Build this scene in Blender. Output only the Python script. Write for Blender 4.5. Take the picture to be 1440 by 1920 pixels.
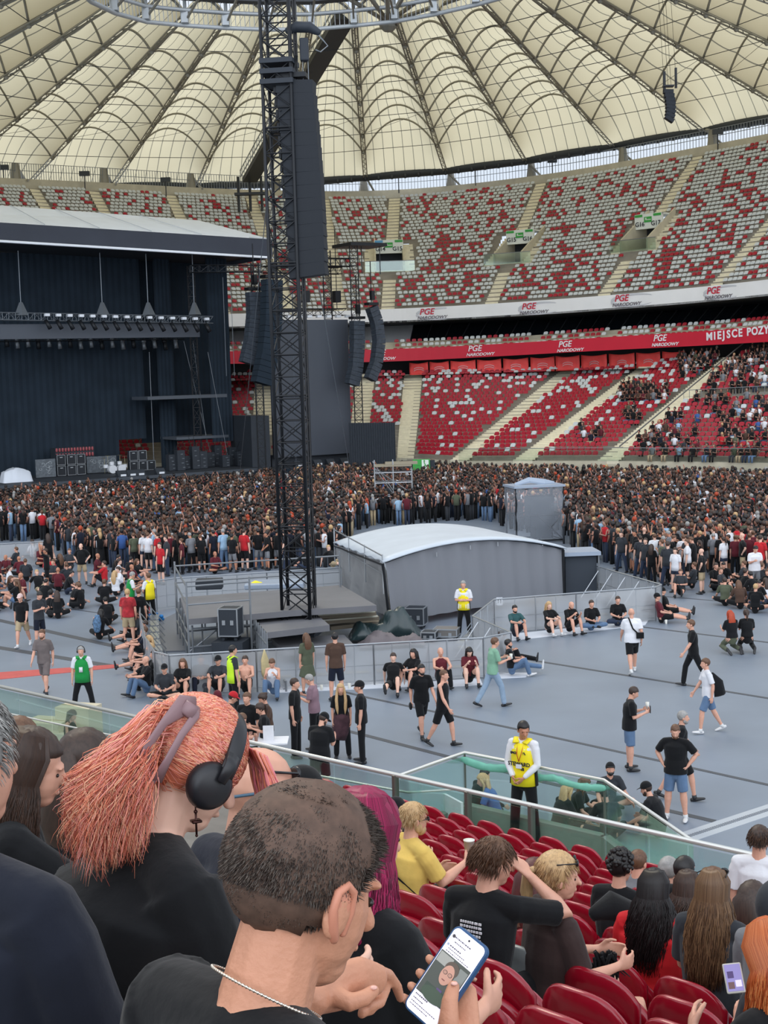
import bpy, bmesh, math, random
import numpy as np
from mathutils import Vector, Matrix, Euler
for _o in list(bpy.data.objects): bpy.data.objects.remove(_o)
SC = bpy.context.scene
COL = SC.collection
_TMP = bpy.data.scenes.new('scratch')
# ------------------------------------------------------------ camera, sky, sun, exposure
F = 2663.0
CAMZ = 8.3
PITCH, ROLL = math.radians(5.49), math.radians(1.72)
cd = bpy.data.cameras.new('camera'); cam = bpy.data.objects.new('camera', cd); COL.objects.link(cam)
cd.sensor_fit = 'VERTICAL'; cd.sensor_height = 36; cd.lens = F/1920*36; cd.clip_start = .05; cd.clip_end = 900
CM = Matrix.Rotation(math.pi/2-PITCH, 4, 'X') @ Matrix.Rotation(-ROLL, 4, 'Z')
cam.matrix_world = Matrix.Translation((0,0,CAMZ)) @ CM
SC.camera = cam
W = bpy.data.worlds.new('world'); SC.world = W; W.use_nodes = True
wn = W.node_tree.nodes; wl = W.node_tree.links; wn.clear()
wo = wn.new('ShaderNodeOutputWorld'); wb = wn.new('ShaderNodeBackground')
wt = wn.new('ShaderNodeTexCoord'); wno = wn.new('ShaderNodeTexNoise'); wr = wn.new('ShaderNodeValToRGB')
wno.inputs['Scale'].default_value = 2.2; wno.inputs['Detail'].default_value = 5
wr.color_ramp.elements[0].position = .35; wr.color_ramp.elements[0].color = (.70,.80,.93,1)
wr.color_ramp.elements[1].position = .65; wr.color_ramp.elements[1].color = (.92,.95,1,1)
wl.new(wt.outputs['Generated'], wno.inputs['Vector']); wl.new(wno.outputs['Fac'], wr.inputs['Fac'])
wsx = wn.new('ShaderNodeSeparateXYZ'); wl.new(wt.outputs['Generated'], wsx.inputs[0])      # unseen sky behind the camera, boost added to light the far stands
wmr = wn.new('ShaderNodeMapRange'); wmr.inputs['From Min'].default_value = .1; wmr.inputs['From Max'].default_value = -1
wmr.inputs['To Min'].default_value = .92; wmr.inputs['To Max'].default_value = 2.5; wl.new(wsx.outputs['Y'], wmr.inputs['Value'])
wsc = wn.new('ShaderNodeVectorMath'); wsc.operation = 'SCALE'; wl.new(wr.outputs['Color'], wsc.inputs[0]); wl.new(wmr.outputs['Result'], wsc.inputs['Scale'])
wl.new(wsc.outputs['Vector'], wb.inputs['Color']); wl.new(wb.outputs['Background'], wo.inputs['Surface'])
wb.inputs['Strength'].default_value = 1.12
sd = bpy.data.lights.new('sun', 'SUN'); sun = bpy.data.objects.new('sun', sd); COL.objects.link(sun)
sd.energy = 0.9; sd.angle = math.radians(25); sd.color = (1, .90, .70)
sun.rotation_euler = Euler((math.radians(-42), 0, math.radians(18)), 'XYZ')   # light comes from beyond the far stand
sun.location = (0, 0, 60)
SC.view_settings.view_transform = 'Standard'; SC.view_settings.look = 'None'
SC.view_settings.gamma = 1; SC.view_settings.exposure = 0.0; SC.view_settings.use_curve_mapping = False
SC.render.film_transparent = False
try:
    SC.cycles.max_bounces = 6; SC.cycles.diffuse_bounces = 3; SC.cycles.transparent_max_bounces = 16
    SC.cycles.use_denoising = True
except Exception: pass

def ray(u, v):
    return (CM.to_3x3() @ Vector(((u-720)/F, -(v-960)/F, -1)))
def at_z(u, v, z=0.0):
    d = ray(u, v); t = (z-CAMZ)/d.z
    return Vector((d.x*t, d.y*t, z))
def at_d(u, v, D):
    d = ray(u, v); t = D/d.y
    return Vector((d.x*t, D, CAMZ+d.z*t))
def project(p):
    q = CM.to_3x3().transposed() @ (Vector(p)-Vector((0,0,CAMZ)))
    return (720+F*q.x/-q.z, 960-F*q.y/-q.z)

# ------------------------------------------------------------ materials
MATS = {}
def mat(name, color=(.5,.5,.5), rough=.6, metal=0, noise=0, nscale=8, trans=0, alpha=1, spec=.5, bump=0, bscale=40, emit=0, sheen=0, stretch=None, coat=0):
    if name in MATS: return MATS[name]
    m = bpy.data.materials.new(name); m.use_nodes = True
    nt = m.node_tree; b = nt.nodes['Principled BSDF']
    b.inputs['Base Color'].default_value = (*color, 1); b.inputs['Roughness'].default_value = rough
    b.inputs['Metallic'].default_value = metal; b.inputs['Specular IOR Level'].default_value = spec
    if trans: b.inputs['Transmission Weight'].default_value = trans
    if alpha < 1: b.inputs['Alpha'].default_value = alpha
    if sheen: b.inputs['Sheen Weight'].default_value = sheen
    if coat: b.inputs['Coat Weight'].default_value = coat; b.inputs['Coat Roughness'].default_value = .15
    if emit: b.inputs['Emission Color'].default_value = (*color, 1); b.inputs['Emission Strength'].default_value = emit
    tc = mp = None
    if noise or bump:
        tc = nt.nodes.new('ShaderNodeTexCoord'); mp = nt.nodes.new('ShaderNodeMapping')
        nt.links.new(tc.outputs['Object'], mp.inputs['Vector'])
        if stretch: mp.inputs['Scale'].default_value = stretch
    if noise:
        n = nt.nodes.new('ShaderNodeTexNoise'); n.inputs['Scale'].default_value = nscale; n.inputs['Detail'].default_value = 6
        nt.links.new(mp.outputs['Vector'], n.inputs['Vector'])
        r = nt.nodes.new('ShaderNodeMapRange'); r.inputs['From Min'].default_value = .3; r.inputs['From Max'].default_value = .7
        r.inputs['To Min'].default_value = 1-noise; r.inputs['To Max'].default_value = 1+noise
        nt.links.new(n.outputs['Fac'], r.inputs['Value'])
        mx = nt.nodes.new('ShaderNodeVectorMath'); mx.operation = 'SCALE'
        mx.inputs[0].default_value = color; nt.links.new(r.outputs['Result'], mx.inputs['Scale'])
        nt.links.new(mx.outputs['Vector'], b.inputs['Base Color'])
    if bump:
        n2 = nt.nodes.new('ShaderNodeTexNoise'); n2.inputs['Scale'].default_value = bscale; n2.inputs['Detail'].default_value = 4
        nt.links.new(mp.outputs['Vector'], n2.inputs['Vector'])
        bp = nt.nodes.new('ShaderNodeBump'); bp.inputs['Strength'].default_value = bump; bp.inputs['Distance'].default_value = .02
        nt.links.new(n2.outputs['Fac'], bp.inputs['Height']); nt.links.new(bp.outputs['Normal'], b.inputs['Normal'])
    MATS[name] = m
    return m
def srgb(r, g, b):
    f = lambda c: (c/255/12.92) if c/255 <= .04045 else ((c/255+.055)/1.055)**2.4
    return (f(r), f(g), f(b))
def glassmat(name, tint, alpha):
    """tinted safety glass: mostly transparent, some mirror reflection by angle"""
    if name in MATS: return MATS[name]
    m = bpy.data.materials.new(name); m.use_nodes = True; nt = m.node_tree; nt.nodes.clear()
    o = nt.nodes.new('ShaderNodeOutputMaterial'); t = nt.nodes.new('ShaderNodeBsdfTransparent'); t.inputs[0].default_value = (*tint, 1)
    g = nt.nodes.new('ShaderNodeBsdfGlossy'); g.inputs['Roughness'].default_value = .06; g.inputs['Color'].default_value = (.9,1,.97,1)
    lw = nt.nodes.new('ShaderNodeLayerWeight'); lw.inputs['Blend'].default_value = .25
    mr = nt.nodes.new('ShaderNodeMapRange'); mr.inputs['To Min'].default_value = alpha; mr.inputs['To Max'].default_value = min(1, alpha+.35)
    mx = nt.nodes.new('ShaderNodeMixShader')
    nt.links.new(lw.outputs['Fresnel'], mr.inputs['Value']); nt.links.new(mr.outputs['Result'], mx.inputs['Fac'])
    nt.links.new(t.outputs[0], mx.inputs[1]); nt.links.new(g.outputs[0], mx.inputs[2]); nt.links.new(mx.outputs[0], o.inputs['Surface'])
    MATS[name] = m
    return m

# ------------------------------------------------------------ mesh building
class MB:
    def __init__(s): s.v = []; s.f = []; s.m = []; s.cur = 0
    def add(s, vs, fs, m=None):
        b = len(s.v); s.v.extend([tuple(x) for x in vs]); mm = s.cur if m is None else m
        for f in fs: s.f.append([b+i for i in f]); s.m.append(mm)
    def box(s, c, size, rz=0, M=None, m=None):
        x, y, z = size[0]/2, size[1]/2, size[2]/2
        vs = [Vector(p) for p in ((-x,-y,-z),(x,-y,-z),(x,y,-z),(-x,y,-z),(-x,-y,z),(x,-y,z),(x,y,z),(-x,y,z))]
        R = M if M is not None else Matrix.Rotation(rz, 3, 'Z')
        s.add([R @ q + Vector(c) for q in vs], [(0,3,2,1),(4,5,6,7),(0,1,5,4),(1,2,6,5),(2,3,7,6),(3,0,4,7)], m)
    def bbox(s, a, b, h, w, z0=0, m=None):
        """box of width w, height h standing on z0 along the line a-b in plan"""
        a = Vector((a[0],a[1],0)); b = Vector((b[0],b[1],0)); d = b-a
        s.box(((a+b)/2)+Vector((0,0,z0+h/2)), (d.length, w, h), math.atan2(d.y, d.x), m=m)
    def tube(s, a, b, r, n=6, r2=None, m=None, caps=True):
        a = Vector(a); b = Vector(b); d = b-a
        if d.length < 1e-6: return
        d.normalize(); u = d.orthogonal().normalized(); w = d.cross(u); r2 = r if r2 is None else r2
        vs = []
        for p, rr in ((a, r), (b, r2)):
            for i in range(n):
                t = 2*math.pi*i/n; vs.append(p+(u*math.cos(t)+w*math.sin(t))*rr)
        fs = [(i, (i+1)%n, n+(i+1)%n, n+i) for i in range(n)]
        if caps: fs += [tuple(range(n-1,-1,-1)), tuple(range(n,2*n))]
        s.add(vs, fs, m)
    def path(s, pts, rad, n=6, flat=1.0, side=None, m=None, round_ends=False):
        pts = [Vector(p) for p in pts]
        if not hasattr(rad, '__len__'): rad = [rad]*len(pts)
        rad = list(rad)
        if round_ends:
            d0 = (pts[0]-pts[1]).normalized(); d1 = (pts[-1]-pts[-2]).normalized()
            r0 = rad[0] if not hasattr(rad[0], '__len__') else rad[0][0]; r1 = rad[-1] if not hasattr(rad[-1], '__len__') else rad[-1][0]
            k0 = rad[0]; k1 = rad[-1]
            sc = lambda k, f: k*f if not hasattr(k, '__len__') else (k[0]*f, k[1]*f)
            pts = [pts[0]+d0*r0*.9, pts[0]+d0*r0*.6]+pts+[pts[-1]+d1*r1*.6, pts[-1]+d1*r1*.9]
            rad = [sc(k0,.35), sc(k0,.8)]+rad+[sc(k1,.8), sc(k1,.35)]
        N = len(pts); vs = []; u = None
        for i, p in enumerate(pts):
            d = (pts[min(i+1,N-1)]-pts[max(i-1,0)])
            if d.length < 1e-9: d = Vector((0,0,1))
            d.normalize()
            if side is not None: u = (Vector(side)-d*d.dot(Vector(side))).normalized()
            elif u is None: u = d.orthogonal().normalized()
            else: u = (u-d*d.dot(u)).normalized()
            w = d.cross(u); r = rad[i]; rx, ry = (r, r*flat) if not hasattr(r, '__len__') else r
            for k in range(n):
                t = 2*math.pi*k/n; vs.append(p+u*math.cos(t)*rx+w*math.sin(t)*ry)
        fs = [(j*n+i, j*n+(i+1)%n, (j+1)*n+(i+1)%n, (j+1)*n+i) for j in range(N-1) for i in range(n)]
        fs += [tuple(range(n-1,-1,-1)), tuple(range((N-1)*n, N*n))]
        s.add(vs, fs, m)
    def ball(s, c, r, n=10, k=7, M=None, m=None):
        rx, ry, rz = r if hasattr(r, '__len__') else (r,r,r)
        vs = []
        for j in range(1, k):
            t = math.pi*j/k
            for i in range(n):
                q = 2*math.pi*i/n; vs.append(Vector((rx*math.sin(t)*math.cos(q), ry*math.sin(t)*math.sin(q), rz*math.cos(t))))
        vs += [Vector((0,0,rz)), Vector((0,0,-rz))]
        if M is not None: vs = [M @ p for p in vs]
        vs = [p+Vector(c) for p in vs]
        a = (k-1)*n
        fs = [(j*n+i, (j+1)*n+i, (j+1)*n+(i+1)%n, j*n+(i+1)%n) for j in range(k-2) for i in range(n)]
        fs += [(a, i, (i+1)%n) for i in range(n)] + [(a+1, (k-2)*n+(i+1)%n, (k-2)*n+i) for i in range(n)]
        s.add(vs, fs, m)
    def lathe(s, c, prof, n=16, M=None, m=None):
        vs = []
        for r, z in prof:
            for i in range(n):
                t = 2*math.pi*i/n; q = Vector((r*math.cos(t), r*math.sin(t), z))
                vs.append((M @ q if M is not None else q)+Vector(c))
        L = len(prof)
        fs = [(j*n+i, j*n+(i+1)%n, (j+1)*n+(i+1)%n, (j+1)*n+i) for j in range(L-1) for i in range(n)]
        fs += [tuple(range(n-1,-1,-1)), tuple(range((L-1)*n, L*n))]
        s.add(vs, fs, m)
    def quad(s, a, b, c, d, m=None): s.add([a,b,c,d], [(0,1,2,3)], m)
    def prism(s, poly, z0, z1, m=None):
        n = len(poly); vs = [(p[0],p[1],z0) for p in poly]+[(p[0],p[1],z1) for p in poly]
        fs = [tuple(range(n-1,-1,-1)), tuple(range(n,2*n))]+[(i,(i+1)%n,n+(i+1)%n,n+i) for i in range(n)]
        s.add(vs, fs, m)
    def grid(s, P, m=None, thick=None):
        """P[i][j] points; optional thickness downwards"""
        a, b = len(P), len(P[0])
        vs = [Vector(P[i][j]) for i in range(a) for j in range(b)]
        fs = [(i*b+j, i*b+j+1, (i+1)*b+j+1, (i+1)*b+j) for i in range(a-1) for j in range(b-1)]
        s.add(vs, fs, m)
    def mesh(s, name, mats=None, smooth=False):
        me = bpy.data.meshes.new(name); me.from_pydata(s.v, [], s.f)
        for m in (mats if isinstance(mats, (list, tuple)) else [mats] if mats else []): me.materials.append(m)
        if s.f:
            me.polygons.foreach_set('material_index', s.m)
            me.polygons.foreach_set('use_smooth', [smooth]*len(s.f))
        me.update()
        return me
    def build(s, name, mats=None, parent=None, smooth=False, loc=None):
        me = s.mesh(name, mats, smooth)
        o = bpy.data.objects.new(name, me); COL.objects.link(o)
        if loc is not None:
            me.transform(Matrix.Translation(-Vector(loc)))
            if parent is None: o.location = loc
        if parent is not None: o.parent = parent
        return o
def tag(o, label=None, cat=None, group=None, kind=None):
    if label: o['label'] = label
    if cat: o['category'] = cat
    if group: o['group'] = group
    if kind: o['kind'] = kind
    return o
def thing(name, label, cat, loc=(0,0,0), rz=0, group=None):
    o = bpy.data.objects.new(name, None); COL.objects.link(o); o.empty_display_size = .1
    o.location = loc; o.rotation_euler = (0,0,rz); tag(o, label, cat, group)
    return o
def copy_tree(o, parent=None):
    c = o.copy(); COL.objects.link(c)
    if parent is not None: c.parent = parent
    for ch in [x for x in bpy.data.objects if x.parent == o] if False else list(o.children): copy_tree(ch, c)
    return c
def struct(name, mb, mats, smooth=False):
    o = mb.build(name, mats, None, smooth); o['kind'] = 'structure'; return o
def bevel(o, w, seg=2):
    m = o.modifiers.new('bevel', 'BEVEL'); m.width = w; m.segments = seg; m.limit_method = 'ANGLE'; return o
def text(name, body, size, M, mt, parent=None, align='CENTER', ext=.004, bold=0, shear=0, xs=1.0):
    c = bpy.data.curves.new(name, 'FONT'); c.body = body; c.size = size; c.align_x = align; c.align_y = 'CENTER'
    c.extrude = ext; c.offset = bold; c.shear = shear; c.resolution_u = 3
    t_ = bpy.data.objects.new(name, c); _TMP.collection.objects.link(t_); vl = _TMP.view_layers[0]; vl.update(); dg = vl.depsgraph; dg.update()
    me = bpy.data.meshes.new_from_object(t_.evaluated_get(dg), depsgraph=dg); bpy.data.objects.remove(t_); me.materials.clear(); me.materials.append(mt)
    o = bpy.data.objects.new(name, me); COL.objects.link(o)
    if parent is not None: o.parent = parent
    o.matrix_local = M @ Matrix.Scale(xs, 4, (1,0,0)); return o
def frame_M(origin, xdir, ydir):
    """matrix with local x along xdir, local y along ydir, z their cross product"""
    x = Vector(xdir).normalized(); z = x.cross(Vector(ydir)).normalized(); y = z.cross(x)
    M = Matrix.Identity(4)
    for i in range(3): M[i][0] = x[i]; M[i][1] = y[i]; M[i][2] = z[i]; M[i][3] = origin[i]
    return M
# scratch scene in which voxel remeshing is evaluated
def remesh(mb, voxel, smooth=2, fac=.5):
    me = mb.mesh('tmp'); o = bpy.data.objects.new('tmp', me); _TMP.collection.objects.link(o)
    r = o.modifiers.new('r', 'REMESH'); r.mode = 'VOXEL'; r.voxel_size = voxel; r.use_smooth_shade = True
    if smooth:
        sm = o.modifiers.new('s', 'SMOOTH'); sm.factor = fac; sm.iterations = smooth
    vl = _TMP.view_layers[0]; vl.update(); dg = vl.depsgraph; dg.update()
    ev = o.evaluated_get(dg)
    out = bpy.data.meshes.new_from_object(ev, depsgraph=dg)
    bpy.data.objects.remove(o); bpy.data.meshes.remove(me)
    out.polygons.foreach_set('use_smooth', [True]*len(out.polygons))
    return out
def link_mesh(name, me, mats, parent=None):
    me.materials.clear()
    for m in (mats if isinstance(mats, (list,tuple)) else [mats]): me.materials.append(m)
    me.name = name; o = bpy.data.objects.new(name, me); COL.objects.link(o)
    if parent is not None: o.parent = parent
    return o
# ------------------------------------------------------------ people
def V(*a): return Vector(a)
def hand(mb, wrist, d, palm, side, s=1.0, curl=.5, spread=.09):
    """hand at wrist pointing along d, palm facing along 'palm', thumb on 'side' (unit vector across the palm)"""
    d = d.normalized(); palm = (palm-d*palm.dot(d)).normalized(); x = (side-d*side.dot(d)-palm*side.dot(palm)).normalized()
    mb.path([wrist-d*.02*s, wrist+d*.02*s, wrist+d*.06*s, wrist+d*.085*s], [(.024*s,.018*s),(.031*s,.016*s),(.038*s,.015*s),(.036*s,.012*s)], 10, side=x, round_ends=False)
    for i, (o, L) in enumerate(((.029,.072),(.010,.080),(-.010,.074),(-.028,.058))):
        dd = (d+x*o*spread*30).normalized(); b = wrist+d*.078*s+x*o*s
        k1 = b+(dd+palm*curl*.5).normalized()*L*.48*s; k2 = k1+(dd+palm*curl*1.5).normalized()*L*.3*s; k3 = k2+(dd*.8+palm*curl*2.4).normalized()*L*.24*s
        mb.path([b-d*.02*s, b, k1, k2, k3], [.0095*s,.0098*s,.009*s,.0082*s,.007*s], 7, round_ends=True)
    b = wrist+d*.025*s+x*.024*s; k1 = b+(d*.6+x*.75+palm*.3).normalized()*.035*s; k2 = k1+(d+x*.35+palm*.5).normalized()*.032*s; k3 = k2+(d+palm*.5).normalized()*.022*s
    mb.path([b-x*.01*s, b, k1, k2, k3], [.014*s,.014*s,.0115*s,.0105*s,.008*s], 7, round_ends=True)
POSES = {
 'stand': dict(la=((.16,.02,-1),(.02,.12,-1)), ll=((.10,.02,-1),(.04,-.02,-1))),
 'stand_wide': dict(la=((.2,.0,-1),(.05,.2,-1)), ll=((.26,.04,-1),(.16,-.04,-1))),
 'phone': dict(la=((.12,.12,-1),(-.30,1,.35)), ll=((.10,.02,-1),(.04,-.02,-1)), head=(0,28), lean=4),
 'front': dict(la=((.18,.12,-1),(-.55,.55,-.62)), ll=((.13,.02,-1),(.08,-.02,-1))),
 'crossed': dict(la=((.20,.10,-1),(-.9,.5,.05)), ll=((.12,.02,-1),(.08,-.02,-1))),
 'hips': dict(la=((.55,-.28,-.8),(-.50,.38,-.75)), ll=((.12,.02,-1),(.08,-.02,-1))),
 'raise': dict(la=((.3,.6,.35),(-.2,.1,1)), ll=((.10,.02,-1),(.04,-.02,-1))),
 'walk': dict(L=((.14,.38,-1),(.05,.65,-.9)), R=((.16,-.38,-1),(.02,.1,-1)), LL=((.03,-.42,-1),(.02,-.62,-1)), RL=((.03,.48,-1),(.02,.14,-1)), lean=4),
 'walk2': dict(R=((.14,.34,-1),(.05,.6,-.9)), L=((.16,-.3,-1),(.02,.1,-1)), RL=((.03,-.34,-1),(.02,-.55,-1)), LL=((.03,.40,-1),(.02,.10,-1)), lean=3),
 'walkhold': dict(la=((.14,.2,-1),(-.25,1,.25)), LL=((.03,-.42,-1),(.02,-.62,-1)), RL=((.03,.48,-1),(.02,.14,-1)), lean=5, head=(0,10)),
 'knees': dict(la=((.15,.75,-.55),(-.32,.85,.05)), ll=((.16,.86,.62),(.02,.30,-1)), lean=-4, low=1),
 'knees_phone': dict(la=((.1,.55,-.75),(-.25,.7,.6)), ll=((.18,.86,.62),(.02,.25,-1)), lean=6, head=(0,30), low=1),
 'legs_out': dict(la=((.2,.35,-.9),(-.35,.9,-.2)), ll=((.14,1,.12),(.0,1,-.2)), lean=-14, low=1),
 'one_knee': dict(la=((.2,.4,-.9),(-.5,.8,.1)), LL=((.14,1,.1),(.0,1,-.18)), RL=((.2,.85,.65),(.0,.3,-1)), lean=-10, low=1),
 'cross_leg': dict(la=((.2,.35,-.9),(-.45,.8,-.1)), ll=((.85,.75,.10),(-.95,.10,-.10)), lean=6, low=1),
 'cross_lean': dict(la=((.3,.3,-.9),(.1,.7,-.4)), ll=((.85,.75,.16),(-.95,.05,-.12)), lean=18, head=(0,20), low=1),
 'lean_back': dict(la=((.3,-.75,-.8),(.05,-.25,-1)), LL=((.16,.9,.5),(.0,.4,-1)), RL=((.14,1,.06),(.0,1,-.1)), lean=-24, low=1),
 'kneel': dict(la=((.12,.3,-.9),(-.2,.9,.2)), ll=((.2,.75,-.55),(.05,-1,-.15)), lean=8, head=(0,15), low=1),
 'chair': dict(la=((.16,.25,-1),(-.35,.95,.0)), ll=((.14,1,-.02),(.03,.1,-1)), lean=4),
 'chair_face': dict(L=((.16,.25,-1),(-.35,.95,.0)), R=((.05,.75,-.6),(-.25,.15,1)), ll=((.14,1,-.02),(.03,.1,-1)), lean=10, head=(0,16)),
 'crouch': dict(la=((.12,.35,-.9),(-.2,.8,-.2)), ll=((.2,.9,.15),(.0,-.25,-1)), lean=22, head=(0,18), low=1),
}
def person_geometry(pose, sex='m', build=1.0, top='tee', bottom='shorts', hair='short', hat=None, extra=(), voxel=.012, h=1.75, kw=None, low=False):
    """meshes of one posed figure in its own frame (facing +y, lowest point at z=0): dict part -> mesh"""
    P = dict(POSES[pose]); P.update(kw or {})
    n = 8 if low else 12
    s = h/1.75; lean = math.radians(P.get('lean', 0)); hy, hp = P.get('head', (0, 4)); tw = math.radians(P.get('twist', 0)); sl = math.radians(P.get('side', 0))
    sw = (.178 if sex == 'm' else .158)*s*(1+.35*(build-1)); hw = (.080 if sex == 'm' else .084)*s
    t1 = V(math.sin(sl*.5), math.sin(lean*.7), math.cos(lean*.7)).normalized(); t2 = V(math.sin(sl), math.sin(lean*1.3), math.cos(lean*1.3)).normalized()
    pel = V(0,0,0); chest = pel+t1*.27*s; neck = chest+t2*.24*s
    Rt = Matrix.Rotation(tw, 3, t2); xs = Rt @ V(1,0,0); xs = (xs-t2*xs.dot(t2)).normalized(); fw = t2.cross(xs)
    Rh = Matrix((( xs.x, fw.x, t2.x),(xs.y, fw.y, t2.y),(xs.z, fw.z, t2.z)))
    Hm = Matrix.Rotation(tw, 3, 'Z') @ Matrix.Rotation(math.radians(-hy), 3, 'Z') @ Matrix.Rotation(math.radians(-hp), 3, 'X')
    hx, hf, hu = Hm @ V(1,0,0), Hm @ V(0,1,0), Hm @ V(0,0,1)
    hc = neck+(t2*.5+hu*.5).normalized()*.155*s+hf*.018*s
    H = lambda x, y, z: hc+(hx*x+hf*y+hu*z)*s
    HM = Matrix(((hx.x,hf.x,hu.x),(hx.y,hf.y,hu.y),(hx.z,hf.z,hu.z)))
    g = {}
    arms, legs = {}, {}
    for sd, sg in (('L',-1),('R',1)):
        ua, fa = P.get(sd, P.get('la')); ul, fl = P.get(sd+'L', P.get('ll'))
        tr = lambda v: (xs*(v[0]*sg)+V(fw.x,fw.y,0).normalized()*v[1]+V(0,0,1)*v[2]).normalized()
        sh = neck+xs*sg*sw-t2*.045*s; el = sh+tr(ua)*.285*s; wr = el+tr(fa)*.25*s
        T_ = P.get('t'+sd)
        if T_ is not None:      # reach for a target
            T_ = V(*T_); d_ = T_-sh; L1, L2 = .285*s, .25*s; dd = min(d_.length, (L1+L2)*.995); d_.normalize()
            ca = (L1*L1+dd*dd-L2*L2)/(2*L1*dd); pole = V(*P.get('pole'+sd, (sg*.8,-.2,-1))); pole = (pole-d_*pole.dot(d_)).normalized()
            el = sh+d_*L1*ca+pole*L1*math.sqrt(max(0,1-ca*ca)); wr = sh+d_*dd
            arms[sd] = (sh, el, wr, (wr-el).normalized(), sg)
        else: arms[sd] = (sh, el, wr, tr(fa), sg)
        tl = lambda v: V(v[0]*sg, v[1], v[2]).normalized()
        hp_ = pel+V(sg*hw,0,-.02*s); kn = hp_+tl(ul)*.43*s; an = kn+tl(fl)*.41*s
        sd_ = tl(fl); base = V(0.12*sg,1,0) if abs(sd_.y) < .8 else V(0.1*sg,.2*math.copysign(1,sd_.y),1 if sd_.y > 0 else -.6)
        if sd_.y < -.8: base = V(0,-1,-.25)
        fd = (base-sd_*base.dot(sd_)*.85).normalized()
        if abs(sd_.x) > .7: fd = (V(-sg*.4,1,0)).normalized()
        legs[sd] = (hp_, kn, an, fd, sd_, sg)
    b = build
    # ---- body (skin), one continuous mesh
    mb = MB(); c_ = .86 if top else 1.0
    fem = sex == 'f'
    mb.path([pel-V(0,0,.06*s), pel+t1*.02*s, pel+t1*.14*s, chest, chest+t2*.13*s, neck-t2*.03*s], [(.13*s*b*c_,.095*s*b*c_),(.152*s*b*c_,.105*s*b*c_),(.125*s*b*c_,.092*s*b*c_),(.15*s*b*c_,.108*s*b*c_),(.16*s*b*c_,.10*s*b*c_),(.10*s*c_,.065*s*c_)], n+2, side=xs, round_ends=True)
    mb.path([neck-t2*.05*s, neck+t2*.01*s, hc-hu*.05*s-hf*.015*s, hc-hu*.0*s-hf*.02*s], [.078*s,.058*s*(.9 if fem else 1),.052*s*(.9 if fem else 1.03),.055*s], n, round_ends=False)
    mb.path([arms['L'][0], neck-t2*.02*s, arms['R'][0]], [.05*s*c_,.06*s*c_,.05*s*c_], n, round_ends=True)
    mb.ball(H(0,-.014,.032), (.077*s,.096*s,.090*s), n+4, 9, HM)
    mb.ball(H(0,.026,-.022), (.063*s,.070*s,.086*s), n+4, 9, HM)
    mb.ball(H(0,.044,-.078), (.042*s,.045*s,.034*s), n, 7, HM)
    if not low:
        mb.path([H(0,.088,.018), H(0,.102,-.006), H(0,.114,-.026)], [.008*s,.010*s,.0135*s], 8, round_ends=True)
        mb.ball(H(0,.083,.026), (.048*s,.014*s,.010*s), 10, 6, HM); mb.ball(H(0,.092,-.056), (.023*s,.010*s,.009*s), 10, 6, HM)
    for sg in (-1, 1): mb.ball(H(.077*sg,-.006,-.008), (.011*s,.021*s,.033*s), 8, 6, HM)
    for sd in 'LR':
        sh, el, wr, fd, sg = arms[sd]; k = (.88 if fem else 1)*(1+.5*(b-1))
        mb.path([sh, sh.lerp(el,.3), sh.lerp(el,.75), el, el.lerp(wr,.3), el.lerp(wr,.8), wr], [.052*s*k*c_,.047*s*k*c_,.040*s*k,.038*s*k,.041*s*k,.028*s*k,.025*s*k], n, round_ends=True)
        inn = -xs*sg; pn = (inn+V(0,0,-.3)-fd*(inn+V(0,0,-.3)).dot(fd))
        if abs(fd.z) > .6: thumb = fw.copy(); pn = inn
        else: thumb = V(0,0,1); pn = inn
        if P.get('fn'+sd): P['fn'+sd](mb, wr)
        elif low: mb.path([wr, wr+fd*.08*s, wr+fd*.15*s], [(.025*s,.025*s),(.038*s,.02*s),(.02*s,.015*s)], 6, round_ends=True)
        else: hand(mb, wr+fd*.01*s, fd, pn, thumb, s, .45)
        hpt, kn, an, ft, sh_, sg = legs[sd]; k = (1.04 if fem else 1)*(1+.5*(b-1))
        mb.path([hpt, hpt.lerp(kn,.2), hpt.lerp(kn,.75), kn, kn.lerp(an,.28), kn.lerp(an,.75), an], [.088*s*k,.088*s*k,.064*s*k,.057*s*k,.060*s*k,.040*s*k,.036*s*k], n, round_ends=True)
    g['body'] = mb
    # ---- clothing
    if top:
        mb = MB(); e = .016*s
        hem = pel-t1*(.02 if bottom in ('shorts','trousers','jeans') else .0)*s
        shy = P.get('low')
        bot = pel+t1*.0*s if shy else pel-V(0,0,.10*s)
        prof = [bot, pel+t1*.06*s, pel+t1*.16*s, chest, chest+t2*.13*s, neck-t2*.035*s, neck+t2*.0*s]
        rr = [(.172*b+.012,.124*b+.012),(.168*b+.012,.121*b+.01),(.148*b+.01,.106*b+.012),(.162*b+.012,.118*b+.01),(.168*b+.01,.112*b+.01),(.115,.078),(.07,.062)]
        mb.path(prof, [(x*s, y*s) for x, y in rr], n+4, side=xs)
        if fem and not low:
            for sg in (-1,1): mb.ball(chest+t2*.05*s+xs*sg*.07*s+fw*.085*s, .062*s, 10, 7)
        if top != 'tank': mb.path([arms['L'][0], neck-t2*.03*s, arms['R'][0]], [.058*s,.072*s,.058*s], n, round_ends=True)
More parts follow.
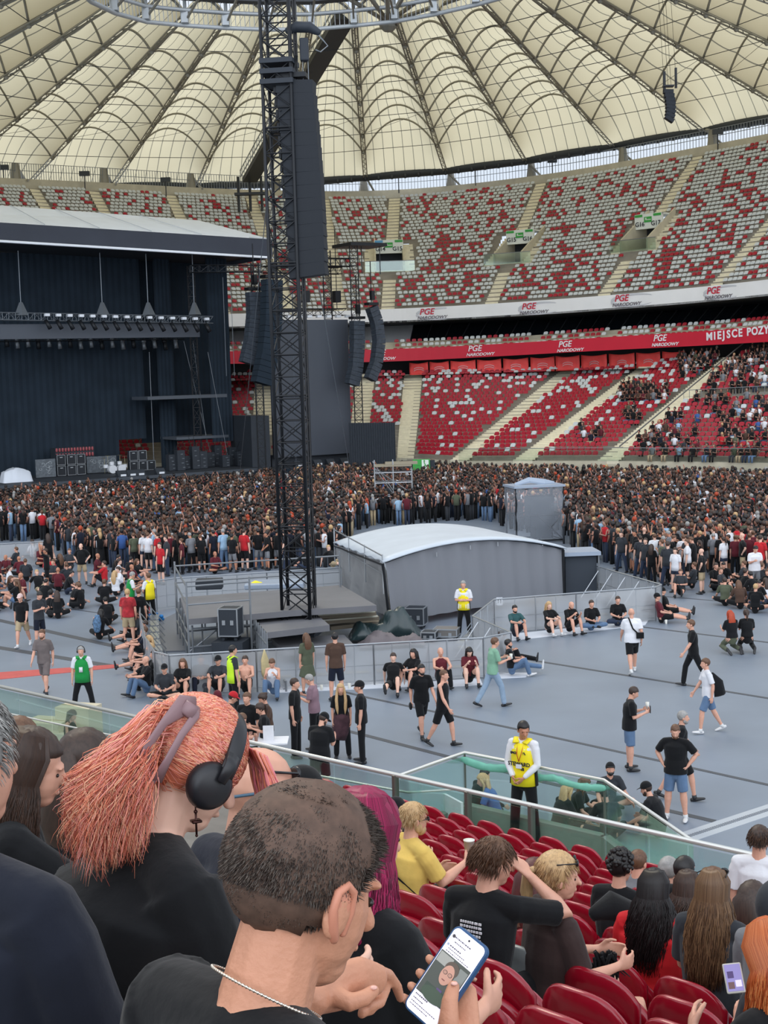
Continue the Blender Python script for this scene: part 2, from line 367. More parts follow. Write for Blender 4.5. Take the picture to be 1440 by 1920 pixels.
        for sd in 'LR':
            sh, el, wr, fd, sg = arms[sd]; k = (1+.5*(b-1))
            if top == 'tee': mb.path([sh+xs*(-sg)*.02*s, sh.lerp(el,.25), sh.lerp(el,.6), sh.lerp(el,.82)], [.066*s*k,.066*s*k,.064*s*k,.066*s*k], n)
            elif top == 'long': mb.path([sh+xs*(-sg)*.02*s, sh.lerp(el,.25), sh.lerp(el,.7), el, el.lerp(wr,.3), el.lerp(wr,.93)], [.064*s*k,.062*s*k,.055*s*k,.053*s*k,.052*s*k,.036*s*k], n, round_ends=True)
        g['shirt'] = mb
    if bottom:
        mb = MB()
        mb.path([pel-V(0,0,.10*s), pel-V(0,0,.03*s), pel+t1*.05*s], [(.12*s*b,.10*s*b),(.155*s*b,.112*s*b),(.148*s*b,.106*s*b)], n+2, side=V(1,0,0), round_ends=True)
        for sd in 'LR':
            hpt, kn, an, ft, sh_, sg = legs[sd]; k = (1+.5*(b-1))
            if bottom == 'shorts': mb.path([hpt, hpt.lerp(kn,.3), hpt.lerp(kn,.7), hpt.lerp(kn,.93)], [.094*s*k,.096*s*k,.090*s*k,.088*s*k], n)
            elif bottom == 'short': mb.path([hpt, hpt.lerp(kn,.2), hpt.lerp(kn,.5)], [.094*s*k,.096*s*k,.092*s*k], n)
            elif bottom in ('trousers','jeans'): mb.path([hpt, hpt.lerp(kn,.25), hpt.lerp(kn,.75), kn, kn.lerp(an,.4), kn.lerp(an,.97)], [.092*s*k,.092*s*k,.080*s*k,.072*s*k,.070*s*k,.064*s*k], n, round_ends=True)
        if bottom == 'skirt': mb.path([pel+t1*.06*s, pel-V(0,0,.15*s), (legs['L'][1]+legs['R'][1])/2+V(0,0,.02)], [(.14*s,.10*s),(.19*s,.15*s),(.25*s,.22*s)], n+4, side=V(1,0,0))
        g['trousers'] = mb
    mb = MB()
    for sd in 'LR':
        hpt, kn, an, ft, sh_, sg = legs[sd]
        up = (-sh_).normalized(); sole = an+sh_*.055*s
        mb.path([sole-ft*.055*s, sole-ft*.01*s, sole+ft*.09*s, sole+ft*.165*s], [(.034*s,.036*s),(.038*s,.042*s),(.044*s,.030*s),(.034*s,.022*s)], 10, side=ft.cross(up), round_ends=True)
        mb.path([an+up*.03*s, sole], [.044*s,.046*s], 8)
    g['shoes'] = mb
    # ---- hair
    if hair and hair != 'bald':
        mb = MB(); thick = {'short':.008,'buzz':.004}.get(hair, .014)
        c = V(0,-.014,.034); nn, kk = (10,8) if low else (24,18)
        tb = MB(); tb.ball((0,0,0), (1,1,1), nn, kk)
        vs = []
        rnd = random.Random(5)
        for p in tb.v:
            q = V(*p); X = V(q.x*(.077+thick), q.y*(.096+thick), q.z*(.090+thick*1.2))+c
            line = .060 if X.y > .055 else (.060-(.055-X.y)*1.4 if X.y > -.01 else (-.031 - (-.01-X.y)*.55))
            if hair in ('long','pony','bun','wavy') and X.y < .03: line = min(line, -.05)
            if X.z < line: X = c+(X-c)*.80
            elif not low and hair != 'buzz': X = c+(X-c)*(1+rnd.uniform(-.02,.03))
            vs.append(H(X.x, X.y, X.z))
        mb.add(vs, tb.f)
        dn = V(0,0,-1)
        if hair in ('long','wavy'):
            L = P.get('hairlen', .42)*s
            st = H(0,-.075,.03); back = -hf
            sp = [st+hu*.05*s, st+back*.022*s, st+back*.035*s+dn*.11*s, st+back*.05*s+dn*.25*s+(-fw*.02), st+back*.035*s+dn*L]
            mb.path(sp, [(.05*s,.03*s),(.088*s,.048*s),(.105*s,.045*s),(.115*s,.042*s),(.06*s,.02*s)], n+2, side=hx, round_ends=True)
            for sg in (-1,1):
                mb.path([H(.05*sg,.03,.09), H(.082*sg,.01,.02), H(.088*sg,-.01,-.07), H(.085*sg,.0,-.07)+dn*.12*s], [.02*s,.028*s,.03*s,.016*s], 8, flat=.7, round_ends=True)
        if hair == 'pony':
            st = H(0,-.11,.04)
            mb.path([st+hf*.02*s, st, st-hf*.05*s+dn*.02*s, st-hf*.06*s+dn*.12*s, st-hf*.045*s+dn*.28*s], [.02*s,.018*s,.03*s,.034*s,.01*s], 9, round_ends=True)
        if hair == 'bun': mb.ball(H(0,-.115,.06), .038*s, 12, 8)
        if hair == 'mohawk': pass
        g['hair'] = mb
    if 'beard' in extra:
        mb = MB(); mb.ball(H(0,.052,-.082), (.05*s,.05*s,.045*s), n+4, 9, HM); mb.ball(H(0,.094,-.04), (.026*s,.01*s,.008*s), 8, 6, HM)
        for sg in (-1,1): mb.ball(H(.054*sg,.02,-.055), (.016*s,.035*s,.04*s), 8, 6, HM)
        g['beard'] = mb
    if hat == 'cap':
        mb = MB(); tb = MB(); tb.ball((0,0,0), (1,1,1), 20, 14); vs = []
        for p in tb.v:
            q = V(*p); X = V(q.x*.090, q.y*.110, max(q.z,-.12)*.105)+V(0,-.012,.040)
            vs.append(H(X.x, X.y, X.z))
        mb.add(vs, tb.f)
        bk = -1 if 'backcap' in extra else 1
        mb.path([H(0,.05*bk,.045), H(0,.12*bk,.045), H(0,.165*bk,.032)], [(.070*s,.006*s),(.072*s,.006*s),(.05*s,.005*s)], 14, side=hx)
        g['cap'] = mb
    if hat == 'hood':
        mb = MB(); mb.ball(H(0,-.03,.02), (.105*s,.125*s,.13*s), 16, 12, HM); g['hood'] = mb
    if not low and P.get('eyes', True):
        mb = MB()
        for sg in (-1,1): mb.ball(H(.031*sg,.0800,.004), (.0115*s,.0055*s,.0062*s), 8, 6, HM)
        g['eyes'] = mb
    pts = dict(head=hc, H=H, HM=HM, arms=arms, legs=legs, neck=neck, chest=chest, pel=pel, xs=xs, fw=fw, t2=t2)
    # ground: lowest vertex of everything
    if P.get('seat') is None: zmin = min(p[2] for k in g for p in g[k].v)
    else: zmin = -P['seat']-.09*s
    return g, zmin, pts
SKIN = [mat('skin_fair', srgb(214,160,136), .5, noise=.05, nscale=20), mat('skin_tan', srgb(186,128,100), .5, noise=.05, nscale=20), mat('skin_pale', srgb(228,182,160), .5, noise=.04, nscale=20)]
def cloth(name, rgb=(0,0,0), noise=.12): return mat('cloth_'+name, srgb(*rgb), .85, noise=noise, nscale=6, sheen=.1, spec=.25, bump=.25, bscale=14)
BLK = cloth('black', (15,16,19)); CHAR = cloth('charcoal', (50,53,58)); NAVY = cloth('navy', (22,27,42)); WHT = cloth('white', (222,222,226), .05)
GREYC = cloth('grey', (120,122,126)); DENIM = cloth('denim', (92,116,146)); DENIMD = cloth('dark_denim', (44,54,74)); RED = cloth('red', (188,36,44)); MAROON = cloth('maroon', (92,30,40))
OLIVE = cloth('olive', (84,90,72)); BROWN = cloth('brown', (78,58,48)); KHAKI = cloth('khaki', (168,150,120)); SAGE = cloth('sage', (128,170,144)); TEAL = cloth('teal', (48,84,86))
MAUVE = cloth('mauve', (140,112,122)); YELT = cloth('soft_yellow', (226,190,100)); SKYB = cloth('pale_blue', (150,180,205)); ORG = cloth('orange', (226,110,40)); GRN = cloth('green', (30,140,66)); HIVIS = mat('hivis_yellow', srgb(244,224,20), .6); LIME = mat('hivis_lime', srgb(205,245,40), .6)
HB = mat('hair_black', srgb(24,20,20), .45, noise=.3, nscale=30, stretch=(3,3,.4)); HD = mat('hair_dark_brown', srgb(58,42,34), .5, noise=.3, nscale=30, stretch=(3,3,.4)); HM_ = mat('hair_brown', srgb(98,68,48), .5, noise=.3, nscale=30, stretch=(3,3,.4))
HL = mat('hair_blond', srgb(190,155,110), .5, noise=.25, nscale=30, stretch=(3,3,.4)); HG = mat('hair_grey', srgb(150,148,145), .55, noise=.2, nscale=30); HR = mat('hair_red', srgb(170,62,28), .5, noise=.25, nscale=30, stretch=(3,3,.4))
EYE = mat('eye_dark', (.02,.015,.012), .2); SHB = mat('shoe_black', (.02,.02,.022), .5); SHW = mat('shoe_white', (.65,.65,.65), .6)
SOCK = WHT
def person(name, label, pos, az, pose, sex='m', build=1.0, top='tee', topm=None, bottom='shorts', botm=None, hair='short', hairm=None, skin=0, shoe=None, hat=None, hatm=None, extra=(), voxel=.012, h=1.75, kw=None, group=None, eyes=False, props=True):
    """pos: world point under the figure; az: heading in degrees clockwise from +Y (away from the camera)"""
    k2 = dict(kw or {}); k2.setdefault('eyes', eyes)
    g, zm, pts = person_geometry(pose, sex, build, top, bottom, hair, hat, extra, voxel, h, k2)
    mm = dict(body=SKIN[skin], shirt=topm or BLK, trousers=botm or BLK, shoes=shoe or SHB, hair=hairm or HD, beard=hairm or HD, cap=hatm or BLK, hood=hatm or BLK, eyes=EYE)
    vox = dict(body=voxel, shirt=max(voxel*1.1,.008), trousers=max(voxel*1.2,.008), beard=voxel, hair=None, cap=None, eyes=None, shoes=None, hood=None)
    T = Matrix.Translation((0,0,-zm)); root = None
    for k, mb in g.items():
        me = remesh(mb, vox[k], 5 if k in ('shirt','trousers') else 2, .5) if vox[k] else mb.mesh(k, None, True)
        me.transform(T)
        nm = name if k == 'body' else {'trousers': {'shorts':'shorts','short':'shorts','skirt':'skirt','jeans':'jeans'}.get(bottom,'trousers')}.get(k, k)
        o = link_mesh(nm, me, mm[k], root)
        if k == 'body': root = o
        if k == 'cap': bevel(o, .001)
    if callable(pos): pos = pos(pts, -zm)
    root.location = pos; root.rotation_euler = (0,0,math.radians(-az))
    tag(root, label, 'person', group)
    return root, pts, -zm
def child_mesh(root, name, mb, mats, dz, smooth=True, label=None):
    """a part given in the figure's own frame (before it was set on the ground)"""
    me = mb.mesh(name, mats, smooth); me.transform(Matrix.Translation((0,0,dz)))
    o = bpy.data.objects.new(name, me); COL.objects.link(o); o.parent = root
    if label: o['label'] = label
    return o
# ------------------------------------------------------------ the bowl
def catmull(keys, pts, k):
    i = max(0, min(len(keys)-2, next((j for j in range(len(keys)-1) if k <= keys[j+1]), len(keys)-2)))
    t = (k-keys[i])/(keys[i+1]-keys[i]); t = max(-.5, min(1.5, t))
    p0 = pts[i-1] if i > 0 else pts[i]*2-pts[i+1]; p1 = pts[i]; p2 = pts[i+1]; p3 = pts[i+2] if i+2 < len(pts) else pts[i+1]*2-pts[i]
    return .5*((2*p1)+(-p0+p2)*t+(2*p0-5*p1+4*p2-p3)*t*t+(-p0+3*p1-3*p2+p3)*t*t*t)
class Curve:
    def __init__(s, rows, keys=None): s.k = keys or [r[0] for r in rows]; s.p = [at_d(*r) for r in rows]
    def __call__(s, k): return catmull(s.k, s.p, k)
LK = [-250,0,300,620,760,860,980,1140,1440,1750]
LF = Curve([(-250,868,100),(0,868,111),(300,868,116),(620,862,115),(760,860,111),(860,864,106.5),(980,864,102.5),(1140,864,98),(1440,868,90),(1750,880,77)])
LB = Curve([(-300,690,116),(-40,697,127),(280,700,132),(640,700,133),(775,702,133),(1070,694,129),(1220,683,124),(1375,668,117),(1640,640,108),(2050,600,92)], LK)
UK = [-200,100,300,545,727,920,1130,1340,1560,1750]
UF = Curve([(-200,600,104),(100,597,116),(300,594,123),(545,588,130),(727,582,133.5),(920,572,131),(1130,557,125),(1340,538,117),(1560,512,106),(1750,485,95)])
UR = Curve([(-420,325,112),(-60,348,132),(175,358,144),(470,371,156),(740,371,162),(1015,343,154),(1310,292,140),(1600,235,124),(1900,165,106),(2200,90,90)], UK)
M_CONC = mat('concrete_light', srgb(196,188,166), .85, noise=.10, nscale=1.2, bump=.1, bscale=20)
M_CONCD = mat('concrete_step', srgb(150,143,130), .9, noise=.12, nscale=.8)
M_STAIR = mat('stair_concrete', srgb(226,218,192), .85, noise=.08, nscale=3)
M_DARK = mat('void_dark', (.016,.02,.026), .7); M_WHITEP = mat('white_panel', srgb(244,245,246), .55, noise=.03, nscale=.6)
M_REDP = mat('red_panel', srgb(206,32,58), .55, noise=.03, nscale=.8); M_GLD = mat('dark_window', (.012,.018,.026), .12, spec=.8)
M_SR = mat('seat_red', srgb(166,28,48), .38, spec=.5); M_SG = mat('seat_grey', srgb(204,208,208), .45)
NL, NU = 26, 33
def rowpt(front, back, k, w):
    a, b = front(k), back(k); return a.lerp(b, w)
def stepped(name, front, back, ks, n, m, cut=None):
    mb = MB()
    for i in range(n):
        w0, w1 = i/n, (i+1)/n
        A = [rowpt(front, back, k, w0) for k in ks]; B = [rowpt(front, back, k, w1) for k in ks]
        for j in range(len(ks)-1):
            if cut and cut((ks[j]+ks[j+1])/2, (w0+w1)/2): continue
            z0 = (A[j].z, A[j+1].z); z1 = (B[j].z, B[j+1].z)
            a0, a1, b0, b1 = A[j], A[j+1], B[j], B[j+1]
            mb.quad(a0, a1, V(b1.x,b1.y,z0[1]), V(b0.x,b0.y,z0[0]))
            mb.quad(V(b0.x,b0.y,z0[0]), V(b1.x,b1.y,z0[1]), b1, b0)
    return struct(name, mb, m)
ks_l = list(np.linspace(-240,1740,80)); PK = [727,920,1130]
ks_u = sorted(list(np.linspace(-190,1740,80))+[q for p in PK for q in (p-27,p+27)])
stepped('floor_lower_terrace', LF, LB, ks_l, NL, M_CONCD)
stepped('floor_upper_terrace', UF, UR, ks_u, NU, M_CONCD, lambda k,w: any(abs(k-p)<27 for p in PK) and .30<w<.54)
def ribbon(name, top, bot, m, ks=None, off=0.0):
    mb = MB(); T = [top(k) for k in ks]; B = [bot(k) for k in ks]
    for j in range(len(ks)-1): mb.quad(B[j], B[j+1], T[j+1], T[j])
    return struct(name, mb, m)
# front wall of the lower tier, white and red fascia bands
def drop(c, dz, back=0.0):
    def f(k):
        p = c(k); q = c(k+4)-c(k-4); nn = V(-q.y, q.x, 0).normalized()
        return p+V(0,0,dz)+nn*back
    return f
ribbon('wall_pitch_side', LF, lambda k: V(LF(k).x, LF(k).y, 0), M_CONC, ks_l)
ribbon('trim_1', drop(UF,.12), drop(UF,-1.15), M_WHITEP, ks_u)
def solid_band(name, front, back, z0, z1, m, ks):
    mb = MB()
    F0 = [front(k) for k in ks]; B0 = [back(k) for k in ks]
    for j in range(len(ks)-1):
        f0,f1,b0,b1 = F0[j],F0[j+1],B0[j],B0[j+1]; up=V(0,0,z1); dn=V(0,0,z0)
        mb.quad(f0+dn,f1+dn,f1+up,f0+up); mb.quad(f0+up,f1+up,b1+up,b0+up); mb.quad(f0+dn,b0+dn,b1+dn,f1+dn)
    return struct(name, mb, m)
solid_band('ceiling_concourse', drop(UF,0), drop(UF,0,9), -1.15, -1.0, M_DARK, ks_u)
# red fascia
RT = Curve([(-200,668,104),(100,664,116),(300,660,123),(545,658,129),(727,655,132),(920,646,130),(1130,633,124),(1340,620,116),(1560,600,105),(1750,580,94)])
RTz = Curve([(-200,694,104),(100,688,116),(300,684,123),(545,681,129),(727,678,132),(920,669,130),(1130,657.5,124),(1340,647,116),(1560,634,105),(1750,620,94)])
ribbon('trim_2', drop(RT,0,-.6), drop(RTz,0,-.6), M_REDP, ks_u)
def at_back(c, back, z):  # same plan line, set back, at a height above the curve
    return drop(c, z, back)
ribbon('wall_mezzanine', drop(UF,-1.1,8.9), drop(RT,.2,5.5), M_GLD, ks_u)
mb = MB()
for j in range(len(ks_u)-1):
    if ks_u[j+1] < 775:
        A_, B_ = [drop(UF,-1.1,8.5)(k) for k in (ks_u[j], ks_u[j+1])]; C_, D_ = [drop(RT,.2,5.1)(k) for k in (ks_u[j+1], ks_u[j])]; mb.quad(D_,C_,B_,A_)
struct('wall_white_lounge', mb, M_WHITEP)
# mezzanine seating deck
mb = MB()
for r in range(3):
    for j in range(len(ks_u)-1):
        a, b = [drop(RT, -.55+.42*r, .1+.95*r)(k) for k in (ks_u[j], ks_u[j+1])]; c, d = [drop(RT, -.55+.42*r, .1+.95*(r+1))(k) for k in (ks_u[j+1], ks_u[j])]
        mb.quad(a,b,c,d); mb.quad(d,c,c+V(0,0,.42),d+V(0,0,.42))
for j in range(len(ks_u)-1):
    a, b = [drop(RT, .7, 2.9)(k) for k in (ks_u[j], ks_u[j+1])]; c, d = [drop(RT, .7, 9)(k) for k in (ks_u[j+1], ks_u[j])]
    mb.quad(a,b,c,d)
struct('floor_mezzanine', mb, M_CONC)
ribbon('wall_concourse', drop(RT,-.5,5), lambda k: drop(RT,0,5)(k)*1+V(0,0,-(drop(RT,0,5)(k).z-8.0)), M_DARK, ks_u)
mb = MB()
for j in range(len(ks_u)-1):
    a, b = [drop(RT,0,-1.2)(k) for k in (ks_u[j], ks_u[j+1])]; c, d = [drop(RT,0,6)(k) for k in (ks_u[j+1], ks_u[j])]
    for p in (a,b,c,d): p.z = 8.25
    mb.quad(a,b,c,d)
struct('floor_concourse', mb, M_CONCD)
# window mullions between the boxes
mb = MB()
for k in np.arange(-150, 1740, 26):
    a = drop(UF,-1.1,8.7)(k); b = drop(RT,.2,5.3)(k); mb.tube(b, a, .06, 4)
mb.add([], [])
struct('trim_3', mb, mat('mullion', (.05,.055,.06), .5))
# parapet and railing behind the last row of the upper tier
mb = MB()
for j in range(len(ks_u)-1):
    a, b = [drop(UR,0,.9)(k) for k in (ks_u[j], ks_u[j+1])]
    mb.quad(a-V(0,0,1),b-V(0,0,1),b+V(0,0,1.0),a+V(0,0,1.0)); 
    a2, b2 = [drop(UR,1.0,1.5)(k) for k in (ks_u[j], ks_u[j+1])]
    mb.quad(a+V(0,0,1.0),b+V(0,0,1.0),b2,a2); mb.quad(b2,a2,a2-V(0,0,4),b2-V(0,0,4))
struct('wall_rim', mb, M_CONC)
mb = MB()
for j in range(0, 480):
    k = -180+j*4
    a = drop(UR,1.0,1.2)(k)
    mb.tube(a, a+V(0,0,1.5), .035, 4)
for h in (.8,1.5):
    for j in range(len(ks_u)-1):
        a, b = [drop(UR,1.0+h,1.2)(k) for k in (ks_u[j], ks_u[j+1])]; mb.tube(a,b,.035,4)
struct('trim_4', mb, mat('rail_grey', srgb(130,134,136), .5, metal=.6))
# ------------------------------------------------------------ far seats
def seat_far_geo():
    g = MB()
    w = .205
    # backrest with a rounded top, thick shell
    top = [(-w*.8,.02),(-w,.07),(-w,.18),(-w*.8,.25),(-w*.35,.28),(w*.35,.28),(w*.8,.25),(w,.18),(w,.07),(w*.8,.02)]
    f = [V(x,.02+y*.18+abs(x)*-.25,.38+y) for x,y in top]; b = [V(x,.09+y*.18+abs(x)*-.25,.38+y) for x,y in top]; n = len(top)
    g.add(f+b, [tuple(range(n)), tuple(range(2*n-1,n-1,-1))]+[(i, n+i, n+(i+1)%n, (i+1)%n) for i in range(n)])
    # folded seat pan, a little lower and nearer the front
    top = [(-w*.9,0.03),(-w*.9,.12),(-w*.5,.17),(w*.5,.17),(w*.9,.12),(w*.9,0.03)]; n = len(top)
    f = [V(x,-.12+y*.35,.36+y) for x,y in top]; b = [V(x,-.02+y*.2,.36+y) for x,y in top]
    g.add(f+b, [tuple(range(n)), tuple(range(2*n-1,n-1,-1))]+[(i, n+i, n+(i+1)%n, (i+1)%n) for i in range(n)])
    return g
SG = seat_far_geo(); ROWOF = {}
SGv = np.array(SG.v)
rnd = random.Random(11)
PORTALS = [(735,482,'G14','G15'),(979,463,'G15','G16'),(1222,437,'G16','G17')]
PK = [727,920,1130]      # parameter of each portal's aisle
def frame_at(front, back, k, w):
    p = rowpt(front, back, k, w); q = rowpt(front, back, k+3, w)-rowpt(front, back, k-3, w)
    t = V(q.x,q.y,0).normalized(); nn = V(-t.y,t.x,0)     # nn points away from the pitch
    return p, t, nn
def place_seats(front, back, n, k0, k1, aisles, width, pgrey, skip=None, rows=None, dz=0.0, setb=.35):
    out = []
    for i in (rows if rows is not None else range(n)):
        w = i/n+.0001
        k = k0+rnd.uniform(0,6); ks = []
        L = 0; prev = rowpt(front, back, k0, w); acc = 0
        while k < k1:
            k += 1.0; p = rowpt(front, back, k, w); acc += (p-prev).xy.length if hasattr(p-prev,'xy') else (p-prev).length; prev = p
            if acc >= .5:
                acc -= .5; ks.append(k)
        for k in ks:
            p, t, nn = frame_at(front, back, k, w)
            if any((rowpt(front, back, a, w)-p).length < width/2 for a in aisles): continue
            if skip and skip(k, w, p): continue
            u, v = project(p)
            if u < -40 or u > 1480: continue
            ROWOF[(round((p+nn*setb).x,3),round((p+nn*setb).y,3))] = i
            out.append((p+nn*setb+V(0,0,dz), t, nn, rnd.random() < pgrey(k, w), u, v))
    return out
def pskip(k, w, p):
    for i, pk in enumerate(PK):
        d = (rowpt(UF, UR, pk, w)-p).length
        if .26 < w < .54 and d < 2.65: return True
    return False
AIS_U = [100,205,300,420,545,636,727,920,1130,1340,1560]
lower = place_seats(LF, LB, NL, -60, 1600, [300,480,655,760,860,980,1140,1460], 1.9, lambda k,w: .03+.42*w**1.4, skip=lambda k,w,p: (k>1140 and 12.5/26<w<14.5/26) or (560<k<760 and w<.30))
upper = place_seats(UF, UR, NU, -60, 1600, AIS_U, 1.6, lambda k,w: .58+.26*w+(.12*math.sin(k*.07+w*9)), skip=pskip)
mezz = []
for r in range(3):
    c = drop(RT, -.55+.42*r, .35+.95*r)
    k = -50; acc = 0; prev = c(k)
    while k < 1600:
        k += 1; p = c(k); acc += (p-prev).length; prev = p
        if acc >= .52:
            acc = 0; q = c(k+3)-c(k-3); t = V(q.x,q.y,0).normalized()
            u, v = project(p)
            if -40 < u < 1480 and not any(abs(k-a) < 9 for a in (727,990,1130,1500)): mezz.append((p, t, V(-t.y,t.x,0), rnd.random()<.48, u, v))
def merge_seats(name, seats, label):
    n = len(seats); nv = len(SGv); allv = np.empty((n*nv,3)); faces = []; mi = []
    for j,(p,t,nn,grey,u,v) in enumerate(seats):
        # local x along t, y away from the pitch
        allv[j*nv:(j+1)*nv] = SGv[:,0:1]*np.array(t)+SGv[:,1:2]*np.array(nn)+SGv[:,2:3]*np.array((0,0,1))+np.array(p)
        for f in SG.f: faces.append([x+j*nv for x in f]); mi.append(1 if grey else 0)
    me = bpy.data.meshes.new(name); me.from_pydata(allv.tolist(), [], faces); me.materials.append(M_SR); me.materials.append(M_SG)
    me.polygons.foreach_set('material_index', mi); me.update()
    o = bpy.data.objects.new(name, me); COL.objects.link(o); tag(o, label, 'seats', kind='stuff'); return o
ORDW = ['one','two','three','four','five','six','seven','eight','nine','ten','eleven','twelve','thirteen','fourteen','fifteen','sixteen','seventeen','eighteen','nineteen','twenty']+['higher']*30
# the seats that show largest after those round the camera: front rows at the right of the lower tier
lower.sort(key=lambda s: s[0].y)
near_lower, rest_lower = lower[:84], lower[84:]
_sm = {}
for grey in (False, True):
    me = SG.mesh('stadium_seat', M_SG if grey else M_SR); _sm[grey] = me
for (p,t,nn,grey,u,v) in near_lower:
    o = bpy.data.objects.new('stadium_seat', _sm[grey]); COL.objects.link(o)
    o.location = p; o.rotation_euler = (0,0,math.atan2(t.y,t.x))
    tag(o, ('grey' if grey else 'red')+' far flip seat, row '+ORDW[ROWOF[(round(p.x,3),round(p.y,3))]]+' up the lower stand', 'seat', 'flip seats on the far lower stand')
merge_seats('tiered_seats', rest_lower+upper+mezz, 'red and light grey plastic seats filling the far lower and upper stands')
print('SEATS', len(lower), len(upper), len(mezz))
# stairs in the aisles
def aisle(front, back, k, n, w0=0, w1=1, width=1.5, name='trim_stair'):
    mb = MB()
    for i in range(int(n*w0), int(n*w1)):
        for h in (0,1):
            w = (i+h*.5)/n; p, t, nn = frame_at(front, back, k, w); p2 = rowpt(front, back, k, (i+h*.5+.5)/n)
            z = rowpt(front, back, k, i/n).z; z2 = rowpt(front, back, k, (i+1)/n).z
            top = z+(z2-z)*(.5*h+.08)+.05
            d = (p2-p); d.z = 0
            a = p-t*width/2; b = p+t*width/2; a2 = a+d; b2 = b+d
            for q in (a,b,a2,b2): q.z = top
            mb.quad(a,b,b2,a2); mb.quad(a-V(0,0,.3),b-V(0,0,.3),b,a)
    return mb
mb = MB()
for k in (300,480,655,760,860,980,1140,1460):
    s = aisle(LF, LB, k, NL, .0 if k>=760 else .3, 1, 1.7); mb.add(s.v, s.f)
struct('trim_5', mb, M_STAIR)
mb = MB()
for k in AIS_U:
    if k in PK:
        for a,b in ((0,.26),(.56,1)):
            s = aisle(UF, UR, k, NU, a, b, 1.25); mb.add(s.v, s.f)
    else:
        s = aisle(UF, UR, k, NU, 0, 1, 1.25); mb.add(s.v, s.f)
struct('trim_6', mb, M_STAIR)
# ------------------------------------------------------------ entrance portals of the upper tier
M_SIGNW = mat('sign_white', srgb(226,230,222), .6); M_SIGNG = mat('sign_green', srgb(60,160,70), .6); M_SIGNB = mat('sign_blue', srgb(90,160,205), .6); M_TXT = mat('sign_text', (.02,.02,.03), .6)
M_TGLASS = glassmat('clear_glass_far', (.86,.93,.90), .10)
for i, k in enumerate(PK):
    p, t, nn = frame_at(UF, UR, k, .30); pw, _, _ = frame_at(UF, UR, k, .54)
    dep = (pw-p); dep.z = 0; depth = dep.length; hgt = pw.z-p.z
    R = Matrix(((t.x,nn.x,0),(t.y,nn.y,0),(0,0,1)))
    base = p.copy()
    root = thing('stand_portal', 'white signed entrance opening in the upper stand between blocks '+' and '.join(PORTALS[i][2:]), 'stadium entrance', base)
    def L(x,y,z): return R @ V(x,y,z)
    m = MB(); 
    for sg in (-1,1):
        m.add([L(sg*1.35,0,0),L(sg*1.5,0,0),L(sg*1.5,depth,0),L(sg*1.35,depth,0),L(sg*1.35,0,1.1),L(sg*1.5,0,1.1),L(sg*1.5,depth,hgt+.7),L(sg*1.35,depth,hgt+.7)], [(0,3,2,1),(4,5,6,7),(0,1,5,4),(1,2,6,5),(2,3,7,6),(3,0,4,7)])
    m.build('side_wall', M_CONC, root)
    m = MB(); yb = depth*.50; zc = hgt*.5+1.15
    m.box(L(0,yb+.2,zc), (2.9,.3,1.35), M=R); m.box(L(0,yb+1.4,zc+.6), (2.9,2.6,.15), M=R); m.build('sign_board', M_SIGNW, root)
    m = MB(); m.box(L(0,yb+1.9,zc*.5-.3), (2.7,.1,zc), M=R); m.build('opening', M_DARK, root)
    m = MB(); m.box(L(0,yb*.5+1,.08), (2.7,yb+2,.16), M=R); m.box(L(-2.9,depth*.5-1.2,.3),(1.3,.3,1.0),M=R); m.build('landing', M_CONC, root)
    m = MB(); 
    for sg in (-1,1):
        for j in range(12):
            yy = depth*j/12; m.box(L(sg*2.0, yy+.2, hgt*j/12+.05), (1.0,depth/12,.25), M=R)
    m.build('steps', M_STAIR, root)
    m = MB(); m.box(L(0,-.15,.55), (4.9,.04,1.0), M=R); m.build('glass_balustrade', M_TGLASS, root)
    m = MB(); m.box(L(0,-.15,1.08), (4.9,.06,.06), M=R); m.build('top_rail', mat('rail_grey'), root)
    yf = yb+.04
    m = MB(); m.box(L(-1.0,yf-.02,zc+.52), (.8,.04,.22), M=R); m.build('colour_strip', M_SIGNB if i == 0 else M_SIGNG, root)
    m = MB(); m.box(L(1.0,yf-.02,zc+.52), (.8,.04,.22), M=R); m.build('colour_strip', M_SIGNG, root)
    m = MB(); m.box(L(0,yf-.02,zc+.15), (.8,.04,.5), M=R); m.build('exit_sign', M_SIGNG, root)
    m = MB(); m.box(L(.05,yf-.05,zc+.13), (.6,.02,.07), M=R); m.box(L(-.2,yf-.05,zc+.22), (.12,.02,.2), M=R); m.build('running_mark', M_SIGNW, root)
    for sx, body in ((-.86, PORTALS[i][2]), (.86, PORTALS[i][3])):
        text('block_number', body, .58, frame_M(L(sx,yf-.05,zc-.25), t, V(0,0,1)), M_TXT, root, bold=.01)
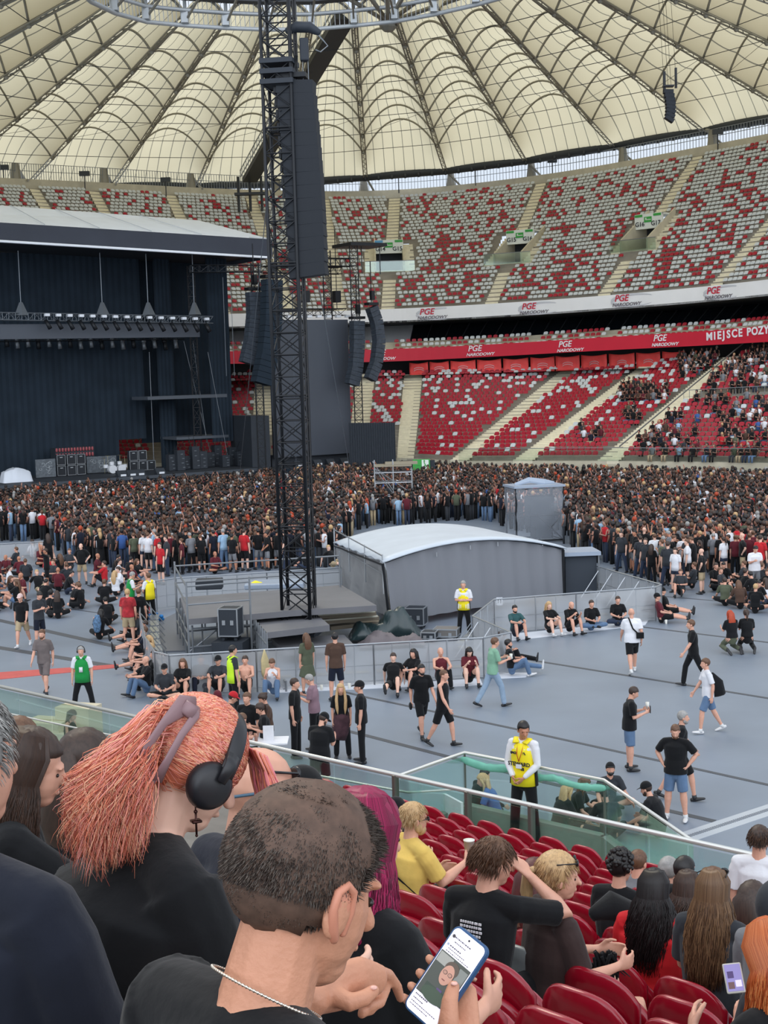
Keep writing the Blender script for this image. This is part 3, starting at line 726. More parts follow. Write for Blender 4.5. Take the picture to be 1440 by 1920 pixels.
# ------------------------------------------------------------ lettering on the fascia bands
M_TR = mat('logo_red', srgb(200,34,60), .6); M_TG = mat('logo_grey', srgb(110,104,112), .6); M_TW = mat('logo_white', srgb(240,240,244), .5); M_SWOOSH = mat('logo_pale', srgb(204,206,212), .6)
def on_band(curve, u, v, off):
    """point of the band that shows at pixel (u,v): walk the curve"""
    best = min(np.linspace(-190,1740,1500), key=lambda k: abs(project(curve(k))[0]-u))
    p = curve(best); q = curve(best+3)-curve(best-3); t = V(q.x,q.y,q.z).normalized(); nn = V(-t.y,t.x,0).normalized()
    r = ray(u, v); D = p-nn*off; s = (D-V(0,0,CAMZ)).dot(nn)/r.dot(nn)
    return V(0,0,CAMZ)+r*s, t, nn
def logo(u, v, curve, off, white=True, size=.62, group=None):
    p, t, nn = on_band(curve, u, v, off)
    root = thing('fascia_logo', ('red and grey' if white else 'white')+' sponsor lettering on the '+('white' if white else 'red')+' fascia band, '+group, 'logo', p)
    B = frame_M((0,0,0), t, V(0,0,1))
    if white:
        m = MB(); pts = [B.to_3x3() @ V(2.2*math.cos(a)+1.1, .50*math.sin(a)+.05, .012) for a in np.linspace(.2,5.6,28)]
        m.path(pts, [(.02,.02)]+[(.10*math.sin(i/26*3.1)+.02,.01) for i in range(26)]+[(.02,.02)], 4, side=V(0,0,1)); m.build('swoosh', M_SWOOSH, root)
    text('letters', 'PGE', .78*size/.62, B @ Matrix.Translation((-.15,.26,.03)), M_TR if white else M_TW, root, bold=.012, shear=.25, ext=.01)
    text('letters', 'NARODOWY', .40*size/.62, B @ Matrix.Translation((.35,-.28,.03)), M_TG if white else M_TW, root, bold=.008, shear=.3, ext=.01, xs=1.15)
UFw = drop(UF,-.5)
for (u, v, lab) in ((803,590,'above the plain dark lounge windows'),(994,580,'second along from the hung speakers'),(1168,565,'below the middle entrance portals'),(1340,551,'farthest along to the right')): logo(u, v, UFw, .06, True, group=lab)
RTm = drop(RT,-.7,-.6)
for (u, v, lab) in ((712,667,'beside the hung speakers'),(893,659,'above the first wide aisle'),(1062,651,'above the fence wraps'),(1240,640,'next to the large white words')): logo(u, v, RTm, .06, False, .58, lab)
p, t, nn = on_band(RTm, 1322, 632.5, .06)
root = thing('fascia_display_text', 'large white words running along the red fascia band', 'lettering', p)
for ch, uu in zip('MIEJSCEPOZYTY', (1330,1340,1348.6,1357,1366,1377,1388,1404,1415,1426.5,1437,1448,1459)):
    q, t, nn = on_band(RTm, uu, 632.5-(uu-1322)*.12, .06); text('letter', ch, .86, frame_M(q-p, t, V(0,0,1)), M_TW, root, bold=.03, ext=.01)
# red wraps hung at the head of the lower tier
WR = mat('banner_red', srgb(252,84,80), .6, noise=.08, nscale=2)
M_LINE = mat('wrap_mark', srgb(236,170,170), .6)
ws = [(768,866),(870,952),(955,1000),(1004,1041),(1045,1090),(1094,1143),(1147,1186),(1190,1232),(1236,1284)]
ws = [(768,803),(806,842),(845,892),(895,940),(944,991),(995,1040),(1042,1087),(1090,1138),(1142,1190),(1193,1238),(1242,1285)]
def wz(u): return 680+(u-768)*(657-680)/(1285-768), 704+(u-768)*(690-704)/(1285-768)
for i,(a,b) in enumerate(ws):
    k = lambda u: at_d(u, wz(u)[1], float(np.interp(u,[768,1070,1285],[133,128.5,121])))
    A, B = k(a), k(b); hA = at_d(a, wz(a)[0], A.y).z-A.z; hB = at_d(b, wz(b)[0], B.y).z-B.z
    P = []
    for r in range(7):
        row = []
        for c in range(9):
            s = c/8; q = A.lerp(B, s)+V(0,0,(hA+(hB-hA)*s)*r/6-.12*math.sin(math.pi*s)*(r==6)); q += V(.0,-.05*math.sin(s*11+r),0); row.append(q)
        P.append(row)
    m = MB(); m.grid(P); o = m.build('fence_wrap', WR, None, True); so = o.modifiers.new('s','SOLIDIFY'); so.thickness = .02
    tag(o, 'red fabric wrap heading the lower stand, '+['end one above the first aisle','next to the end one','third from the end','fourth from the end','fifth, left of the middle','middle one of the row','just right of the middle','below a bright ceiling lamp','fourth from the packed seats','second from the packed seats','last before the packed seats'][i], 'banner', 'red fence wraps')
    m = MB(); c0 = A.lerp(B,.5)+V(0,-.12,hA*.42); tt = (B-A).normalized()
    for jj in range(2): m.path([c0+tt*(.5*math.cos(x))+V(0,0,.22*math.sin(x)-jj*.18) for x in np.linspace(.3,2.9,9)], [.03,.05,.05,.05,.05,.05,.05,.05,.03], 4)
    m.build('wrap_emblem', M_LINE, o)
# ------------------------------------------------------------ roof
RO = [(-1150,180,72),(-860,250,88),(-620,292,104),(-430,318,122),(-270,332,136),(-110,340,148),(50,344,153),(210,346,157),(370,346,160),(530,343,161),(685,330,161),(835,318,159),(985,299,155),(1150,272,150),(1320,243,143),(1490,212,134),(1660,178,124),(1830,140,112)]
OUT = [at_d(*r) for r in RO]
dA = ray(640,-295); APEX = V(dA.x*73/dA.y, 73, CAMZ+dA.z*73/dA.y)
TR = .685
TK = [0,.16,.245,.325,.395,.46,.52,.585,.685]
M_MEM = bpy.data.materials.new('roof_membrane'); M_MEM.use_nodes = True
nt = M_MEM.node_tree; nt.nodes.clear(); N = nt.nodes.new
o_ = N('ShaderNodeOutputMaterial'); uv = N('ShaderNodeUVMap'); sx = N('ShaderNodeSeparateXYZ')
fr = N('ShaderNodeMath'); fr.operation = 'PINGPONG'; fr.inputs[1].default_value = .5
lt = N('ShaderNodeMath'); lt.operation = 'LESS_THAN'; lt.inputs[1].default_value = .035
nt.links.new(uv.outputs[0], sx.inputs[0]); nt.links.new(sx.outputs['X'], fr.inputs[0]); nt.links.new(fr.outputs[0], lt.inputs[0])
nz = N('ShaderNodeTexNoise'); nz.inputs['Scale'].default_value = .12; nz.inputs['Detail'].default_value = 4
geo = N('ShaderNodeNewGeometry'); nt.links.new(geo.outputs['Position'], nz.inputs['Vector'])
c1 = N('ShaderNodeMix'); c1.data_type = 'RGBA'; c1.inputs[6].default_value = (.56,.51,.365,1); c1.inputs[7].default_value = (.64,.585,.42,1); nt.links.new(nz.outputs['Fac'], c1.inputs[0])
c2 = N('ShaderNodeMix'); c2.data_type = 'RGBA'; c2.inputs[7].default_value = (.2,.19,.15,1); nt.links.new(lt.outputs[0], c2.inputs[0]); nt.links.new(c1.outputs[2], c2.inputs[6])
df = N('ShaderNodeBsdfDiffuse'); tl = N('ShaderNodeBsdfTranslucent'); mx = N('ShaderNodeMixShader'); mx.inputs[0].default_value = .86
nt.links.new(c2.outputs[2], df.inputs[0]); nt.links.new(c2.outputs[2], tl.inputs[0]); nt.links.new(df.outputs[0], mx.inputs[1]); nt.links.new(tl.outputs[0], mx.inputs[2]); nt.links.new(mx.outputs[0], o_.inputs[0])
M_STEEL = mat('roof_steel', srgb(142,138,126), .5, metal=.3); M_STEELL = mat('roof_steel_light', srgb(176,180,182), .45, metal=.3); M_STEELD = mat('roof_steel_dark', srgb(52,56,60), .55)
def tp(i, t, lift=0): return OUT[i].lerp(APEX, t)+V(0,0,lift)
me_v, me_f, me_uv = [], [], []
def bay(i, t, v, rise):
    a, b = tp(i,t), tp(i+1,t); w = (a-b).length
    return a.lerp(b, v)+V(0,0, .40*w*rise*4*v*(1-v))
NV = 16
for i in range(len(OUT)-1):
    for j in range(len(TK)-1):
        nn_ = 6; base = len(me_v)
        for a in range(nn_+1):
            s = a/nn_; t = TK[j]+(TK[j+1]-TK[j])*s
            rise = (s**.7 if j == 0 else 1.0)*(1-.10*math.sin(math.pi*s))
            if j == 0: rise = math.sin(s*math.pi/2)
            for b in range(NV+1): me_v.append(bay(i, t, b/NV, rise)); me_uv.append((b/NV*8, t))
        for a in range(nn_):
            for b in range(NV): me_f.append((base+a*(NV+1)+b, base+a*(NV+1)+b+1, base+(a+1)*(NV+1)+b+1, base+(a+1)*(NV+1)+b))
me = bpy.data.meshes.new('ceiling'); me.from_pydata(me_v, [], me_f); me.materials.append(M_MEM)
ul = me.uv_layers.new(name='UVMap'); li = np.empty(len(me.loops), dtype=np.int32); me.loops.foreach_get('vertex_index', li)
ul.data.foreach_set('uv', np.array(me_uv)[li].ravel()); me.polygons.foreach_set('use_smooth', [True]*len(me.polygons)); me.update()
CEIL = bpy.data.objects.new('ceiling', me); COL.objects.link(CEIL); CEIL['kind'] = 'structure'
for i in range(len(OUT)-1):
    m = MB()
    for j in range(1, len(TK)):
        m.path([bay(i, TK[j], v, 1.0)-V(0,0,.28) for v in np.linspace(0,1,17)], .09, 5)
    m.build('arch_rib', M_STEEL, CEIL, True)
    m = MB()
    for j in range(1, len(TK)): m.tube(tp(i,TK[j]), tp(i+1,TK[j]), .035, 3, caps=False)
    m.tube(tp(i,TK[2]), tp(i+1,TK[3]), .02, 3); m.build('tie_rod', M_STEELD, CEIL)
for i in range(len(OUT)):
    m = MB()
    a, b = tp(i,0,-.2), tp(i,TR,-.2); d = (b-a).normalized(); sd_ = d.cross(V(0,0,1)).normalized()
    for o2 in (-.2,.2): m.tube(a+sd_*o2, b+sd_*o2, .065, 5)
    n_ = 46
    for q in range(n_):
        p0 = a.lerp(b, q/n_)+sd_*(.2 if q%2 else -.2); p1 = a.lerp(b, (q+1)/n_)+sd_*(-.2 if q%2 else .2); m.tube(p0, p1, .035, 3)
    for tk in TK[1:]: m.ball(tp(i,tk,-.25), .2, 6, 5)
    m.build('radial_truss', M_STEEL, CEIL)
m = MB(); m.path(OUT, .55, 8); 
for i in range(len(OUT)-1):
    for q in range(6):
        p = OUT[i].lerp(OUT[i+1], q/6); m.box(p+V(0,-.3,-.35), (.25,.5,.5))
m.build('edge_beam', M_STEELD, CEIL, True)
# columns from the rim to the edge beam, with outer bracing
for i in range(1, len(OUT)-1):
    m = MB(); b = OUT[i]; kk = min(np.linspace(-190,1740,400), key=lambda k: abs(project(UR(k))[0]-project(b)[0])); g = drop(UR,.9,1.5)(kk)
    m.tube(g, V(g.x,g.y,g.z+1.6), .55, 8, .35); m.tube(V(g.x,g.y,g.z+1.4), b, .22, 6); m.tube(V(g.x+1.2,g.y,g.z), b, .12, 5)
    out = V(b.x*1.12, b.y*1.12, b.z+3); m.tube(b, out, .3, 6)
    m.build('roof_column', M_STEEL, CEIL)
m = MB()
for i in range(len(OUT)-1):
    for q in range(5):
        a = OUT[i].lerp(OUT[i+1], q/5); b = OUT[i].lerp(OUT[i+1], (q+1)/5)
        a2 = V(a.x*1.09,a.y*1.09,a.z-1.5); b2 = V(b.x*1.09,b.y*1.09,b.z-1.5)
        m.tube(a2, b2, .10, 4); m.tube(a2-V(0,0,2.2), b2-V(0,0,2.2), .08, 4); m.tube(a2-V(0,0,4.5), a2+V(0,0,1), .07, 4)
m.build('outer_frame', M_STEELL, CEIL)
# inner ring: pale double chord, dark walkway, posts and struts above
RING = [tp(i, TR, -.9) for i in range(len(OUT))]
ringm = MB(); ringm.path(RING, .16, 6); ringm.path([p+V(0,-.5,.9) for p in RING], .14, 6); ringm.build('ring_chord', M_STEELL, CEIL, True)
m = MB()
for i in range(len(RING)-1): 
    a, b = RING[i]+V(0,-.9,1.9), RING[i+1]+V(0,-.9,1.9); d = b-a
    m.box((a+b)/2, (d.length,.9,.75), M=frame_M((0,0,0), d, V(-d.y,d.x,0)).to_3x3())
m.build('ring_walkway', M_STEELD, CEIL)
m = MB()
for i in range(len(RING)):
    p = RING[i]; m.box(p+V(0,-.2,.45), (.45,.6,.7)); m.tube(p, p+V(0,-.6,4.6), .13, 6)
for h in (2.8,3.6,4.6): m.path([p+V(0,-1.0,h) for p in RING], .07, 4)
for i in range(len(RING)-1):
    for q in range(9):
        p = RING[i].lerp(RING[i+1], q/9); m.tube(p+V(0,-1,2.2), p+V(0,-1,4.6), .04, 4)
        if q % 2: m.tube(p+V(0,-1,2.3), RING[i].lerp(RING[i+1], (q+1)/9)+V(0,-1,4.6), .05, 4)
        m.tube(p+V(0,0,0), RING[i].lerp(RING[i+1], q/9)+V(0,-1.4,3.9), .03, 4)
m.build('ring_posts', M_STEELL, CEIL)
m = MB(); nd = at_d(728,42,103)
for (u,v,D) in ((560,-60,95),(640,-80,90),(722,-90,85),(800,-80,90),(880,-70,94),(940,-30,99)): m.tube(nd, at_d(u,v,D), .16, 5)
for i in range(len(RING)): m.tube(RING[i]+V(0,0,.3), APEX+V(0,0,4), .09, 4); m.tube(RING[i]+V(0,0,.5), tp(i,.46,.0), .08, 4)
m.ball(nd, .7, 8, 6); m.build('hub_strut', M_STEEL, CEIL)
# dark gangway from the ring down to the rim
a, b = at_d(648,30,104), at_d(468,338,150); d = b-a; FM = frame_M((0,0,0), d, V(1,0,0)).to_3x3()
root = thing('roof_gangway', 'long dark gangway descending from the roof ring behind the speaker tower', 'gangway', a)
m = MB(); m.box(d/2, (d.length,1.5,.5), M=FM); m.build('deck', M_STEELD, root)
m = MB()
sdv = V(-1,-.2,0).normalized()
for h in (.35,1.0): m.tube(sdv*.95+V(0,0,h), d+sdv*.95+V(0,0,h), .06, 4)
for q in range(34): p = d*(q/33)+sdv*.95; m.tube(p, p+V(0,0,1.05), .05, 4)
m.build('handrail', M_STEELL, root)
m = MB(); e = d+V(0,0,-1.2); 
for x in (-1.2,0,1.2): m.tube(e+V(x,0,-2), e+V(x,0,1.6), .15, 5)
m.box(e+V(0,0,-.2),(3.2,1,.25)); m.build('end_frame', M_STEELD, root)
# small floodlights standing on the rim
for (u, v) in ((8,352),(160,362),(312,372),(748,362),(892,348),(1036,335),(1346,285)):
    D = float(np.interp(u, [0,500,740,1000,1215,1440],[137,157,163,156,146,134])); g = at_d(u, v, D)
    r = thing('rim_floodlight', 'small dark floodlight on a post on the stand rim, '+{8:'leftmost, above the white stage roof',160:'second above the white stage roof',312:'third above the white stage roof',748:'above the middle wide aisle',892:'over the two middle entrance portals',1036:'right of the middle',1346:'above the far right entrance portal'}[u], 'floodlight', g, group='floodlights on the rim')
    m = MB(); m.tube((0,0,0),(0,0,1.7),.06,5); m.build('post', M_STEELD, r)
    m = MB(); m.box((0,0,1.9),(1.0,.4,.45)); m.build('lamp_head', M_STEELD, r)
# ------------------------------------------------------------ floor of the pitch
M_FLOOR = mat('floor_covering', srgb(124,134,147), .42, noise=.10, nscale=.35, spec=.45, bump=.03, bscale=3)
m = MB(); m.quad((-130,-10,0),(130,-10,0),(130,175,0),(-130,175,0)); struct('floor', m, M_FLOOR)
M_SEAM = mat('floor_seam', srgb(70,74,80), .6); M_RC = mat('floor_red', srgb(186,84,78), .8, noise=.1, nscale=3); M_PAPER = mat('paper_mat', srgb(214,218,226), .7)
def strip(pts, w, name, m_, z=.006):
    m = MB(); P = [at_z(u,v,0) for u,v in pts]
    for a,b in zip(P, P[1:]): m.bbox(a, b, z, w)
    return struct(name, m, m_)
strip([(-60,1150),(202,1209),(300,1228)], .30, 'trim_7', M_SEAM)
strip([(-60,1205),(216,1250)], .34, 'trim_8', M_SEAM)
strip([(590,1284),(689,1308),(971,1368),(1500,1485)], .12, 'trim_9', M_SEAM)
strip([(600,1358),(697,1382),(863,1425),(1014,1465),(1339,1540)], .16, 'trim_10', M_SEAM)
strip([(960,1231),(1003,1239),(1500,1319)], .14, 'trim_11', M_SEAM)
strip([(1190,1174),(1500,1212)], .14, 'trim_12', M_SEAM)
strip([(1240,1118),(1500,1140)], .10, 'trim_13', M_SEAM)
strip([(90,1136),(260,1160)], .10, 'trim_14', M_SEAM)
strip([(1281,1572),(1480,1506)], .45, 'trim_15', mat('drain_channel', srgb(176,182,188), .5))
m = MB(); a, b = at_z(1290,1569,0), at_z(1470,1509,0)
for i in range(46): m.box(a.lerp(b, i/46)+V(0,0,.008), (.03,.10,.012), math.atan2((b-a).y,(b-a).x))
struct('trim_16', m, mat('drain_slot', srgb(120,126,134), .6))
def floor_poly(pts, name, m_, z=.012):
    m = MB(); m.prism([at_z(u,v,0) for u,v in pts], 0, z); return struct(name, m, m_)
floor_poly([(-30,1263),(-30,1277),(222,1252),(222,1246)], 'trim_17', M_RC)
floor_poly([(1262,1062),(1345,1056),(1350,1046),(1280,1050)], 'trim_18', M_RC)
floor_poly([(505,1300),(780,1288),(772,1276),(490,1288)], 'trim_19', M_PAPER)
floor_poly([(940,1204),(1210,1172),(1216,1163),(950,1190)], 'trim_20', M_PAPER)
floor_poly([(930,1273),(985,1270),(1000,1262),(935,1262)], 'trim_21', M_PAPER)
floor_poly([(790,1292),(905,1284),(900,1272),(786,1280)], 'trim_22', M_PAPER)
# ------------------------------------------------------------ main stage
DRAPE = mat('stage_drape', srgb(35,45,55), .9, noise=.15, nscale=.7, spec=.2); SBLK = mat('stage_black', srgb(38,44,52), .7, noise=.1, nscale=2); STR = mat('truss_dark', srgb(22,25,30), .5, metal=.3); STRL = mat('truss_grey', srgb(112,118,124), .45, metal=.5)
ROOFW = mat('stage_roof_white', srgb(216,222,230), .6, noise=.03, nscale=1); FASC = mat('stage_fascia', srgb(52,56,66), .8, noise=.1, nscale=.5); LED = mat('led_wall', srgb(66,72,82), .55, noise=.04, nscale=.4)
S0 = V(-25.7,95,0); E1 = V(.838,.545,0); E2 = V(-.545,.838,0)
def S(a,b,z): return S0+E1*a+E2*b+V(0,0,z)
SR = Matrix(((E1.x,E2.x,0),(E1.y,E2.y,0),(0,0,1))); SRZ = math.atan2(E1.y,E1.x)
def Spx(u, v, b=0):
    """(a, z) on the stage plane b at a pixel"""
    r = ray(u,v); P0 = S(0,b,0); n = E2; s = (P0-V(0,0,CAMZ)).dot(V(n.x,n.y,0))/r.dot(V(n.x,n.y,0)); q = V(0,0,CAMZ)+r*s
    return (q-S0).dot(E1), q.z
def sbox(mb, a0, a1, b0, b1, z0, z1, m=None): mb.box(S((a0+a1)/2,(b0+b1)/2,(z0+z1)/2), (a1-a0,b1-b0,z1-z0), M=SR, m=m)
def stage_thing(name, label, cat, u, v, b, group=None, z=None):
    a, zz = Spx(u, v, b); return thing(name, label, cat, S(a,b,1.7 if z is None else z), SRZ, group), a
def lattice(mb, a, b, w, n, r=.035, br=.02, up=None):
    """box truss from a to b with side w and n bays"""
    a, b = V(*a), V(*b); d = (b-a).normalized(); u = (up or (V(0,0,1) if abs(d.z)<.9 else V(1,0,0))); x = d.cross(u).normalized(); y = x.cross(d)
    C = [x*sx*w/2+y*sy*w/2 for sx,sy in ((-1,-1),(1,-1),(1,1),(-1,1))]
    for c in C: mb.tube(a+c, b+c, r, 5)
    for i in range(n):
        p, q = a.lerp(b, i/n), a.lerp(b, (i+1)/n)
        for k in range(4):
            c, e = C[k], C[(k+1)%4]
            mb.tube(p+c, p+e, br, 4, caps=False); mb.tube(p+(c if i%2 else e), q+(e if i%2 else c), br, 4, caps=False)
stage = thing('concert_stage', 'huge black concert stage with white sloping roof and dark grey valance', 'stage', S(8,5,0), 0)
st0 = V(*stage.location)
def sb(mb, name, mt, smooth=False, parent=stage):
    mb.v = [tuple(V(*p)-st0) for p in mb.v]; return mb.build(name, mt, parent, smooth)
m = MB(); sbox(m,-14,20.6,0,9.5,1.45,1.7); sbox(m,20.6,31,.4,9,1.3,1.55); sb(m,'deck',SBLK)
m = MB()
for i in range(60): 
    a = -14+45*i/60; sbox(m, a, a+.74, -.05+.05*(i%2), .15, 0, 1.5)
sb(m,'front_skirt',DRAPE)
m = MB(); sbox(m,-14,20.6,-.06,.1,1.5,1.72); sb(m,'deck_edge',mat('deck_edge', srgb(64,70,78), .6))
e0, e1 = at_d(0,453,95), at_d(511,484,106.5); dl = (e0-e1); e0 = e0+dl*.7; et0 = at_d(0,417,95); et1 = at_d(511,449,106.5); et0 = et0+(et0-et1)*.7
r0 = at_d(0,385,101); r1 = at_d(372,413,111); r0 = r0+(r0-r1)*.9
bk = E2*10
m = MB(); m.quad(et0,et1,r1,r0); m.add([et1, et1+bk, r1+E2*6],[(0,1,2)]); m.quad(r0,r1,r1+E2*6,r0+E2*6); m.quad(r1+E2*6,et1+bk,et0+bk,r0+E2*6); sb(m,'roof_sheet',ROOFW)
m = MB()
for i in range(9):
    t = (i+.5)/9; q0, q1 = et0.lerp(et1,t), (r0.lerp(r1,t*1.0) if t < .93 else et1); m.tube(q0+V(0,-.05,.05), q1+V(0,-.05,.05), .03, 4)
sb(m,'roof_seam',mat('seam_grey', srgb(176,182,190), .6))
m = MB(); m.quad(e0,e1,et1,et0); m.quad(e1,e1+bk,et1+bk,et1); sb(m,'valance',FASC)
m = MB(); m.tube(e0+V(0,-.1,.02), e1+V(0,-.1,.02), .09, 6); sb(m,'valance_trim',mat('trim_white', srgb(230,234,240), .5))
m = MB(); m.quad(e0+V(0,0,.3),e1+V(0,0,.3),e1+bk+V(0,0,.3),e0+bk+V(0,0,.3)); sb(m,'roof_underside',SBLK)
# back drape with vertical folds, side masking, gaps at the foot on the right
def drape(mb, a0, a1, b, z0, z1, fold=.5, dep=.05):
    n = int((a1-a0)/fold*2); P = []
    for zz in (z0, z1): P.append([S(a0+(a1-a0)*i/n, b+dep*(i%2), zz) for i in range(n+1)])
    mb.grid(P)
m = MB(); drape(m,-16,12.2,8.5,1.5,18.0); drape(m,12.2,14.5,8.5,4.0,18.0); sb(m,'back_drape',DRAPE)
m = MB(); drape(m,14.5,21,9.5,3.6,18.0); sb(m,'side_drape',DRAPE)
m = MB(); drape(m,15.2,16.6,7.5,1.6,18.0,.3); drape(m,18.4,20.2,5,3.6,17.6,.3); sb(m,'leg_drape',DRAPE)
m = MB(); sbox(m,13.2,19.8,5,8,7.0,7.25); sbox(m,15.4,19.8,5,8,3.9,4.1); sb(m,'side_platform',mat('platform_grey', srgb(74,80,88), .6))
m = MB(); lattice(m,S(19.8,-.3,0),S(19.8,-.3,16.8),.55,26); lattice(m,S(17.4,5.5,1.7),S(17.4,5.5,17),.5,20); lattice(m,S(15.2,1,16.4),S(20.4,-.3,16.4),.5,8); sb(m,'corner_tower',STR)
# lighting truss with its fixtures
a0, z0 = Spx(-60,592,3); a1, z1 = Spx(397,600,3)
root = thing('lighting_truss', 'front lighting truss with a row of fifteen lamps across the main stage', 'lighting truss', S((a0+a1)/2,3,z0))
m = MB(); lattice(m, S(a0,3,z0)-root.location, S(a1,3,z1)-root.location, .5, 40); m.build('truss', STRL, root)
m = MB()
for u0,u1,v1 in ((36,43,575),(190,194,575),(276,280,575),(363,366,575)):
    aa, zz = Spx((u0+u1)/2, v1, 3); m.tube(S(aa,3,zz)-root.location, S(aa,3,17.6)-root.location, .035, 4); m.lathe(S(aa,3,zz-.6)-root.location, [(.5,0),(.12,.9)], 5)
m.build('hoist_cable', STRL, root)
FIXW = mat('lamp_white', srgb(214,218,224), .4)
for i in range(15):
    u = 88+i*21.4; v = 590.5+i*.55
    aa, zz = Spx(u, v, 2.4); lr = thing('stage_lamp', 'pale moving lamp clamped on the front stage truss, number '+str(i+1)+' from the left', 'stage lamp', S(aa,2.4,zz), SRZ, 'lamps on the front stage truss')
    words_ = ['leftmost lamp','second lamp','third lamp','fourth lamp','fifth lamp','sixth lamp','seventh lamp','middle lamp','ninth lamp','tenth lamp','eleventh lamp','twelfth lamp','thirteenth lamp','lamp next to the last','rightmost lamp']
    lr['label'] = 'pale moving '+words_[i]+' of the row on the front stage truss'
    m = MB(); m.box((0,0,.0), (.36,.3,.2)); bevel(m.build('lamp_head', FIXW, lr), .03)
    m = MB(); m.tube((-.12,0,-.35),(.1,-.25,-.95),.13,8,.16); m.build('lamp_barrel', STR, lr, True)
m = MB(); a0, zt = Spx(-60,603,3.4); a1, zt2 = Spx(373,606,3.4); _, zb = Spx(373,632,3.4); sbox(m,a0,a1,3.3,3.6,zb,zt2)
hd = thing('led_header', 'long dark grey screen strip hung under the front stage truss', 'screen', S((a0+a1)/2,3.4,zb)); m.v = [tuple(V(*p)-hd.location) for p in m.v]; m.build('panel', LED, hd)
for i in range(17):
    u = 12+i*19.8; aa, zz = Spx(u, 644+(i%2)*3+i*.2, 7); o = thing('back_lamp', 'dim lamp in the row behind the screen strip of the stage', 'stage lamp', S(aa,7,zz), SRZ, 'back row of stage lamps')
    m = MB(); m.tube((0,0,.35),(.03,-.1,-.25),.14,7,.17); m.box((0,0,.4),(.3,.25,.2)); m.build('lamp_barrel', STRL if i%3 else STR, o, True)
m = MB(); a0,zz = Spx(-60,636,7); a1,_ = Spx(345,640,7); lattice(m, S(a0,7,zz), S(a1,7,zz), .4, 30); tag(m.build('back_truss', STR), 'dark rear lighting truss deep inside the stage', 'lighting truss')
# loose cables hung on the right of the stage
m = MB()
for (u0,v0,u1,v1,b) in ((418,520,425,705,4),(432,520,440,705,4),(280,660,289,870,6),(390,660,430,870,5),(345,640,395,850,6),(362,640,388,830,6)):
    aa,za = Spx(u0,v0,b); ab,zb_ = Spx(u1,v1,b); m.tube(S(aa,b,za), S(ab,b,zb_), .022, 3)
tag(m.build('hanging_cables', STRL), 'thin pale cables hanging down the right side of the main stage', 'cable')
# ---- backline
AMPF = mat('amp_front', srgb(30,34,40), .8); AMPW = mat('amp_trim', srgb(170,174,178), .5)
def cabinet(u, v, b, lab, z):
    a,_ = Spx(u, v, b); r = thing('guitar_cabinet', lab, 'amplifier cabinet', S(a,b,z), SRZ, 'guitar cabinets stacked on stage')
    m = MB(); m.box((0,.2,.39),(.68,.38,.76)); bevel(m.build('case', SBLK, r), .03)
    m = MB(); m.box((0,0,.38),(.6,.03,.66)); m.build('grille', AMPF, r)
    m = MB()
    for sg in (-1,1): m.box((sg*.31,-.01,.38),(.02,.03,.7))
    for zz in (.04,.73): m.box((0,-.01,zz),(.62,.03,.02))
    m.box((0,-.02,.58),(.2,.02,.05)); m.build('trim', AMPW, r)
for (u,c) in ((116,'left stack by the white tarp'),(135,'left stack by the white tarp'),(153,'left stack by the white tarp'),(252,'right stack by the drum kit'),(269,'right stack by the drum kit'),(285,'right stack by the drum kit')):
    for lv in (0,1):
        if u == 285 and lv: continue
        n = {116:'left',135:'middle',153:'right',252:'left',269:'middle',285:'right'}[u]
        cabinet(u, 884, 5.5, 'black guitar cabinet, '+('upper ' if lv else 'lower ')+n+' of the '+c, 1.72+.78*lv)
# panels with grey scroll drawing (plain generic swirls)
def art_panel(u0, u1, v0, v1, b, lab):
    a0_,zt_ = Spx(u0,v0,b); a1_,zb_ = Spx(u1,v1,b); r = thing('riser_banner', lab, 'banner', S((a0_+a1_)/2,b,1.7), SRZ); w = a1_-a0_; h = zt_-1.75
    m = MB(); m.box((0,0,h/2+.05),(w,.08,h)); m.build('cloth_panel', mat('panel_grey', srgb(92,98,104), .8, noise=.3, nscale=6), r)
    m = MB(); rn = random.Random(int(u0))
    for _ in range(int(w*5)):
        c = V(rn.uniform(-w/2+.3,w/2-.3),-.06,rn.uniform(.3,h-.2)); R_ = rn.uniform(.1,.25); t0 = rn.uniform(0,6)
        m.path([c+V(R_*(1-k/14)*math.cos(t0+k*.5),0,R_*(1-k/14)*math.sin(t0+k*.5)) for k in range(12)], .018, 4)
    m.build('scroll_drawing', mat('scroll_pale', srgb(160,166,170), .7), r)
art_panel(162,219,857,884,6.2,'grey banner with pale scrolls behind the drum kit')
art_panel(66,104,862,876,5,'small grey scroll banner on a cart left of the cabinets')
a_,_ = Spx(136,850,7.2); r = thing('red_riser', 'low red and pale patterned riser at the back of the stage', 'riser', S(a_,7.2,1.7), SRZ)
m = MB(); m.box((0,0,1.0),(3.0,1,2.0)); m.build('frame', SBLK, r)
m = MB()
for i in range(13): 
    m.ball((-1.4+i*.23,-.55,1.85),(.10,.05,.16),6,5); m.ball((-1.4+i*.23,-.55,1.45),(.10,.05,.16),6,5)
m.build('red_panel', mat('riser_red', srgb(150,74,80), .6), r, True)
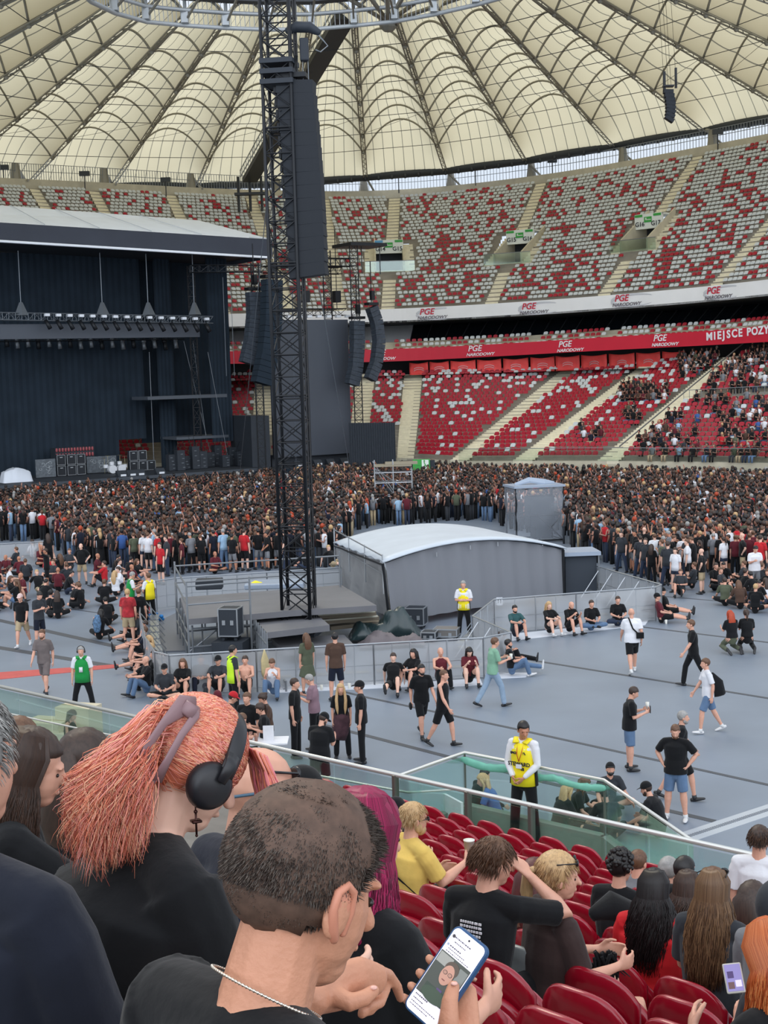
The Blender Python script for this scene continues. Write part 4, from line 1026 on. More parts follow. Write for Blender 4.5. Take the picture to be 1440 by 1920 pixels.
# drum kit
a_,_ = Spx(219,886,4.6); r = thing('drum_kit', 'pale drum kit in the middle of the main stage', 'drum kit', S(a_,4.6,1.72), SRZ)
DW = mat('drum_white', srgb(206,208,212), .35); CY = mat('cymbal', srgb(190,180,140), .3, metal=.8)
RX = Matrix.Rotation(math.pi/2,3,'X')
m = MB(); m.lathe((-.35,0,.32),[(.05,-.22),(.30,-.22),(.31,.22),(.05,.22)],14,RX); m.lathe((.35,0,.32),[(.05,-.22),(.30,-.22),(.31,.22),(.05,.22)],14,RX); m.build('bass_drum', DW, r, False)
m = MB()
for p in ((-.3,.1,.75),(.3,.1,.75),(.75,.2,.5),(-.75,.2,.55)): m.lathe(p,[(.02,-.12),(.17,-.12),(.17,.12),(.02,.12)],12)
m.build('tom_drum', DW, r)
m = MB()
for p in ((-.8,.3,1.15),(.8,.3,1.2),(-.45,.5,1.3),(.5,.5,1.3)):
    m.lathe(p,[(.24,-.01),(.05,.02),(.01,.03)],12); m.tube((p[0],p[1],0),p,.012,4)
m.build('cymbal', CY, r)
# white tarp at the left edge
a_,_ = Spx(30,895,2.5); r_ = MB(); nn = 14
P = []
rn = random.Random(3)
for i in range(nn+1):
    row = []
    for j in range(9):
        x = (i/nn-.5)*2.1; y = (j/8-.5)*1.2; h = .95*max(0,1-abs(i/nn-.5)*1.2)**.5*(1 if 0<j<8 and 0<i<nn else 0)+rn.uniform(0,.09)
        row.append(S(a_,2.5,1.72)+SR @ V(x+rn.uniform(-.04,.04),y,h if 0<j<8 and 0<i<nn else 0))
    P.append(row)
r_.grid(P); tag(r_.build('tarpaulin', mat('tarp_white', srgb(206,212,222), .4), None, True), 'crumpled white tarp heap at the left front of the stage', 'tarpaulin')
# dark gear at the right of the stage
rn = random.Random(21)
for i,(u,v,h) in enumerate(((322,880,1.2),(338,880,1.5),(352,878,1.0),(366,880,1.7),(380,878,1.3),(394,880,1.1),(408,880,1.6),(422,878,.9),(436,880,1.4),(450,878,1.1))):
    b = 3+rn.uniform(0,3); a_,_ = Spx(u,v,b); lab = ['tall narrow','square','low wide','tall','medium','low','tall shelved','small','upright','last']
    r = thing('equipment_rack', lab[i]+' dark equipment rack on the stage, '+['just right of the cable drop','beside the tall narrow rack','third in the line of racks','under the loose cables','fifth in the line of racks','in the middle of the line','behind the wedge monitors','between two taller racks','near the corner tower','by the foot of the corner tower'][i], 'equipment rack', S(a_,b,1.72), SRZ, 'equipment racks on stage right')
    m = MB(); m.box((0,0,h/2),(.62,.6,h)); bevel(m.build('case', SBLK, r), .02)
    m = MB()
    for q in range(4): m.box((rn.uniform(-.2,.2),-.31,h*(.15+.22*q)),(.18,.02,.05)); 
    m.build('control_panel', STRL, r)
    m = MB()
    for q in range(3): m.tube((rn.uniform(-.3,.3),0,h),(rn.uniform(-.5,.5),rn.uniform(-.2,.2),h+rn.uniform(.3,.9)),.018,4)
    m.build('cable_stand', STR, r)
for i,u in enumerate((228,246,262,300,560,596,620,646,666,686)):
    b = .9; v = 890-.05*u; a_,_ = Spx(u,v,b); z = 1.71 if a_<20.5 else 1.56
    r = thing('floor_wedge', ['black wedge monitor left of the drum kit front','black wedge monitor below the drum kit','black wedge monitor before the right cabinets','black wedge monitor by the cable drop','black wedge monitor left of the speaker tower legs','wedge box right of the tower, leftmost of five','second wedge box right of the speaker tower','third wedge box right of the speaker tower','fourth wedge box right of the speaker tower','last wedge box, at the right end of the stage'][i], 'monitor speaker', S(a_,b,z), SRZ, 'wedges along the stage front')
    m = MB(); m.add([(-.35,-.3,0),(.35,-.3,0),(.35,.3,0),(-.35,.3,0),(-.35,.1,.42),(.35,.1,.42),(.35,.3,.42),(-.35,.3,.42)],[(0,3,2,1),(4,5,6,7),(0,1,5,4),(1,2,6,5),(2,3,7,6),(3,0,4,7)]); m.build('case', SBLK, r)
    m = MB(); m.box((0,-.31,.1),(.4,.03,.14)); m.build('badge', FIXW, r)
# ---- side LED wall and its tower
aL,zT = Spx(504,600,2); aR,_ = Spx(651,602,2); _,zB = Spx(600,853,2)
r = thing('side_screen', 'tall blank slate grey screen beside the main stage', 'screen', S((aL+aR)/2,2,0), SRZ)
m = MB(); m.box((0,0,(zT+zB)/2),(aR-aL,.25,zT-zB)); m.build('panel', LED, r)
m = MB()
for i in range(9): x = (aR-aL)*(i/8-.5); m.box((x,-.1,zT+.25),(.4,.3,.18))
m.build('top_lamps', FIXW, r)
m = MB(); lattice(m,(-(aR-aL)/2,.3,zT+.6),((aR-aL)/2,.3,zT+.6),.5,10); 
for x in (-2.8,0,2.8): m.box((x,.3,zT+1.8),(.5,.5,.9)); m.tube((x,.3,zT+.8),(x,.3,zT+7),.03,4)
m.build('top_truss', STR, r)
m = MB(); m.box((0,.4,(1.5+zB)/2+.1),(aR-aL,.2,zB-1.3)); m.build('base_drape', SBLK, r)
for i,(u0,b,v1,lab) in enumerate(((663,1,458,'dark lattice tower right of the slate screen'),(612,4,470,'dark lattice tower behind the slate screen'))):
    a_,zt = Spx(u0,v1,b); m = MB(); lattice(m,S(a_,b,0),S(a_,b,zt),.62,34,.04,.022); tag(m.build('lattice_tower', STR), lab, 'truss tower')
m = MB(); a0_,z_ = Spx(520,478,1); a1_,_ = Spx(716,462,1); lattice(m,S(a0_,1.6,z_-.4),S(a1_-2.4,1.6,z_-.4),.6,16); lattice(m,S(a0_,3.4,z_-.9),S(a1_-2.4,3.4,z_-.9),.5,16)
a2_,z2_ = Spx(648,459,1); sbox(m,a2_,a1_,.2,3,z2_-.1,z2_+.15)
for a__ in (a1_-.2,a1_-1.9): m.tube(S(a__,1,z2_),S(a__,1,z2_-2.2),.05,4)
tag(m.build('screen_gantry', STR), 'dark truss gantry with flat top plate over the slate screen', 'truss gantry')
# ---- hung line arrays at the stage
def line_array(name, pts, w, dep, lab, mt, b, n, cab='cabinet', flat=False):
    """pts: pixels down the middle of the hang"""
    P = []
    for (u,v) in pts:
        a_,z_ = Spx(u,v,b); P.append((a_,z_))
    L = [0]
    for i in range(1,len(P)): L.append(L[-1]+math.hypot(P[i][0]-P[i-1][0],P[i][1]-P[i-1][1]))
    o0 = S(P[0][0],b,P[0][1]); r = thing(name, lab, 'line array', o0, SRZ, 'hung line array speakers')
    for i in range(n):
        s0, s1 = L[-1]*i/n, L[-1]*(i+.94)/n
        f = lambda s: V(float(np.interp(s,L,[p[0] for p in P]))-P[0][0],0,float(np.interp(s,L,[p[1] for p in P]))-P[0][1])
        A, B = f(s0), f(s1); d = (B-A); M3 = frame_M((0,0,0), V(0,1,0).cross(d.normalized()), V(0,1,0)).to_3x3()
        m = MB(); m.box((A+B)/2, (w,dep,d.length), M=M3); m.build(cab, mt, r)
    m = MB(); m.box((0,0,.25),(w*1.1,dep,.2)); m.tube((0,0,.2),(0,0,3.5),.04,4); m.box((.1,0,.9),(.3,.3,.7)); m.build('flying_frame', STR, r)
line_array('line_array', [(477,548),(479,590),(474,640),(464,682)], 1.15, .7, 'dark grilled speaker column curving left beside the stage corner', mat('speaker_dark', srgb(50,58,68), .7, noise=.3, nscale=5), -1, 16)
line_array('line_array', [(510,525),(509,600),(503,660),(490,720)], 1.35, .9, 'dark speaker column with curved foot left of the lattice mast', DRAPE, -2.5, 18)
line_array('line_array', [(670,602),(670,650),(667,690),(660,722)], 1.0, .7, 'straight dark speaker column right of the slate screen', mat('speaker_dark'), 0, 14)
line_array('line_array', [(697,576),(707,605),(711,640),(706,680),(694,712)], .8, .7, 'bow-shaped dark speaker column farthest right of the stage', mat('speaker_dark'), -1, 16)
# black curtained box under the stand, dark infill beside the stage
a_ = at_d(655,852,108.5); b_ = at_d(742,850,108); m = MB(); n = 40; P = []
zt0 = at_d(655,793,108.5).z; zt1 = at_d(742,792,108).z
for k in range(2): P.append([V(*(a_.lerp(b_,i/n)))+V(0,.12*(i%2),(k*((zt0-a_.z)*(1-i/n)+(zt1-b_.z)*i/n)) if k else -a_.z) for i in range(n+1)])
m.grid(P); r = m.build('black_curtain', mat('curtain_black', srgb(56,62,70), .9)); tag(r, 'black pleated curtain hung below the stand beside the first aisle', 'curtain')
m = MB(); a_ = at_d(470,780,107); b_ = at_d(505,795,107); m.prism([(a_.x,a_.y),(b_.x,b_.y),(b_.x-2,b_.y+4),(a_.x-2,a_.y+4)], 1.5, a_.z); tag(m.build('side_box', SBLK), 'black boxed platform between the stage and the slate screen', 'platform')
# exit sign, scaffold stand
c = at_d(790,871,104); r = thing('exit_sign', 'green and white emergency exit sign on a black stand', 'exit sign', V(c.x,c.y,0))
m = MB(); m.box((-.3,.4,1.0),(2.6,.6,2.0)); m.build('stand', SBLK, r)
m = MB(); m.box((0,0,c.z),(1.25,.08,.78)); m.build('board', M_SIGNG, r)
m = MB(); m.box((.28,-.06,c.z),(.5,.02,.68)); m.build('arrow_panel', M_SIGNW, r)
m = MB(); m.path([(.2,-.09,c.z+.2),(.28,-.09,c.z),(.18,-.09,c.z-.22)],.04,4); m.path([(.28,-.09,c.z),(.42,-.09,c.z-.2)],.035,4); m.ball((.22,-.09,c.z+.27),.06,6,5); m.box((-.3,-.06,c.z),(.4,.02,.09)); m.build('running_mark', M_SIGNW if False else M_SIGNG, r)
ALU = mat('aluminium', srgb(176,180,184), .35, metal=.7); ALUD = mat('scaffold_tube', srgb(140,144,148), .4, metal=.6)
c = at_d(738,921,84); r = thing('scaffold_stand', 'small silver scaffold stand rising from the crowd near the stage', 'scaffold', V(c.x,c.y,0))
m = MB(); 
for x in (-1.1,0,1.1):
    for y in (-.6,.6): m.tube((x,y,0),(x,y,3.3 if x<1 else 2.8),.035,5)
for z in (1.2,2.0,2.6):
    for y in (-.6,.6): m.tube((-1.1,y,z),(1.1,y,z),.03,5)
m.tube((-1.1,-.6,2.9),(0,-.6,1.3),.03,5); m.tube((1.1,-.6,1.3),(-1.1,-.6,2.9),.03,5); m.tube((-1.2,-.6,3.3),(.2,-.6,1.2),.03,5)
m.build('tubes', ALU, r)
m = MB(); m.box((0,0,3.0),(2.2,1.3,.1)); m.box((.5,0,3.12),(1.9,1.2,.12),); m.build('top_board', mat('ply', srgb(150,140,120), .7), r)
# ------------------------------------------------------------ lattice mast with the big speaker column
MB0 = at_z(562,1189,.42); MR = Matrix.Rotation(math.radians(-9),3,'Z')
r = thing('speaker_mast', 'tall black lattice mast rising from the small stage', 'truss tower', MB0, math.radians(-9))
w = .86/2; H_ = 21.8; nb = 33
m = MB()
for sx in (-1,1):
    for sy in (-1,1): m.tube((sx*w,sy*w,0),(sx*w,sy*w,H_),.052,8)
m.build('mast_leg', STR, r, True)
m = MB()
for i in range(nb):
    z0_, z1_ = H_*i/nb, H_*(i+1)/nb
    for sy in (-1,1):
        m.tube((-w,sy*w,z0_),(w,sy*w,z0_),.022,5); m.tube((-w,sy*w,z0_),(w,sy*w,z1_),.020,5); m.tube((w,sy*w,z0_),(-w,sy*w,z1_),.020,5)
        m.tube((sy*w,-w,z0_),(sy*w,w,z0_),.022,5); m.tube((sy*w,-w if i%2 else w,z0_),(sy*w,w if i%2 else -w,z1_),.018,5)
    if i%6 == 5:
        for sy in (-1,1): m.tube((-w,sy*w,z0_+.09),(w,sy*w,z0_+.09),.03,5); m.tube((sy*w,-w,z0_+.09),(sy*w,w,z0_+.09),.03,5)
m.build('bracing', STR, r)
m = MB(); 
zb_ = at_d(520,138,MB0.y).z-.42
for z in (zb_-.3,zb_,zb_+.3): m.box((0,0,z),(1.0,1.0,.14))
m.box((0,0,.02),(1.15,1.15,.16)); m.build('sleeve_block', SBLK, r)
m = MB()
for k in range(4): m.path([(w*.9+.05*k, -.3+.1*k, z) for z in np.linspace(.3,20,9)], .022, 5)
m.path([(w,-w,.5),(w*.5,-w,.2),(w*1.2,-w*1.2,.05)],.03,5); m.build('cable_loom', mat('cable_black', (.012,.012,.014), .5), r)
# speaker column
topc = at_d(554,153,43.2); botc = at_d(572,517,42.6)
r = thing('speaker_column', 'huge black speaker column hung beside the lattice mast', 'line array', topc, math.radians(-8))
SPK = mat('speaker_cloth', srgb(19,25,33), .75, noise=.04, nscale=10)
n = 15; L_ = topc.z-botc.z
for i in range(n):
    t = (i+.5)/n; x = (1-(1-t)**2)*.33*0+t*.10+.12*math.sin(math.pi*t*.7); ang = math.radians(3.2-9*t)
    m = MB(); M3 = Matrix.Rotation(ang,3,'Y'); m.box((x,0,-L_*t), (1.10,.62,L_/n*.998), M=M3); bevel(m.build('cabinet', SPK, r), .006)
m = MB()
for i in (0,2,4,7,10,12): m.ball((-.44+.2*i/n,-.34,-L_*(i+.3)/n),(.035,.02,.02),6,4)
for i in range(n): m.box((-.60+.02*i,.05,-L_*(i+.5)/n),(.07,.5,L_/n*.7),M=Matrix.Rotation(.08,3,'Y'))
m.build('rigging_plate', STR, r)
m = MB(); m.box((-.1,0,.16),(.9,.5,.14)); m.tube((-.1,0,.1),(.05,0,.75),.06,6); m.build('flying_frame', STR, r)
hz = at_d(568,58,43.2); r = thing('chain_hoist', 'black covered chain hoist hanging beside the mast top', 'hoist', hz)
m = MB(); m.path([(-.42,0,.02),(-.2,0,.12),(.2,0,.1),(.45,0,-.05)],[(.12,.12),(.22,.16),(.22,.16),(.08,.1)],10,side=V(0,1,0),round_ends=True); m.build('rain_cover', SBLK, r, True)
m = MB(); m.box((.02,0,-.55),(.26,.3,.66)); bevel(m.build('motor', SBLK, r), .04)
m = MB(); m.tube((-.04,0,-.85),(-.04,0,-1.45),.014,4); m.tube((.12,0,-.85),(.12,0,-1.6),.014,4); m.ball((-.04,0,-1.3),.06,8,6); m.build('chain', STRL, r)
m = MB(); m.path([(.42,0,-.1),(.6,0,-.3),(.72,.0,-.45),(.5,0,-.62),(.35,0,-.55)],.02,5); m.build('cable_loop', STRL, r)
# guy wires
for (u0,v0,u1,v1,D1,lab) in ((592,500,660,905,70,'thin guy wire running down right of the lattice mast'),(508,300,448,905,75,'thin guy wire running down left of the lattice mast'),(548,540,556,905,60,'pale guy wire seen through the lattice mast')):
    m = MB(); m.tube(at_d(u0,v0,44), at_d(u1,v1,D1), .018, 4); tag(m.build('guy_wire', STRL), lab, 'cable')
# small array high on the right
c = at_d(1250,172,95); r = thing('small_line_array', 'small curved line array hanging high under the roof', 'line array', c)
for i in range(8):
    t = i/7; m = MB(); ang = .05+.55*t*t; m.box((.1+.25*math.sin(t*1.7)-.5*t*t*.4,0,-1.75*t+.0), (.62,.5,.24), M=Matrix.Rotation(ang,3,'Y')); m.build('cabinet', SPK, r)
m = MB(); m.box((.1,0,.35),(.7,.5,.1)); m.box((-.15,0,.7),(.16,.16,1.2)); m.box((.65,.2,.9),(.14,.14,1.3)); m.build('flying_frame', STR, r)
m = MB(); 
for x in (-.15,.1,.3,.65): m.tube((x,0,.3),(x-.1,3,14),.016,3)
m.build('hoist_cable', STR, r)
# ------------------------------------------------------------ small stage inside the fence
DECKM = mat('deck_ply', srgb(104,104,108), .55, noise=.07, nscale=1.5); EDGEM = mat('deck_edge_wood', srgb(124,114,98), .7); NOSE = mat('step_nosing', srgb(206,204,188), .6)
root = thing('small_stage', 'low grey plywood stage deck with steps inside the fenced area', 'stage platform', at_z(520,1150,0))
o0 = V(*root.location)
def rel(P): return [V(*p)-o0 for p in P]
def slab(name, px, z, th, mt, par=root, edge=None):
    m = MB(); P = [V(*p)-o0 for p in [at_z(u,v,z) for u,v in px]]; m.prism(P, z-th, z)
    return m.build(name, mt, par)
slab('main_deck', [(338,1120),(640,1097),(706,1135),(545,1145),(466,1152),(350,1161)], 1.25, .18, DECKM)
slab('lower_deck', [(472,1153),(588,1147),(618,1172),(500,1186)], .95, .18, DECKM)
slab('front_deck', [(508,1196),(645,1190),(664,1209),(534,1220)], .42, .15, DECKM)
m = MB()
for i,(l,r_,z) in enumerate((((588,1143),(700,1136),1.06),((592,1152),(703,1145),.84),((602,1162),(708,1154),.62),((616,1173),(714,1163),.40))):
    a, b = at_z(*l,z)-o0, at_z(*r_,z)-o0; m.bbox(a,b,.12,.42,z-.12)
m.build('steps', EDGEM, root)
m = MB()
for i,(l,r_,z) in enumerate((((588,1141),(700,1134),1.20),((588,1144),(700,1137),1.075),((592,1153),(703,1146),.855),((602,1163),(708,1155),.635))):
    a, b = at_z(*l,z)-o0, at_z(*r_,z)-o0; m.bbox(a,b,.05,.06,z-.03)
m.build('step_nosing', NOSE, root)
m = MB()
for pts in (((338,1122),(640,1099)),((350,1163),(545,1147)),((338,1122),(350,1163)),((508,1197),(534,1221)),((472,1154),(500,1187))):
    a, b = [at_z(*p,1.1)-o0 for p in pts]
    if pts[0][1] > 1190: a.z = b.z = .3
    n = 7
    for i in range(n+1):
        p = a.lerp(b, i/n); m.tube(V(p.x,p.y,0), V(p.x,p.y,a.z), .03, 5)
    for z in (.25,a.z*.6+.1): m.tube(V(a.x,a.y,z), V(b.x,b.y,z), .03, 5)
    m.tube(V(a.x,a.y,.1), V(a.lerp(b,.4).x,a.lerp(b,.4).y,a.z-.1), .025, 5)
m.build('support_scaffold', ALUD, root)
root = thing('guard_scaffold', 'silver scaffold guard rails around the left end of the small stage', 'scaffold', at_z(355,1195,0)); o1 = V(*root.location)
m = MB()
posts = [(330,1121,1.25),(352,1166,1.25),(470,1156,1.25),(638,1100,1.25)]
P = [at_z(u,v,z) for u,v,z in posts]
for p in P: m.tube(V(p.x,p.y,0)-o1, V(p.x,p.y,2.45)-o1, .033, 6)
for a,b in ((0,1),(1,2),(0,3)):
    for z in (1.75,2.3):
        m.tube(V(P[a].x,P[a].y,z)-o1, V(P[b].x,P[b].y,z)-o1, .028, 6)
q = at_z(362,1216,.3); q2 = at_z(520,1205,.3)
m.tube(V(q.x,q.y,0)-o1, V(q.x,q.y,1.0)-o1,.033,6); m.tube(V(q.x,q.y,.9)-o1, V(q2.x,q2.y,.9)-o1,.03,6); m.tube(V(q.x,q.y,.35)-o1, V(q2.x,q2.y,.35)-o1,.03,6)
for k in range(5):
    a = P[0].lerp(P[1],k/4); m.tube(V(a.x,a.y,.1)-o1, V(a.x,a.y,1.3)-o1, .025,5)
for z in (.5,.9): m.tube(V(P[0].x,P[0].y,z)-o1, V(P[1].x,P[1].y,z)-o1, .028,5)
m.build('tubes', ALUD, root)
# side deck strip and dark pit
floor_poly([(296,1168),(333,1150),(352,1222),(300,1224),(285,1200)], 'trim_23', mat('strip_grey', srgb(100,104,112), .5), .05)
# round black lids / gear on the decks
for (u,v,z,w_,d_,h_,nm,lab,mt) in ((516,1100,1.25,2.0,1.2,.18,'covered_monitor','flat grey covered box on the back of the small stage',mat('cover_grey', srgb(150,162,178), .4)),(393,1104,1.25,.9,.5,.35,'floor_wedge','black wedge monitor on the back left of the small stage',SBLK)):
    m = MB(); m.box((0,0,h_/2),(w_,d_,h_)); bevel(tag(m.build(nm, mt, None, loc=(0,0,0)), lab, 'stage gear'), .04).location = at_z(u,v,z)
m = MB(); m.path([V(0,0,0),V(.2,.05,.05),V(.35,.0,.1)],[.12,.16,.06],8,round_ends=True); o = m.build('yellow_cloth', HIVIS, None, True); o.location = at_z(470,1100,1.3); tag(o,'small yellow cloth lying on the small stage deck','cloth')
# flight cases
def flight_case(u, v, z, w_, d_, h_, rz, lab, wood=False):
    r = thing('flight_case', lab, 'flight case', at_z(u,v,z), math.radians(rz))
    m = MB(); m.box((0,0,h_/2+.1),(w_,d_,h_-.1)); bevel(m.build('case_body', mat('case_wood', srgb(112,108,104), .6) if wood else SBLK, r), .01)
    m = MB()
    for sx in (-1,1):
        for sy in (-1,1): m.box((sx*w_/2,sy*d_/2,h_/2+.1),(.035,.035,h_-.08))
    for z_ in (.15,h_+.04):
        for s_ in (-1,1): m.box((0,s_*d_/2,z_),(w_,.03,.035)); m.box((s_*w_/2,0,z_),(.03,d_,.035))
    m.build('metal_edge', ALU, r)
    m = MB(); m.box((-w_*.22,-d_/2-.01,h_*.6),(.10,.03,.14)); m.box((w_*.22,-d_/2-.01,h_*.6),(.10,.03,.14)); m.build('latch', ALU, r)
    for sx in (-1,1):
        for sy in (-1,1):
            m = MB(); m.lathe((sx*(w_/2-.1),sy*(d_/2-.1),.05),[(.05,-.02),(.05,.02)],8,Matrix.Rotation(math.pi/2,3,'X')); m.build('caster', SBLK, r)
flight_case(434,1199,.6,.58,.56,.92,-12,'upright black flight case with silver edges beside the small stage')
m = MB(); p_ = at_z(434,1199,.6); m.box(V(p_.x,p_.y,.30),(.95,.9,.58),-.2); tag(m.build('plinth', SBLK),'low black plinth under the upright flight case','plinth')
flight_case(781,1178,0,.62,.6,.66,-14,'black silver-edged flight case by the big tent wall')
flight_case(754,1168,0,.6,.6,.66,-14,'dark flight case half behind another by the big tent wall')
flight_case(838,1199,0,.75,.6,.32,-14,'low flight case with pale lid near the hi-vis guard',True)
flight_case(806,1204,0,.45,.5,.3,-14,'small low black flight case left of the pale-lidded case')
flight_case(1108,1112,0,.85,.7,.25,0,'flat silver-edged flight case before the black curtained box')
# crumpled dark tarp and the grey cover
def heap(name, px, z, h, mt, lab, seed=1, arch=False):
    rn = random.Random(seed); (u0,v0),(u1,v1) = px; a, b = at_z(u0,v0,z), at_z(u1,v1,z); d = b-a; nrm = V(-d.y,d.x,0).normalized(); n, k = 26, 12; P = []
    w_ = .9
    for i in range(n+1):
        row = []
        for j in range(k+1):
            s, t = i/n, j/k; e = min(1,(1-abs(2*s-1))*3)*math.sin(math.pi*t)**.6
            hh = h*e*(.75+.35*math.sin(s*9+seed)+.12*math.sin(s*31+t*9))+rn.uniform(0,.05)*e
            row.append(a+d*s+nrm*(t-.5)*w_*(1+.2*math.sin(s*7))+V(rn.uniform(-.03,.03),rn.uniform(-.03,.03),hh))
        P.append(row)
    m = MB(); m.grid(P); o = m.build(name, mt, None, True); tag(o, lab, 'tarpaulin'); s_ = o.modifiers.new('t','SOLIDIFY'); s_.thickness = .01; return o
heap('tarpaulin', ((655,1196),(795,1190)), .15, .78, mat('tarp_dark', srgb(40,56,58), .3, spec=.6), 'dark green glossy tarp crumpled over gear beside the small stage', 2)
heap('cover_sheet', ((672,1210),(795,1204)), .1, .34, mat('cover_brownish', srgb(108,100,102), .7), 'grey brown cover sheet lying in front of the dark green tarp', 5)
# ------------------------------------------------------------ big tent
TENTW = mat('tent_fabric', srgb(122,124,130), .6, noise=.05, nscale=.8, bump=.4, bscale=2.2, stretch=(1,1,.15)); TENTR = mat('tent_roof', srgb(196,204,212), .45, noise=.05, nscale=1)
A = at_z(735,1166,.25); B = at_z(1057,1113,.25); At = at_d(722,1056,A.y-.05); Bt = at_d(1056,1031,B.y); C = at_z(642,1098,.25); C = A+(C-A); Ct = V(C.x,C.y,At.z)
cvec = C-A; cvec.z = 0; Ct = At+cvec*1.0; Ct.z = at_d(637,1021,Ct.y).z; Dt = Bt+cvec
root = thing('dome_tent', 'large grey fabric tent with pale arched roof behind the small stage', 'tent', V(A.x,A.y,0)); o2 = V(*root.location)
fr = []; N_ = 20
ab = Bt-At
H_arch = 0.48
for i in range(N_+1):
    t = i/N_; p = At.lerp(Bt, t)+V(0,0, 4*t*(1-t)*H_arch*1.1)
    fr.append(p)
base = [V(A.lerp(B,i/N_).x, A.lerp(B,i/N_).y, .25) for i in range(N_+1)]
m = MB(); P = []
for k in range(9):
    row = []
    for i in range(N_*3+1):
        t = i/(N_*3); top_ = At.lerp(Bt,t)+V(0,0,4*t*(1-t)*H_arch*1.1); bt = V(A.lerp(B,t).x,A.lerp(B,t).y,.25)
        q = bt.lerp(top_,k/8)+V(.02,-.04,0)*math.sin(i*1.1+k*.2); row.append(q-o2)
    P.append(row)
m.grid(P); m.build('front_wall', TENTW, root, True)
m = MB(); P = []
rn = random.Random(9)
for k in range(9):
    row = []
    for i in range(17):
        t = i/16; top_ = At.lerp(Ct,t); bt = A.lerp(C,t); bt.z = .25
        q = bt.lerp(top_,k/8)+V(-.08,.0,0)*math.sin(i*1.7+k*.9)+V(rn.uniform(-.05,.02),0,0); row.append(q-o2)
    P.append(row)
m.grid(P); m.build('side_wall', mat('tent_side', srgb(138,138,138), .6, noise=.1, nscale=1, bump=.5, bscale=2), root, True)
m = MB(); P = []
for k in range(15):
    s = k/14; row = []
    for i in range(N_+1):
        t = i/N_; q = At.lerp(Bt,t)+cvec*(s*1.04-.02)+V(0,0,4*t*(1-t)*H_arch*1.1+.08+(Ct.z-At.z)*s+(.05 if k%2 else 0)); q += (At-Bt).normalized()*(.12*(1-2*t)); row.append(q-o2)
    P.append(row)
m.grid(P); o = m.build('arched_roof', TENTR, root, True); s_ = o.modifiers.new('t','SOLIDIFY'); s_.thickness = .05
m = MB(); m.path([p-o2+V(0,-.08,.04) for p in fr], .035, 5)
m.tube(A-o2+V(-.08,-.05,0), At-o2+V(-.08,-.05,0), .05, 6); m.tube(B-o2, Bt-o2, .05, 6); m.tube(At-o2+V(-.1,0,-.05), Ct-o2+V(-.1,0,-.05), .03, 5)
m.build('frame_pole', STR, root)
m = MB()
for f_ in (.0,.33,.66,1.0):
    p = A.lerp(C,f_)+V(-.25,-.1,0); m.tube(V(p.x,p.y,1.2)-o2, V(p.x,p.y,2.5)-o2, .025, 5)
for z in (1.85,2.45): m.tube(V(A.x-.25,A.y-.1,z)-o2, V(C.x-.25,C.y-.1,z)-o2, .025, 5)
m.build('guard_rail', ALU, root)
m = MB()
for t in (.25,.44,.6,.87): 
    p = A.lerp(B,t); m.box(V(p.x,p.y-.08,2.0+.8*4*t*(1-t)*H_arch)-o2,(.03,.03,.14))
m.build('tie_mark', ALU, root)
# black curtained box on the right of the tent
p = at_z(1083,1108,.2); root = thing('curtained_box', 'black curtained box with grey lid right of the big tent', 'enclosure', V(p.x,p.y,.02), math.radians(4)); hh = at_d(1083,1040,p.y).z
m = MB()
P = []
for k in range(2): P.append([V(-.65+1.0*i/20+.0, -.5+.04*(i%2), k*hh) for i in range(21)])
m.box((.05,.1,hh/2),(1.15,1.1,hh)); m.build('curtain', mat('curtain_black'), root)
m = MB(); m.box((0,.1,hh+.08),(1.5,1.5,.14)); m.build('lid', mat('cover_grey'), root)
m = MB(); 
for x in (-.72,.68): m.tube((x,-.55,0),(x,-.55,hh+.1),.035,6)
m.build('pole', ALUD, root)
# wrapped tower standing in the crowd
p = at_z(1003,1014,0); root = thing('wrapped_tower', 'scaffold tower wrapped in clear plastic film standing in the crowd', 'tower', p, math.radians(12))
FILM = bpy.data.materials.new('plastic_film'); FILM.use_nodes = True; bs = FILM.node_tree.nodes['Principled BSDF']; bs.inputs['Base Color'].default_value = (.50,.54,.60,1); bs.inputs['Alpha'].default_value = .34; bs.inputs['Roughness'].default_value = .25; MATS['film'] = FILM
ht = at_d(1003,912,p.y).z; W1, W2 = 1.18, .85
m = MB()
for x in (-W1,W1):
    for y in (-W2,W2): m.tube((x,y,0),(x,y,ht),.05,6)
for z in (.1,ht*.5,ht-.05):
    for s in (-1,1): m.tube((-W1,s*W2,z),(W1,s*W2,z),.035,5); m.tube((s*W1,-W2,z),(s*W1,W2,z),.035,5)
m.tube((-W1*.1,-W2,.1),(W1,-W2,ht*.5),.035,5); m.tube((-W1*.1,-W2,ht*.5),(W1,-W2,.1),.035,5)
m.build('frame', STR, root)
m = MB(); m.box((.25,0,ht*.55),(1.2,1.0,ht*.55)); m.box((.3,0,ht*.2),(.8,.8,ht*.3)); m.build('inner_gear', SBLK, root)
for nm, (x0,y0,x1,y1) in (('film_panel',(-W1,-W2-.06,W1,-W2-.06)),('film_panel',(-W1-.06,-W2,-W1-.06,W2)),('film_panel',(W1+.06,-W2,W1+.06,W2))):
    m = MB(); P = []
    for k in range(10): P.append([V(x0+(x1-x0)*i/12+rn.uniform(-.04,.04), y0+(y1-y0)*i/12+rn.uniform(-.04,.04), .15+(ht-.1)*k/9) for i in range(13)])
    m.grid(P); m.build(nm, FILM, root, True)
m = MB(); m.box((0,0,ht+.06),(2.6,1.9,.1)); m.path([(-.9,0,ht+.15),(-.2,.1,ht+.32),(.5,-.1,ht+.2),(1.0,0,ht+.16)],[.1,.18,.2,.08],8,flat=.5,round_ends=True); m.build('top_cover', mat('cover_grey'), root)
